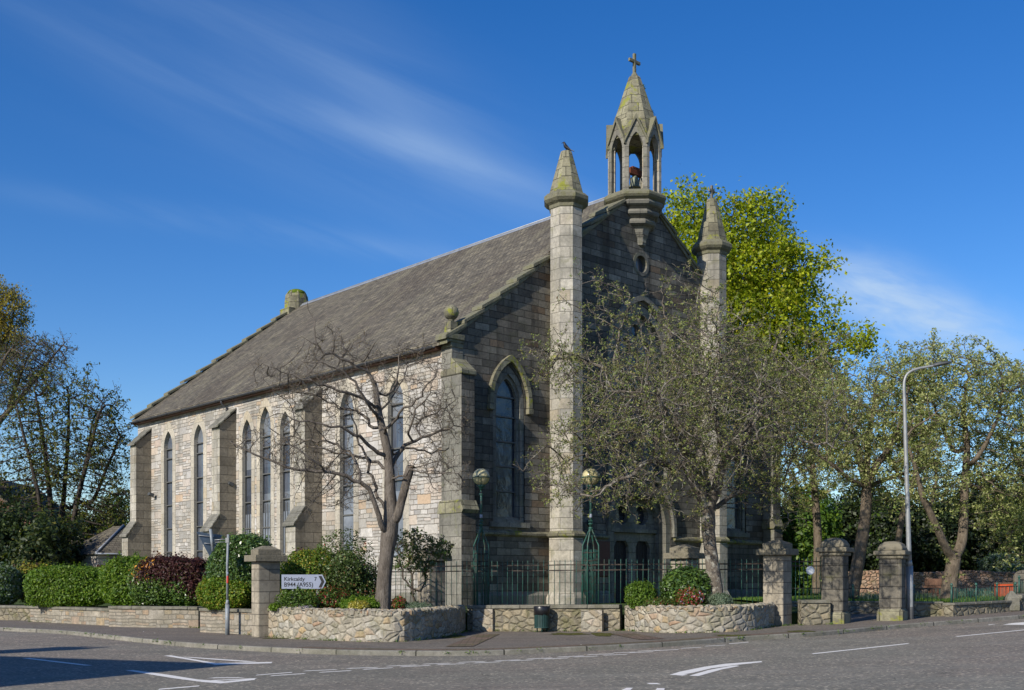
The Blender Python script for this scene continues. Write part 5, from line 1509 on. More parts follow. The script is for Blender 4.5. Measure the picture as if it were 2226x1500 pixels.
def leaves_at(P, size, rng, var=.55, up=.4, nrm=None, asp=.5, droop=0.0):
    """kite-shaped leaves at points P"""
    n = len(P)
    N = rng.normal(size=(n, 3))
    if nrm is not None: N = N * .55 + nrm
    N[:, 2] += up
    N /= np.linalg.norm(N, axis=1)[:, None] + 1e-9
    D = rng.normal(size=(n, 3)); D[:, 2] -= droop
    D -= N * (D * N).sum(1)[:, None]; D /= np.linalg.norm(D, axis=1)[:, None] + 1e-9
    S = np.cross(N, D)
    s = size * (1 + var * rng.uniform(-1, 1, n))[:, None]
    fold = N * s * .10
    return np.stack([P - D * s * .5, P + S * s * asp * .5 + D * s * .08 + fold, P + D * s * .5, P - S * s * asp * .5 + D * s * .08 + fold], 1)

def colonize(seed, skel, att, step, infl, kill, iters=120, jit=.25, up=0.0, maxch=3):
    """skel: list of (pos, parent) ; grows thin branches towards the attraction points"""
    rng = np.random.default_rng(seed)
    pos = [np.array(p, float) for p, _ in skel]; par = [q for _, q in skel]
    nch = [0] * len(pos)
    for q in par:
        if q >= 0: nch[q] += 1
    A = np.array(att, float)
    P0 = np.array(pos)
    nd = np.full(len(A), 1e9); ni = np.zeros(len(A), int)
    def upd(i0):
        NP = np.array(pos[i0:])
        for c in range(0, len(NP), 256):
            B = NP[c:c + 256]
            d = np.sqrt(((A[:, None, :] - B[None]) ** 2).sum(2))
            k = d.argmin(1); m = d[np.arange(len(A)), k]
            w = m < nd
            nd[w] = m[w]; ni[w] = i0 + c + k[w]
    upd(0)
    for it in range(iters):
        keep = nd > kill
        A = A[keep]; nd = nd[keep]; ni = ni[keep]
        if not len(A): break
        act = nd < infl
        if not act.any():
            act = nd <= nd.min() + step
        ids = np.unique(ni[act])
        i0 = len(pos)
        acc = {}
        ai = np.where(act)[0]
        vec = A[ai] - np.array(pos)[ni[ai]]
        vec /= np.linalg.norm(vec, axis=1)[:, None] + 1e-9
        order = np.argsort(ni[ai], kind='stable')
        sidx = ni[ai][order]; sv = vec[order]
        cuts = np.concatenate([[0], np.where(np.diff(sidx))[0] + 1, [len(sidx)]])
        for a, b in zip(cuts[:-1], cuts[1:]):
            i = int(sidx[a])
            if nch[i] >= maxch: continue
            d = sv[a:b].sum(0) + rng.normal(size=3) * jit * (1 if b - a < 4 else .6); d[2] += up
            d /= np.linalg.norm(d) + 1e-9
            pos.append(pos[i] + d * step * rng.uniform(.75, 1.2)); par.append(i); nch.append(0); nch[i] += 1
        if len(pos) == i0: break
        upd(i0)
    return np.array(pos), np.array(par)

def twigs(seed, pos, par, n, ln, segs=3, jit=.5, up=.25, tip_only=True):
    """short crooked spurs on the outer branches"""
    rng = np.random.default_rng(seed)
    pos = list(pos); par = list(par); N = len(pos)
    nc = np.zeros(N, int)
    for q in par:
        if q >= 0: nc[q] += 1
    cand = [i for i in range(N) if nc[i] <= 1 and par[i] >= 0] if tip_only else list(range(1, N))
    for _ in range(n):
        i = cand[rng.integers(len(cand))]
        p = pos[i]; d = p - pos[par[i]]; d = d / (np.linalg.norm(d) + 1e-9)
        d = d + rng.normal(size=3) * .8; d[2] += up; q = i
        for s in range(segs):
            d = d / (np.linalg.norm(d) + 1e-9)
            p = p + d * ln / segs * rng.uniform(.6, 1.3)
            pos.append(p); par.append(q); q = len(pos) - 1
            d = d + rng.normal(size=3) * jit; d[2] += up * .5
    return np.array(pos), np.array(par)

def tree_mesh(pos, par, fixed, tip=.006, ex=2.4, rmin=0.0, rmax=9.0):
    """tubes for a skeleton; fixed: {node: radius} lower bounds"""
    N = len(pos); ch_ = [[] for _ in range(N)]
    for i, q in enumerate(par):
        if q >= 0: ch_[q].append(i)
    rad = np.zeros(N); order = list(range(N))
    for i in reversed(order):
        if ch_[i]: rad[i] = sum(rad[c] ** ex for c in ch_[i]) ** (1 / ex)
        else: rad[i] = tip
        if i in fixed: rad[i] = fixed[i]
    mb = MB()
    roots = [i for i in range(N) if par[i] < 0]
    stack = [(r, None) for r in roots]
    while stack:
        i, pr_ = stack.pop()
        chain = [] if pr_ is None else [pr_]
        j = i
        while True:
            chain.append(j)
            if not ch_[j]: break
            c = max(ch_[j], key=lambda k: rad[k] + (10 if k in fixed and j in fixed and k == j + 1 else 0))
            for k in ch_[j]:
                if k != c: stack.append((k, j))
            j = c
        if len(chain) < 2: continue
        rr = [rad[k] for k in chain]
        if pr_ is not None: rr[0] = min(rr[0], rr[1] * 1.15)
        m = max(rr); n = 10 if m > .1 else 7 if m > .045 else 5 if m > .02 else 3
        P_ = [Vector(pos[k]) for k in chain]
        if m > .1 and len(P_) < 40:
            # knobbly trunk: refine
            P2 = [P_[0]]; r2 = [rr[0]]
            for a in range(len(P_) - 1):
                for t in (.33, .67, 1.0):
                    P2.append(P_[a].lerp(P_[a + 1], t)); r2.append((rr[a] + (rr[a + 1] - rr[a]) * t) * random.uniform(.97, 1.04))
            P_, rr = P2, r2
        mb.tube(P_, rr, n, cap=(n > 5))
    return mb, rad

def skeleton(limbs, Y, scale=1.0, wob=.35):
    """limbs: {name: (parent name or None, [(px, py, radius px, depth offset m)])} traced from the photo"""
    nodes = []; fixed = {}; last = {}; wr = random.Random(len(limbs) * 7)
    allp = {}
    for name, (parent, pts) in limbs.items():
        q = -1
        P_ = [pt(a[0], a[1], Y + a[3]) for a in pts]; R_ = [a[2] / FPX * Y for a in pts]
        if parent is not None:
            # attach to the nearest node of the parent limb
            cand = allp[parent]; q = min(cand, key=lambda i: (Vector(nodes[i][0]) - P_[0]).length)
            P_ = [Vector(nodes[q][0])] + P_; R_ = [R_[0]] + R_
        ids = []
        # Catmull-Rom resample
        n = len(P_)
        for i in range(n - 1):
            p0, p1, p2, p3 = P_[max(i - 1, 0)], P_[i], P_[i + 1], P_[min(i + 2, n - 1)]
            m = max(1, int((p2 - p1).length / (.16 * scale)))
            for k in range(m):
                if i == 0 and k == 0 and parent is not None: continue
                t = k / m
                v = .5 * ((2 * p1) + (p2 - p0) * t + (2 * p0 - 5 * p1 + 4 * p2 - p3) * t * t + (3 * p1 - p0 - 3 * p2 + p3) * t ** 3)
                rr_ = R_[i] + (R_[i + 1] - R_[i]) * t
                w_ = min(.06, wob * .5 * (.02 if rr_ > .10 else .05 if rr_ > .06 else .035 + .012 / max(rr_, .01)))
                if len(ids) > 1: v = v + Vector((wr.uniform(-w_, w_), wr.uniform(-w_, w_), wr.uniform(-w_, w_)))
                nodes.append((tuple(v), q)); q = len(nodes) - 1; fixed[q] = rr_; ids.append(q)
        nodes.append((tuple(P_[-1]), q)); q = len(nodes) - 1; fixed[q] = R_[-1]; ids.append(q)
        allp[name] = ids
    return nodes, fixed
def cloud(rng, ells, Y, n, clump=0, cs=.3):
    """attraction points in ellipsoids given as (px, py, rx px, ry px, depth offset, depth radius, weight)"""
    w = np.array([e[6] if len(e) > 6 else e[2] * e[3] * e[5] for e in ells], float); w /= w.sum()
    out = []
    for e, k in zip(ells, (w * n).astype(int)):
        d = rng.normal(size=(k, 3)); d /= np.linalg.norm(d, axis=1)[:, None]
        r = rng.uniform(0, 1, k) ** (1 / 2.6)
        c = pt(e[0], e[1], Y + e[4])
        sc = (Y + e[4]) / FPX
        out.append(np.array(c) + d * r[:, None] * np.array([e[2] * sc, e[5], e[3] * sc]))
    P = np.concatenate(out)
    if clump:
        C = P[rng.integers(len(P), size=clump)]
        k = rng.integers(clump, size=len(P))
        P = C[k] + rng.normal(size=P.shape) * cs
    return P
def leaf_cloud(rng, pos, rad, thr, per, spread, size, mat, parent, name='crown', up=.4, asp=.5, droop=0.0, frac=1.0):
    idx = np.where(rad <= thr)[0]
    if frac < 1: idx = idx[rng.uniform(size=len(idx)) < frac]
    P = np.repeat(np.asarray(pos)[idx], per, axis=0)
    P = P + rng.normal(size=P.shape) * spread
    return quads_mesh(name, leaves_at(P, size, rng, up=up, asp=asp, droop=droop), mat, parent)

# ---------------------------------------------------------------- bare tree (left planter)
YT = 28.6
T1 = {
 'trunk': (None, [(830, 1345, 22, 0), (832, 1310, 18, 0), (836, 1250, 16, 0), (841, 1200, 16, 0), (846, 1165, 19, 0), (850, 1125, 17, 0), (848, 1075, 13, 0), (846, 1010, 10.5, 0), (838, 960, 9.5, 0), (826, 910, 8, 0), (820, 870, 7, 0), (814, 835, 5.5, 0)]),
 'stub': ('trunk', [(862, 1128, 10, -.1), (874, 1085, 9.5, -.15), (884, 1045, 9.5, -.2), (892, 1018, 10.5, -.25)]),
 'bigl': ('trunk', [(833, 1150, 9, -.2), (818, 1105, 7.5, -.4), (802, 1062, 6.8, -.55), (783, 1048, 5.8, -.7), (735, 1032, 5, -1.0), (667, 1020, 4.2, -1.3), (617, 1010, 3.6, -1.5), (567, 992, 3, -1.6), (540, 978, 2.4, -1.7), (500, 960, 1.2, -1.8)]),
 'bigl2': ('bigl', [(780, 1015, 4.5, -.2), (760, 985, 4, 0), (735, 968, 3.4, .2), (700, 960, 3, .4), (665, 955, 2.4, .6), (625, 950, 1.4, .8)]),
 'thin': ('trunk', [(836, 1105, 5.5, .35), (815, 1060, 4.8, .6), (800, 1012, 4.2, .8), (786, 975, 3.4, 1.0), (770, 930, 2.6, 1.2), (762, 900, 1.8, 1.3)]),
 'rt': ('trunk', [(853, 1010, 7, .2), (870, 978, 6.2, .3), (893, 962, 5.2, .4), (917, 952, 4.4, .5), (945, 945, 3.6, .6), (975, 932, 2.8, .7), (1003, 928, 1.6, .8)]),
 'rt2': ('rt', [(885, 935, 3.6, 0), (900, 905, 3, -.2), (915, 880, 2.4, -.4), (935, 850, 1.8, -.6), (945, 820, 1.2, -.7)]),
 'rt3': ('rt', [(905, 925, 3, .9), (935, 900, 2.6, 1.2), (965, 885, 2, 1.5), (990, 870, 1.3, 1.7)]),
 'lowr': ('trunk', [(870, 1035, 3.2, -.4), (900, 1020, 2.6, -.7), (935, 1030, 2, -1), (975, 1032, 1.5, -1.2), (1010, 1020, 1, -1.4)]),
 'm1': ('trunk', [(822, 985, 6, -.2), (795, 958, 5, -.5), (765, 942, 4.4, -.8), (735, 930, 3.6, -1.1), (700, 922, 3, -1.3), (655, 916, 2.2, -1.5), (620, 900, 1.3, -1.7)]),
 'm2': ('trunk', [(812, 930, 5, .3), (790, 905, 4.2, .6), (760, 892, 3.6, .9), (735, 886, 3, 1.1), (700, 868, 2.6, 1.3), (685, 860, 2, 1.4), (650, 850, 1.2, 1.6)]),
 'm3': ('trunk', [(815, 885, 5, -.3), (797, 870, 4.2, -.5), (765, 862, 4, -.8), (735, 848, 3.6, -1), (705, 838, 3.2, -1.2), (675, 830, 2.6, -1.4), (640, 818, 2.2, -1.5), (597, 806, 1.4, -1.6), (570, 790, .9, -1.7)]),
 'top': ('trunk', [(808, 822, 5, .1), (797, 805, 4.5, .1), (775, 797, 4, 0), (748, 783, 3.8, -.1), (720, 772, 3.4, -.2), (690, 757, 3, -.3), (672, 748, 2, -.4), (662, 735, 1.2, -.4)]),
 'spike': ('top', [(688, 745, 2.4, -.3), (683, 715, 2, -.3), (690, 695, 1.6, -.3), (672, 672, 1.2, -.3), (668, 655, .8, -.3)]),
 'top2': ('top', [(752, 765, 3, .4), (745, 745, 2.6, .6), (735, 725, 2, .8), (725, 705, 1.2, .9)]),
 'top3': ('top', [(790, 780, 2.6, -.5), (800, 760, 2.2, -.7), (815, 745, 1.5, -.9)]),
 'm4': ('trunk', [(818, 900, 4.6, -.9), (795, 875, 4, -1.3), (768, 835, 3.4, -1.6), (735, 805, 2.8, -1.8), (700, 792, 2.2, -1.9), (655, 785, 1.3, -2)]),
 'm5': ('trunk', [(835, 1020, 5, .6), (808, 1000, 4.4, 1.0), (770, 990, 3.8, 1.4), (725, 985, 3.2, 1.7), (680, 972, 2.4, 2.0), (630, 985, 1.4, 2.2)]),
 'm6': ('bigl', [(700, 1015, 3, -1.4), (660, 985, 2.6, -1.7), (620, 955, 2, -1.9), (585, 930, 1.2, -2)]),
 'r5': ('trunk', [(845, 925, 4.4, -.6), (872, 900, 3.8, -.9), (905, 868, 3, -1.2), (930, 835, 2.2, -1.4), (950, 805, 1.2, -1.5)]),
 'r6': ('trunk', [(862, 985, 4, 1.0), (895, 975, 3.4, 1.4), (935, 985, 2.6, 1.7), (975, 975, 1.6, 1.9)]),
 'r7': ('trunk', [(840, 860, 3.8, .2), (856, 830, 3, .3), (866, 795, 2.4, .4), (872, 760, 1.3, .5)]),
 'tr': ('trunk', [(828, 890, 3.6, .5), (850, 870, 3, .8), (868, 840, 2.4, 1.1), (890, 800, 1.8, 1.3), (915, 785, 1.1, 1.4)]),
}
for k_ in T1:
    if k_ not in ('trunk', 'stub'): T1[k_] = (T1[k_][0], [(a, b, c * .74, d) for a, b, c, d in T1[k_][1]])
sk, fx = skeleton(T1, YT, wob=.4)
rng = np.random.default_rng(11)
att = cloud(rng, [(745, 765, 85, 50, 0, 1.0), (640, 830, 85, 45, -.6, 1.2), (700, 860, 110, 60, 0, 1.5), (600, 960, 100, 55, -1.0, 1.0), (690, 1000, 100, 60, 0, 1.2), (930, 880, 85, 80, .4, 1.2), (970, 920, 65, 55, .6, 1.0), (950, 1020, 85, 45, -.6, 1.0), (880, 790, 80, 50, .8, .9), (720, 1075, 90, 45, 0, 1.0), (800, 830, 60, 60, 0, .8)], YT, 2600, 760, .14)
pos, par = colonize(5, sk, att, .10, .85, .11, 110, .20, .06)
pos, par = twigs(6, pos, par, 5200, .20, 3, .6, .2)
base = pt(830, 1330, YT)
t1 = thing('bare_tree', 'leafless crooked tree with a cut stub limb growing in the left planter', 'tree', tuple(base))
mb, rad = tree_mesh(pos, par, fx, .0036, 2.7)
mb.build('trunk', M['bark_grey'], t1, uv=False)
e_ = pt(892, 1016, YT - .25); c_ = MB().lathe((0, 0, 0), [(.118, -.02), (.112, .012), (.02, .02)], 12)
for i, v in enumerate(c_.v): c_.v[i] = (e_.x + v[0] + v[2] * .2, e_.y + v[1], e_.z + v[2] - v[0] * -.2)
c_.build('cut_face', plain_mat('cut_wood', (.20, .14, .09), .8, .2, var=.3), t1)
leaf_cloud(rng, pos, rad, .0037, 1, .015, .028, leaf_mat('leaf_bud_brown', [(0, (.15, .10, .05)), (1, (.25, .2, .08))], .3), t1, 'buds', frac=.5)

# ---------------------------------------------------------------- budding tree (right planter)
YB = 29.8
T2 = {
 'trunk': (None, [(1560, 1325, 20, 0), (1556, 1290, 16.5, 0), (1549, 1230, 14.5, 0), (1543, 1180, 14, 0), (1539, 1140, 15.5, 0), (1538, 1105, 15, 0)]),
 'la': ('trunk', [(1522, 1072, 10, -.2), (1500, 1030, 8.5, -.4), (1488, 990, 7, -.6), (1478, 955, 6, -.8), (1460, 920, 5, -1), (1425, 905, 4.5, -1.2), (1400, 880, 3.8, -1.3), (1360, 860, 3, -1.4), (1320, 850, 2, -1.5)]),
 'la2': ('la', [(1472, 1016, 6.5, -.7), (1441, 1005, 5.5, -1.0), (1415, 1002, 4.8, -1.3), (1385, 1020, 4, -1.6), (1352, 1042, 3.4, -1.8), (1320, 1060, 2.6, -2), (1288, 1080, 1.6, -2.1)]),
 'la3': ('la', [(1450, 960, 5, .5), (1415, 950, 4.4, .8), (1370, 955, 3.8, 1.1), (1320, 968, 3, 1.4), (1270, 985, 2.2, 1.6), (1225, 1000, 1.2, 1.7)]),
 'lb': ('la', [(1400, 880, 5, .4), (1375, 850, 4.5, .6), (1340, 825, 3.6, .8), (1335, 780, 3, .9), (1345, 735, 2.4, 1.0), (1360, 690, 1.6, 1.0), (1370, 640, 1, 1.1)]),
 'lb2': ('lb', [(1310, 800, 3, 1.0), (1275, 790, 2.6, 1.2), (1240, 770, 2, 1.4), (1200, 762, 1.2, 1.5)]),
 'mid': ('trunk', [(1535, 1060, 9, .5), (1528, 1015, 8, .8), (1520, 960, 7, 1.0), (1505, 900, 6, 1.1), (1490, 850, 5.2, 1.1), (1478, 800, 4.6, 1.0), (1470, 770, 4.2, .9), (1455, 720, 3, .8), (1445, 670, 2, .8), (1440, 620, 1.2, .8)]),
 'mid2': ('mid', [(1475, 760, 3.6, .6), (1495, 730, 3, .4), (1510, 690, 2.4, .2), (1520, 650, 1.8, 0), (1525, 610, 1.2, 0)]),
 'mid3': ('mid', [(1498, 850, 3.8, .8), (1540, 815, 3.2, .5), (1570, 780, 2.6, .3), (1600, 740, 2, .1), (1615, 700, 1.2, 0)]),
 'ra': ('trunk', [(1557, 1065, 10, -.2), (1566, 1020, 8.5, -.4), (1592, 985, 7.5, -.6), (1620, 965, 6.5, -.8), (1645, 955, 5.6, -.9), (1690, 950, 4.6, -1.0), (1735, 952, 3.6, -1.2), (1780, 962, 2.4, -1.4), (1820, 975, 1.3, -1.5)]),
 'rb': ('ra', [(1612, 940, 6, .4), (1632, 905, 5.6, .6), (1645, 875, 5, .7), (1670, 845, 4.4, .8), (1697, 820, 4, .9), (1728, 802, 3.4, 1.0), (1760, 788, 2.8, 1.0), (1800, 755, 2, 1.0), (1835, 738, 1.2, 1.0), (1848, 722, .8, 1.0)]),
 'rc': ('rb', [(1655, 820, 3.6, .2), (1665, 785, 3, 0), (1690, 750, 2.2, -.2), (1700, 715, 1.4, -.3)]),
 'rd': ('ra', [(1575, 960, 6, .6), (1570, 910, 5, .9), (1580, 860, 4, 1.2), (1600, 820, 3, 1.4), (1620, 790, 2, 1.6)]),
 're': ('trunk', [(1560, 1100, 5, .4), (1590, 1080, 4.2, .7), (1625, 1075, 3.4, 1.0), (1665, 1060, 2.6, 1.3), (1700, 1050, 1.5, 1.5)]),
 'back': ('mid', [(1500, 960, 5, 1.6), (1460, 900, 4.2, 2.2), (1420, 820, 3.2, 2.6), (1400, 740, 2.2, 2.8), (1390, 690, 1.2, 2.8)]),
 'front2': ('la', [(1490, 985, 6, -1.2), (1470, 940, 5, -2.2), (1450, 900, 3.6, -3.0), (1430, 860, 2, -3.5)]),
 'front3': ('ra', [(1600, 985, 5, -1.4), (1620, 950, 4.4, -2.4), (1640, 910, 3, -3.2), (1650, 870, 1.6, -3.6)]),
 'back2': ('ra', [(1590, 985, 5, 1.2), (1610, 940, 4.4, 2.2), (1640, 880, 3, 3.0), (1650, 830, 1.6, 3.4)]),
 'front': ('ra', [(1570, 990, 5, -1.2), (1560, 930, 4.4, -1.8), (1545, 870, 3.4, -2.2), (1560, 800, 2.2, -2.4), (1570, 740, 1.2, -2.5)]),
}
for k_ in T2:
    if k_ != 'trunk': T2[k_] = (T2[k_][0], [(a, b, c * (1.25 - .5 * i_ / len(T2[k_][1])), d) for i_, (a, b, c, d) in enumerate(T2[k_][1])])
sk, fx = skeleton(T2, YB, wob=1.3)
rng = np.random.default_rng(21)
att = cloud(rng, [(1320, 670, 85, 80, .8, 1.2), (1190, 780, 50, 40, 1, 1.0), (1210, 1030, 70, 60, .3, 1.2), (1500, 655, 85, 60, .3, 1.4), (1230, 800, 75, 70, 1, 1.2), (1320, 820, 110, 90, .2, 1.8), (1440, 790, 110, 100, 0, 2.2), (1560, 820, 110, 110, 0, 2.2), (1690, 800, 105, 75, .4, 1.8), (1790, 770, 60, 60, .8, 1.1),
                  (1750, 900, 100, 80, 0, 1.8), (1830, 930, 55, 60, 0, 1.1), (1280, 960, 110, 70, .3, 1.8), (1380, 1060, 120, 60, -1, 1.4), (1480, 980, 130, 80, -.4, 1.8), (1650, 1010, 110, 90, .4, 1.7), (1260, 1080, 70, 40, -1.2, 1.0), (1700, 1100, 60, 40, .5, 1.1), (1500, 1110, 60, 30, -.8, .8), (1420, 900, 150, 110, -2.6, 1.8), (1600, 900, 150, 120, -2.8, 1.8), (1540, 760, 120, 90, -2.2, 1.6), (1480, 860, 150, 110, 2.8, 1.8), (1640, 870, 140, 110, 2.8, 1.8), (1580, 1020, 100, 50, -2.8, 1.3)], YB, 9000, 2400, .20)
pos, par = colonize(8, sk, att, .13, .9, .14, 110, .36, .04)
pos, par = twigs(9, pos, par, 8500, .28, 3, .6, .2)
base = pt(1558, 1312, YB)
t2 = thing('budding_tree', 'wide crooked tree just coming into leaf in the right planter', 'tree', tuple(base))
mb, rad = tree_mesh(pos, par, fx, .0052, 2.6)
mb.build('trunk', M['bark_lich'], t2, uv=False)
leaf_cloud(rng, pos, rad, .0054, 6, .034, .058, L['tuft'], t2, 'crown', frac=.32)

# ---------------------------------------------------------------- generic grown tree
def grown_tree(name, label, px, pyb, Y, trunk, ells, natt, step, infl, kill, tip, bark, leaf, lsize, per, spread, seed, group=None, cat='tree', clump=0, cs=.3, tw=0, twl=.4, up=.05, frac=1.0, jit=.3, zb=None, asp=.5, lup=.4, droop=0, uplift=.4):
    rng = np.random.default_rng(seed)
    sk, fx = skeleton(trunk, Y, max(1.0, step / .2))
    att = cloud(rng, ells, Y, natt, clump, cs)
    pos, par = colonize(seed, sk, att, step, infl, kill, 160, jit, up)
    if tw: pos, par = twigs(seed + 1, pos, par, tw, twl, 3, .45, .3)
    b = pt(px, pyb, Y)
    if zb is not None: b.z = zb
    o = thing(name, label, cat, tuple(b), 0, group)
    mb, rad = tree_mesh(pos, par, fx, tip, 2.35)
    mb.build('trunk', bark, o, uv=False)
    leaf_cloud(rng, pos, rad, tip * 1.05, per, spread, lsize, leaf, o, 'crown', frac=frac, asp=asp, up=lup, droop=droop)
    return o, pos, rad
# tall lime-green tree right of the church
YM = 66
grown_tree('maple_tree', 'tall tree in bright lime-green leaf rising behind the right turret', 1640, 1290, YM,
    {'t': (None, [(1652, 1292, 15, 0), (1650, 1150, 12, 0), (1640, 1000, 10, 0), (1630, 850, 8, 0), (1615, 700, 5, 0), (1600, 580, 3, 0), (1590, 500, 1.5, 0)]),
     'a': ('t', [(1680, 900, 5, -.5), (1730, 820, 3.5, -1), (1780, 770, 2, -1)]), 'b': ('t', [(1590, 820, 5, .5), (1550, 700, 3.5, 1), (1520, 600, 2, 1)]),
     'c': ('t', [(1660, 780, 4, 1), (1700, 700, 3, 1.5), (1740, 640, 1.5, 1.5)])},
    [(1600, 500, 95, 65, 0, 2.2), (1490, 480, 55, 70, .5, 2), (1660, 480, 55, 45, 0, 1.5), (1560, 600, 120, 90, 0, 3.2), (1680, 600, 100, 80, 0, 2.6), (1755, 600, 52, 28, -.5, 1.2), (1640, 720, 130, 90, 0, 3.4), (1760, 700, 70, 50, 0, 1.8), (1740, 790, 80, 55, 0, 2), (1850, 745, 42, 28, -1, 1.0), (1650, 850, 130, 80, 0, 3), (1520, 720, 90, 120, 1, 2.6)],
    3300, .38, 2.6, .42, .013, M['bark_dark'], L['lime'], .21, 15, .30, 31, tw=1300, twl=.9, up=.02, jit=.22, asp=.62, lup=.7)
grp_r = 'pale-leaved crooked trees on the churchyard lawn'
def rtree(label, px, pyb, Y, trunk, ells, n, seed, leaf='pale', lsize=.085, per=8):
    return grown_tree('lawn_tree', label, px, pyb, Y, trunk, ells, n, .19, 1.2, .2, .0065, M['bark_flaky'], L[leaf], lsize, per, .065, seed, grp_r, clump=max(200, n // 3), cs=.28, tw=n // 2, twl=.35, up=.03, frac=.85, zb=.75, lup=.6)
rtree('slightly leaning pale-leaved tree between the two old pillars', 1860, 1290, 38.5,
    {'t': (None, [(1850, 1300, 16, 0), (1862, 1240, 14, 0), (1874, 1170, 13, 0), (1882, 1110, 12, 0), (1884, 1060, 11, 0)]),
     'a': ('t', [(1872, 1010, 8, .3), (1860, 960, 6.5, .6), (1840, 910, 5, .8), (1830, 860, 3.5, 1), (1820, 820, 2, 1)]),
     'b': ('t', [(1900, 1020, 8, -.3), (1925, 985, 6.5, -.5), (1950, 940, 5, -.8), (1965, 890, 3.5, -1), (1975, 840, 2, -1)]),
     'c': ('t', [(1885, 1000, 7, .5), (1890, 940, 6, .8), (1900, 880, 4.5, 1), (1905, 820, 2.5, 1)]),
     'd': ('t', [(1920, 1045, 5, .5), (1960, 1030, 4.2, .8), (2000, 1020, 2.5, 1)]), 'e': ('t', [(1845, 1040, 5, -.4), (1810, 1010, 4, -.8), (1780, 990, 2.5, -1)])},
    [(1870, 860, 110, 70, 0, 2), (1960, 840, 70, 60, 0, 1.6), (1820, 900, 80, 70, 0, 1.8), (1900, 960, 110, 60, 0, 2), (1800, 990, 70, 60, -.5, 1.4), (1960, 980, 70, 60, .3, 1.6), (1860, 1040, 60, 30, 0, 1.2), (1945, 1070, 50, 35, 0, 1.1)], 1900, 41)
rtree('big forked pale-leaved tree on the lawn right of the street lamp', 2060, 1305, 37.5,
    {'t': (None, [(2058, 1312, 22, 0), (2062, 1290, 18, 0), (2068, 1250, 15.5, 0), (2074, 1215, 14.5, 0)]),
     'l': ('t', [(2058, 1195, 9.5, -.2), (2040, 1155, 8, -.4), (2022, 1115, 7.5, -.6), (2008, 1085, 7, -.7), (1998, 1050, 5, -.8), (1985, 1000, 4, -1), (1970, 950, 2.5, -1.1)]),
     'l2': ('l', [(2028, 1085, 4.5, -.2), (2035, 1040, 3.6, 0), (2040, 1000, 2.2, .2)]),
     'r': ('t', [(2090, 1180, 11, .2), (2095, 1130, 10, .3), (2096, 1080, 9, .4), (2100, 1020, 8, .5), (2102, 960, 6.5, .5), (2095, 900, 5, .6), (2100, 840, 3.2, .6), (2105, 790, 1.8, .6)]),
     'r2': ('r', [(2120, 1000, 5.5, -.3), (2150, 950, 4.5, -.6), (2170, 900, 3.5, -.8), (2180, 840, 2, -1)]),
     'r3': ('r', [(2075, 980, 5, 1), (2050, 930, 4, 1.3), (2030, 880, 2.8, 1.5), (2020, 820, 1.6, 1.6)]),
     'r4': ('r', [(2135, 1060, 4.5, .8), (2175, 1030, 3.6, 1.2), (2210, 1000, 2.2, 1.4)])},
    [(2040, 820, 80, 55, 0, 1.8), (2110, 820, 85, 60, 0, 2), (2180, 850, 70, 65, 0, 1.8), (2080, 900, 120, 70, 0, 2.4), (2180, 960, 80, 80, .3, 2), (2000, 960, 60, 80, -.5, 1.5), (2030, 1060, 60, 50, -.5, 1.2), (2130, 1060, 80, 60, .3, 1.6), (2200, 1080, 70, 70, .5, 1.4), (2020, 780, 40, 22, 0, 1)], 2300, 43)
rtree('pale-leaved tree partly outside the right edge of the photo', 2262, 1300, 39.0,
    {'t': (None, [(2270, 1305, 15, 0), (2265, 1200, 12, 0), (2262, 1100, 10, 0), (2258, 1000, 7, 0), (2250, 900, 4, 0), (2245, 800, 2, 0)]),
     'a': ('t', [(2235, 1060, 5, .5), (2210, 1000, 4, .8), (2190, 940, 2.5, 1)]), 'b': ('t', [(2290, 1020, 5, 0), (2310, 940, 4, 0), (2320, 860, 2, 0)])},
    [(2240, 830, 70, 50, 0, 1.8), (2300, 860, 80, 80, 0, 2), (2230, 950, 70, 80, 0, 1.8), (2290, 1020, 70, 80, 0, 1.8), (2215, 1080, 50, 60, 0, 1.4), (2200, 1160, 50, 60, 0, 1.2), (2270, 1150, 60, 60, 0, 1.4)], 1700, 47)
rtree('pale-leaved tree behind the budding tree, right of the church wall', 1768, 1290, 46.0,
    {'t': (None, [(1775, 1290, 11, 0), (1778, 1180, 9, 0), (1772, 1080, 8, 0), (1765, 990, 6, 0), (1770, 900, 4, 0), (1775, 830, 2, 0)]),
     'a': ('t', [(1740, 1020, 4, .5), (1720, 960, 3, .8), (1710, 900, 2, 1)]), 'b': ('t', [(1800, 1000, 4, 0), (1825, 930, 3, 0), (1840, 860, 2, 0)])},
    [(1770, 850, 80, 55, 0, 2), (1730, 930, 60, 70, 0, 2), (1810, 930, 70, 70, 0, 2), (1770, 1010, 80, 60, 0, 2), (1730, 1060, 50, 50, 0, 1.6)], 1500, 49, 'tuft', .11)
rtree('slim pale-leaved tree far back between the pillars and the street lamp', 1985, 1290, 45.0,
    {'t': (None, [(1940, 1290, 8, 0), (1950, 1200, 7, 0), (1962, 1120, 6.5, 0), (1985, 1050, 5.5, 0), (2000, 970, 4, 0), (2005, 890, 2.5, 0), (2010, 810, 1.5, 0)]),
     'a': ('t', [(1960, 1040, 4, .5), (1930, 980, 3, .8), (1920, 900, 2, 1)])},
    [(2000, 800, 45, 30, 0, 1.6), (1980, 870, 70, 50, 0, 2), (2030, 930, 60, 60, 0, 2), (1930, 940, 50, 50, 0, 1.6), (2000, 1030, 60, 50, 0, 1.6)], 1200, 53)
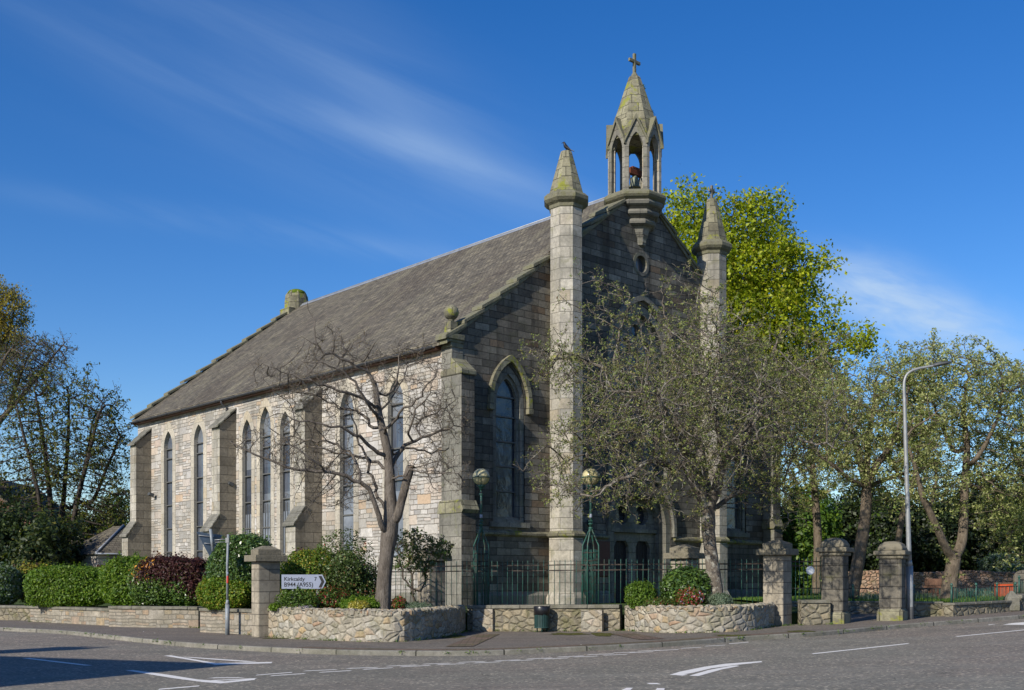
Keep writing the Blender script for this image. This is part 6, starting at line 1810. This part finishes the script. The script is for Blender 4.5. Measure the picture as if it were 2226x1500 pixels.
# left background trees
grown_tree('sapling_tree', 'many-stemmed dark tree with small olive leaves left of the church', 110, 1250, 68,
    {'t': (None, [(120, 1262, 10, 0), (118, 1200, 8, 0), (112, 1120, 6, 0), (100, 1000, 4.5, 0), (85, 900, 3, 0), (75, 850, 1.5, 0)]),
     's1': ('t', [(130, 1180, 6, .6), (140, 1060, 5, 1), (148, 950, 3.5, 1.2), (150, 860, 2, 1.3)]),
     's2': ('t', [(145, 1190, 6, -.5), (170, 1080, 5, -.8), (195, 980, 4, -1), (215, 900, 3, -1.1), (232, 880, 1.5, -1.2)]),
     's3': ('t', [(100, 1170, 5, -.8), (80, 1060, 4, -1), (55, 960, 3, -1.2), (35, 880, 1.8, -1.2)]),
     's4': ('s2', [(200, 1090, 4, .5), (235, 1010, 3.4, .8), (262, 950, 2.4, 1)]), 's5': ('s1', [(160, 1100, 4, 1.5), (185, 1010, 3, 1.8), (200, 920, 2, 2)])},
    [(100, 880, 75, 55, 0, 2), (180, 880, 60, 50, 0, 2), (230, 920, 50, 50, 0, 1.6), (255, 980, 36, 60, 0, 1.4), (60, 960, 70, 80, 0, 2), (160, 990, 90, 90, 0, 2.6), (240, 1060, 48, 70, 0, 1.6), (200, 1130, 70, 60, 0, 1.8), (250, 1130, 34, 50, 0, 1.2), (60, 1080, 80, 70, 0, 2)],
    2300, .30, 2.3, .32, .012, M['bark_dark'], L['olive'], .19, 3, .13, 61, clump=700, cs=.4, tw=2200, twl=.8, up=.12, zb=.4, frac=.5)
grown_tree('ash_tree', 'leaning tree with thin grey twigs at the left edge, in front of the dark house', -40, 1250, 70,
    {'t': (None, [(-90, 1270, 12, 0), (-70, 1100, 10, 0), (-45, 980, 8, 0), (0, 915, 6, 0), (50, 858, 4.5, 0), (85, 815, 3.4, 0), (115, 775, 2.2, 0), (140, 745, 1.2, 0)]),
     'a': ('t', [(20, 880, 4, .4), (40, 830, 3, .6), (60, 780, 2, .8), (90, 740, 1.2, .8)]), 'b': ('t', [(-30, 930, 5, -.4), (-20, 850, 4, -.6), (10, 780, 3, -.7), (30, 750, 1.5, -.7)])},
    [(110, 775, 45, 40, 0, 1), (60, 790, 60, 55, 0, 1.4), (20, 830, 50, 60, 0, 1.4), (90, 830, 40, 35, 0, 1), (135, 760, 22, 26, 0, .6)],
    1300, .26, 1.9, .28, .010, M['bark_twig'], L['olive'], .13, 2, .09, 67, tw=1700, twl=.7, up=.12, zb=.4, frac=.4)
grown_tree('willow_tree', 'tree with upright yellowing twigs at the upper left edge', -60, 1250, 72,
    {'t': (None, [(-110, 1270, 12, 0), (-100, 1100, 10, 0), (-80, 950, 8, 0), (-50, 850, 6, 0), (-25, 760, 4, 0), (-5, 690, 2.5, 0), (8, 640, 1.3, 0)]),
     'a': ('t', [(-30, 800, 4, .5), (0, 750, 3, .6), (25, 700, 2, .7), (38, 650, 1.2, .7)])},
    [(5, 680, 34, 60, 0, 1.3), (30, 690, 24, 55, 0, 1), (-20, 740, 60, 60, 0, 1.6), (30, 740, 28, 50, 0, 1), (-30, 660, 40, 50, 0, 1.2)],
    1300, .26, 1.9, .28, .010, M['bark_twig'], L['olive_yel'], .15, 3, .12, 71, tw=1500, twl=.85, up=.5, zb=.4)

# ---------------------------------------------------------------- dense leafy masses
def lumps(rng, P, k, fr):
    """smooth pseudo-noise in -1..1 at points P"""
    out = np.zeros(len(P))
    for _ in range(k):
        d = rng.normal(size=3) * fr; out += np.sin(P @ d + rng.uniform(0, 6.28))
    return out / math.sqrt(k) / 1.2
def bush(name, label, px0, px1, pyt, pyb, Y, ry, mats, lsize, n, pw=2.5, seed=1, cat='bush', group=None, rough=.10, depth=.22, core=.80, zb=None, asp=.55, nfix=True, up=.35, holes=0.0, cm=None, fr=2.0):
    """leafy bush filling the photo box px0..px1, pyt..pyb at depth Y; ry = half depth in metres; mats: [(material, share)]"""
    rng = np.random.default_rng(seed)
    c = pt((px0 + px1) / 2, (pyt + pyb) / 2, Y); rx = (px1 - px0) / 2 / FPX * Y; rz = (pyb - pyt) / 2 / FPX * Y
    if zb is not None:
        top = c.z + rz; c.z = (top + zb) / 2; rz = (top - zb) / 2
    Rv = np.array([rx, ry, rz])
    def shell(D):
        s = (np.abs(D) ** pw).sum(1) ** (1 / pw)
        return D / s[:, None]
    lr = np.random.default_rng(seed + 50); K_ = [(lr.normal(size=3) * fr, lr.uniform(0, 6.28)) for _ in range(6)] + [(lr.normal(size=3) * fr * 2.6, lr.uniform(0, 6.28)) for _ in range(6)]
    def lump(P):
        o_ = np.zeros(len(P))
        for i, (d, ph) in enumerate(K_): o_ += np.sin(P @ d + ph) * (1 if i < 6 else .6)
        return o_ / 3.2
    D = rng.normal(size=(n, 3)); D /= np.linalg.norm(D, axis=1)[:, None]
    # keep points spread by area
    S = shell(D)
    P = S * Rv
    k = 1 + rough * lump(P + np.array(c)) - depth * rng.uniform(0, 1, n) ** 1.6
    P = P * k[:, None] + np.array(c) + rng.normal(size=(n, 3)) * lsize * .35
    if holes:
        h = lump(P * 1.7 + 3.1)
        keep = h > -1 + holes * 1.2; P = P[keep]; D = D[keep]
    if nfix and n > 1500:
        ks = rng.integers(len(P), size=n // 90); sp = P[ks]; sd_ = (sp - np.array(c)) / Rv; sd_ /= np.linalg.norm(sd_, axis=1)[:, None] + 1e-9
        sd_ = sd_ * .6 + rng.normal(size=sd_.shape) * .3; sd_[:, 2] += .9; sd_ /= np.linalg.norm(sd_, axis=1)[:, None]
        ln_ = rng.uniform(.5, 1.0, len(ks))[:, None] * min(.34, .16 + rz * .12) * (lsize / .08)
        for q_ in range(1, 8): P = np.concatenate([P, sp + sd_ * ln_ * q_ / 7 + rng.normal(size=sp.shape) * lsize * .3])
    P = P[P[:, 2] > c.z - rz * .995]; 
    Nn = (P - np.array(c)) / Rv ** 2; Nn /= np.linalg.norm(Nn, axis=1)[:, None] + 1e-9
    base = (c.x, c.y, c.z - rz)
    o = thing(name, label, cat, base, 0, group)
    u = rng.uniform(size=len(P)); a = 0; vv = rng.uniform(size=len(P))
    zone = lump(P * .8 + 7)
    for m, share, *z in mats:
        sel = (u >= a) & (u < a + share)
        if z: sel = (eval(z[0], {'P': P, 'c': c, 'rx': rx, 'rz': rz, 'zone': zone, 'np': np, 'v': vv, 'u': u, 'share': share}))
        else: a += share
        if sel.any(): quads_mesh('foliage', leaves_at(P[sel], lsize, rng, nrm=Nn[sel] * .8, up=up, asp=asp), L[m], o)
    # twiggy core so that the bush is not hollow
    if core:
        mb = MB(); nu, nv = 22, 12; R_ = []
        for j in range(1, nv):
            t = math.pi * j / nv
            DD = np.array([[math.sin(t) * math.cos(2 * math.pi * i / nu), math.sin(t) * math.sin(2 * math.pi * i / nu), -math.cos(t)] for i in range(nu)])
            Q = shell(DD) * Rv; kk = (1 + rough * lump(Q + np.array(c))) * core
            Q = Q * kk[:, None] + np.array(c); Q[:, 2] = np.maximum(Q[:, 2], c.z - rz)
            R_.append([tuple(q) for q in Q])
        mb.rings(R_, True, True)
        mb.build('twig_core', cm or M['core'], o, uv=False)
    return o
t_ = NT('leafy_core'); n_ = t_.noise(t_.obj(), 14, 5, .7); t_.bump(n_, .08)
M['core'] = t_.fin(t_.ramp(n_, [(.4, (.02, .03, .01)), (.65, (.05, .075, .02))]), .95, .1)
t_ = NT('purple_core'); n_ = t_.noise(t_.obj(), 14, 5, .7); t_.bump(n_, .08)
M['corep'] = t_.fin(t_.ramp(n_, [(.4, (.025, .012, .012)), (.65, (.05, .022, .02))]), .95, .1)
gh = 'bushes and hedges behind the left garden walls'
bush('round_bush', 'grey-green rounded bush at the left edge above the wall', -40, 42, 1226, 1316, 43.5, 1.0, [('greyg', .55), ('bush', .45)], .10, 9000, 2.2, 101, group=gh)
bush('variegated_bush', 'yellow and purple leaved bush behind the clipped privet hedge', 40, 120, 1227, 1310, 45, 1.0, [('yellow', .5), ('purple', .2), ('bush', .3)], .10, 8000, 2.2, 102, group=gh)
bush('privet_hedge', 'clipped bright green privet hedge above the long coped wall', 56, 245, 1233, 1320, 39.6, .75, [('bush2', .75), ('bush', .25)], .075, 30000, 3.6, 103, 'hedge', gh, rough=.08, depth=.20, core=.84)
bush('berberis_bush', 'low dark purple bush between the privet and the tall green hedge', 188, 262, 1230, 1300, 41.5, .8, [('purple', .85), ('bush', .15)], .08, 7000, 2.4, 104, group=gh, cm=M['corep'])
bush('green_bush', 'fresh green leafy bush beside the orange-flowered hedge', 226, 332, 1212, 1320, 37.6, .8, [('bush2', .8), ('bush', .2)], .085, 18000, 2.6, 105, group=gh, rough=.08)
bush('mixed_hedge', 'hedge with dark purple top, green foot and orange flowers', 285, 462, 1208, 1320, 36.8, .8, [('purple', 0, '(P[:,2] > c.z - .05 + zone*.4 - .3*(P[:,0]-c.x)/rx + (v-.5)*.5) & (P[:,0] > c.x - rx*.65 + zone*.3 + (v-.5)*.6)'), ('bush', 0, '~((P[:,2] > c.z - .05 + zone*.4 - .3*(P[:,0]-c.x)/rx + (v-.5)*.5) & (P[:,0] > c.x - rx*.65 + zone*.3 + (v-.5)*.6)) & (u > .35)'), ('holly', 0, '~((P[:,2] > c.z - .05 + zone*.4 - .3*(P[:,0]-c.x)/rx + (v-.5)*.5) & (P[:,0] > c.x - rx*.65 + zone*.3 + (v-.5)*.6)) & (u <= .35)'), ('orange', 0, '(P[:,0] < c.x - rx*.25) & (P[:,2] > c.z) & (u < .10)')], .08, 30000, 3.2, 106, 'hedge', gh, rough=.09, depth=.24, core=.82, cm=M['corep'])
bush('round_bush', 'tall rounded glossy dark-green bush left of the pale pillar', 456, 604, 1162, 1325, 32.3, .95, [('holly', .8), ('bush', .2)], .07, 34000, 2.6, 107, group=gh, rough=.07)
bush('low_bush', 'low light-green bush at the foot of the grey sign pole', 436, 548, 1256, 1325, 31.6, .45, [('bush2', .8), ('yellow', .2)], .06, 12000, 2.6, 108, group=gh)
gp_ = 'shrubs around the direction sign'
bush('golden_shrub', 'yellow-green leafy shrub above the direction sign', 608, 738, 1190, 1300, 30.6, .7, [('bush2', .6), ('yellow', .25), ('bush', .15)], .065, 15000, 2.4, 111, group=gp_, depth=.4, core=.72, rough=.14, zb=.75)
bush('purple_shrub', 'purple-leaved shrub tip beside the pillar cap', 612, 690, 1186, 1260, 32.4, .5, [('purple', .9), ('redl', .1)], .06, 3500, 2.0, 112, group=gp_, depth=.6, core=.5, rough=.2, zb=.75, cm=M['corep'])
bush('rose_shrub', 'tall loose rose bush with reddish tips between the sign and the bare tree', 690, 815, 1160, 1318, 30.3, .7, [('rosy', .992), ('redl', .008)], .06, 8000, 2.3, 113, group=gp_, depth=.75, core=.5, rough=.2, zb=.75, holes=.25)
bush('dark_shrub', 'dense dark shrub behind the sign and rose bush', 625, 820, 1215, 1318, 31.5, .6, [('dark', .6), ('rosy', .4)], .07, 10000, 3.0, 114, group=gp_, depth=.4, core=.78, rough=.12, zb=.75)
bush('leafy_shrub', 'low leafy shrub under the left half of the direction sign', 600, 690, 1282, 1325, 28.95, .2, [('bush', .7), ('rosy', .3)], .055, 2200, 2.4, 115, group=gp_, depth=.6, core=.0, rough=.15, zb=.75, holes=.2)
bush('azalea_shrub', 'small shrub with crimson leaf tips in front of the rose bush', 676, 760, 1276, 1322, 29.3, .35, [('bush', .55), ('redl', .2), ('rosy', .25)], .05, 3200, 2.2, 116, group=gp_, depth=.6, core=.55, rough=.15, zb=.75)
bush('green_mound', 'low fresh green mound of leaves at the foot of the bare tree', 742, 830, 1299, 1328, 28.6, .4, [('bush2', 1)], .045, 8000, 2.2, 117, 'plant', gp_, zb=.74)
bush('golden_plant', 'small golden-yellow plant left of the bare tree trunk', 756, 804, 1306, 1330, 28.0, .2, [('yellow', .85), ('wyel', .15)], .04, 2500, 2.2, 118, 'plant', gp_, zb=.74)
bush('lilac_flowers', 'patch of small lilac flowers by the pale pillar in the planter', 646, 684, 1316, 1329, 28.7, .2, [('lilac', .5), ('bush', .5)], .03, 900, 2.2, 119, 'flowers', gp_, zb=.76, core=.6)
bush('pillar_foot_plant', 'tiny green plant at the foot of the pale left pillar', 585, 608, 1313, 1330, 28.9, .18, [('bush2', 1)], .045, 700, 2.2, 120, 'plant', gp_, zb=.76, core=.5)
bush('red_tipped_plant', 'small plant with red young leaves right of the bare tree trunk', 850, 884, 1296, 1326, 28.7, .25, [('redl', .35), ('bush', .65)], .045, 1500, 2.2, 121, 'plant', gp_, zb=.76, core=.5)
bush('lavender_plant', 'grey-green spiky low plant along the edge of the left planter', 862, 934, 1312, 1330, 28.9, .3, [('greyg', 1)], .05, 6000, 2.4, 122, 'plant', 'grey-green low plants in the planters', zb=.76, asp=.2)
bush('lavender_plant', 'grey-green spiky low plant at the foot of the budding tree', 1540, 1592, 1292, 1318, 29.4, .3, [('greyg', 1)], .06, 5000, 2.2, 123, 'plant', 'grey-green low plants in the planters', zb=.82, asp=.2)
gs_ = 'shrubs in the right planter'
bush('hebe_shrub', 'green leafy shrub at the left end of the right planter', 1356, 1424, 1268, 1322, 29.7, .42, [('bush', .7), ('bush2', .3)], .055, 7000, 2.2, 131, group=gs_, depth=.45, rough=.16, zb=.8, core=.7)
bush('heather_plant', 'low brown and green plant between the two shrubs of the right planter', 1395, 1470, 1300, 1322, 29.3, .3, [('rosy', .5), ('bush', .3), ('redl', .04), ('olive', .16)], .045, 3500, 2.4, 132, 'plant', gs_, zb=.8, core=.6)
bush('rhododendron', 'glossy rounded rhododendron in front of the stone pillar behind the railing', 1440, 1542, 1236, 1322, 30.0, .6, [('holly', .75), ('bush', .25)], .085, 9000, 2.3, 133, 'shrub', gs_, depth=.35, rough=.10, zb=.8)
bush('pieris_shrub', 'small shrub with crimson young leaves below the rhododendron', 1470, 1530, 1278, 1322, 29.2, .3, [('redl', .35), ('bush', .45), ('lilac', .06), ('olive', .14)], .05, 2200, 2.2, 134, 'shrub', gs_, depth=.6, core=.45, zb=.8)
# dark evergreens and shrubs at the back right
gc = 'evergreens at the back of the lawn'
for k, (a, b_, tp, Y, ry, mt, lab) in enumerate([
    (1690, 1800, 1070, 56, 1.8, [('bush', .75), ('bush2', .25)], 'light green elder bush right of the church corner'),
    (1775, 1900, 1075, 60, 2.0, [('conifer', .8), ('dark', .2)], 'dark evergreen behind the old left pillar'),
    (1870, 1990, 1055, 59, 2.2, [('conifer', .9), ('bush', .1)], 'dark evergreen behind the old right pillar'),
    (1965, 2090, 1085, 57, 2.2, [('conifer', .85), ('dark', .15)], 'dark evergreen behind the forked tree'),
    (2070, 2200, 1040, 58, 2.2, [('conifer', .85), ('olive', .15)], 'dark evergreen right of the forked tree'),
    (2175, 2330, 1060, 56, 2.4, [('conifer', .8), ('bush', .2)], 'dark evergreen at the right edge of the photo'),
    (1640, 1730, 1120, 64, 1.8, [('dark', .7), ('conifer', .3)], 'dark bush close behind the church corner')]):
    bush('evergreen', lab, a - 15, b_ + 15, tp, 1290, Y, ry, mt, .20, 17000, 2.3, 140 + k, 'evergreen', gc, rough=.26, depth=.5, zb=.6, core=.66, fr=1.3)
bush('holly_bush', 'grey-green glossy bush above the brown wall at the right', 2135, 2215, 1205, 1262, 48.5, .9, [('greyg', .8), ('bush', .2)], .13, 5000, 2.3, 150, group=gc, depth=.4)
# dark mass left: near-black leaves of the first two bushes stand for shade
gl_ = 'dark bushes behind the left hedges'
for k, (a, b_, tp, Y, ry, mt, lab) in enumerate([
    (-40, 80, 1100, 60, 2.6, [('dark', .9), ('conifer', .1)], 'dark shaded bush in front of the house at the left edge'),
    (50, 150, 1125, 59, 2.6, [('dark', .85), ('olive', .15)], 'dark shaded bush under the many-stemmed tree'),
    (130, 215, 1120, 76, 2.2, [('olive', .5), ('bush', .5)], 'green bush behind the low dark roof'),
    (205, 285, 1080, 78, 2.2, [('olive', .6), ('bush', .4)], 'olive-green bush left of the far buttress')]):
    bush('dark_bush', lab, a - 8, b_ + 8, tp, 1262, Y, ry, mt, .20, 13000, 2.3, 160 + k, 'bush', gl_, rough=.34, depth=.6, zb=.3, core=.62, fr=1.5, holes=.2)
bush('far_woodland', 'distant dark tree belt beyond the churchyard', 1560, 2500, 1150, 1275, 150, 10, [('dark', .5), ('conifer', .5)], .8, 16000, 3.0, 170, 'trees', rough=.25, depth=.3, zb=-.3, core=.8, fr=.25)
bush('far_woodland', 'distant tree belt behind the left houses', -700, 420, 1170, 1275, 150, 10, [('dark', .5), ('conifer', .5)], .8, 14000, 3.0, 171, 'trees', rough=.25, depth=.3, zb=-.3, core=.8, fr=.25)
# airy shrub right of the bare tree
YA = 29.9
grown_tree('airy_shrub', 'open twiggy shrub with small bronze-green leaves right of the bare trunk', 905, 1318, YA,
    {'t': (None, [(903, 1322, 3, 0), (900, 1280, 2.6, 0), (890, 1230, 2.2, 0), (885, 1190, 1.4, 0)]), 'a': ('t', [(915, 1285, 2, 0), (930, 1230, 1.8, .2), (945, 1190, 1, .3)]), 'b': ('t', [(890, 1275, 2, -.1), (868, 1225, 1.8, -.2), (866, 1185, 1, -.2)]), 'c': ('a', [(940, 1230, 1.6, .2), (960, 1200, 1, .3)])},
    [(890, 1185, 40, 32, 0, .5), (945, 1190, 38, 28, .1, .4), (900, 1225, 45, 25, 0, .4), (965, 1200, 18, 22, .1, .3)], 380, .07, .6, .08, .0035, M['bark_twig'], L['rosy'], .075, 3, .035, 81, cat='shrub', tw=260, twl=.16, zb=.76)
# weeds on the bellcote spire
for k, (x, z, s_) in enumerate(((.27, 22.35, .20), (.62, 21.25, .26), (.75, 20.75, .18), (-.65, 20.35, .15))):
    a = R(-52 + 12 * k) if k < 3 else R(-125)
    c_ = ch(BX + math.cos(a) * abs(x), BY + math.sin(a) * abs(x), z)
    rng = np.random.default_rng(200 + k)
    D = rng.normal(size=(420, 3)); P = np.array(c_) + D / np.linalg.norm(D, axis=1)[:, None] * (rng.uniform(0, 1, 420) ** .5)[:, None] * s_
    ob = quads_mesh('weed_tuft', leaves_at(P, .075, rng), L['bush'], None, tuple(c_))
    tag(ob, ['weed tuft near the tip of the bellcote spire', 'larger weed tuft on the shaded side of the bellcote spire', 'weed tuft low on the right flank of the bellcote spire', 'small weed tuft in the left valley between two gablets'][k], 'plant', 'weeds growing on the bellcote')
# lawn at the right with grass and daffodils
lw = [(9.2, 36.6), (12.2, 36.6), (13.0, 33.6), (16.4, 35.6), (30, 42), (34, 46.2), (9.2, 48)]
MB().add([(x, y, yz(x, y) + .09) for x, y in lw], [tuple(range(len(lw)))]).build('lawn', M['lawn'])['kind'] = 'structure'
rng = np.random.default_rng(77)
def blades(n, xr, yf, size, mat, zoff, name, h):
    x = rng.uniform(*xr, n); y = np.array([yf(a) for a in x]) + rng.uniform(0, 1, n) ** 1.3 * 9
    P = np.stack([x, y, np.array([yz(a, b) for a, b in zip(x, y)]) + .09], 1)
    d = rng.normal(size=(n, 3)) * .25; d[:, 2] = 1; hh = h * rng.uniform(.5, 1.3, n)
    s = rng.normal(size=(n, 3)); s[:, 2] = 0; s /= np.linalg.norm(s, axis=1)[:, None]
    T = P + d * hh[:, None]
    V = np.stack([P - s * size, P + s * size, T + s * size * .4, T - s * size * .4], 1)
    o = quads_mesh(name, V, mat); o['kind'] = 'stuff'; return o
yfn = lambda x: 36.7 if x < 12.3 else max(33.7 + (x - 13) * .6, 33.7)
blades(26000, (9.3, 26), yfn, .012, L['grass'], 0, 'lawn_grass', .09)
def patch(name, label, cx_, cy_, rx_, ry_, n, size, mats, h, group, cat='flowers'):
    x = cx_ + rng.normal(size=n) * rx_ * .5; y = cy_ + rng.normal(size=n) * ry_ * .5
    z0_ = yz(cx_, cy_) + .09
    o = thing(name, label, cat, (cx_, cy_, z0_), 0, group)
    P = np.stack([x, y, np.full(n, z0_)], 1); d = rng.normal(size=(n, 3)) * .25; d[:, 2] = 1; hh = h * rng.uniform(.6, 1.2, n)
    s = rng.normal(size=(n, 3)); s[:, 2] = 0; s /= np.linalg.norm(s, axis=1)[:, None]; T = P + d * hh[:, None]
    quads_mesh('leaf_blades', np.stack([P - s * .012, P + s * .012, T + s * .004, T - s * .004], 1), L['greyg'], o)
    k = rng.integers(n, size=max(6, n // 12))
    quads_mesh('flower_heads', leaves_at(T[k], .06, rng), L[mats], o)
gd = 'daffodil clumps on the lawn'
for px, Y, rx_, lab in ((1878, 41, .7, 'daffodil clump seen between the two old pillars'), (2000, 38.5, .7, 'daffodil clump left of the pedestal monument'), (1905, 38, .4, 'daffodil clump close to the old right pillar'), (2105, 40, .8, 'daffodil clump right of the forked trunk'), (2140, 39, .9, 'broad daffodil clump in the middle of the right lawn'), (2150, 41.5, .6, 'daffodil clump nearest the orange-red box')):
    patch('daffodil_clump', lab, (px - PCX) / FPX * Y, Y, rx_, .5, 200, .05, 'wyel', .24, gd)

# ---------------------------------------------------------------- litter and weeds on the ground
rng = np.random.default_rng(301)
def along(P, n, lo, hi, dz):
    P = [Vector((p[0], p[1], 0)) for p in P]; out = []
    L_ = [(b - a).length for a, b in zip(P, P[1:])]; T_ = sum(L_)
    for _ in range(n):
        d = rng.uniform(0, T_); k = 0
        while k < len(L_) - 1 and d > L_[k]: d -= L_[k]; k += 1
        a, b = P[k], P[k + 1]; t = (b - a).normalized(); q = a + t * d + Vector((-t.y, t.x, 0)) * rng.uniform(lo, hi)
        out.append((q.x, q.y, gz(q.x) + dz))
    return np.array(out)
kerbpts = [(p.x, p.y) for p in K if -22 < p.x < 20]
foot = [(-17.5, 40.0), (-9.9, 34.8), (-7.0, 30.1)] + pl + LW + pr + [(8.0, 30.1), (8.8, 30.1)]
P = np.concatenate([along(kerbpts, 260, -.35, -.02, .012), along(kerbpts, 160, .2, 2.6, KT + .014), along(foot, 420, -.35, -.02, KT + .014)])
N_ = len(P); Q = leaves_at(P, .045, rng, up=6.0)
lit = leaf_mat('leaf_litter', [(0, (.12, .08, .04)), (.5, (.20, .14, .07)), (.85, (.10, .12, .03)), (.93, (.5, .48, .44)), (1, (.6, .58, .55))], .1)
quads_mesh('leaf_litter', Q, lit)['kind'] = 'stuff'
P = np.concatenate([np.repeat(along(kerbpts, 90, -.03, .03, KT * .6), 9, 0) , np.repeat(along(foot, 170, -.07, -.01, KT), 12, 0)])
P = P + rng.normal(size=P.shape) * np.array([.045, .045, .018]); P[:, 2] += .02
quads_mesh('wall_foot_weeds', leaves_at(P, .05, rng, up=.5, asp=.35), L['bush'])['kind'] = 'stuff'
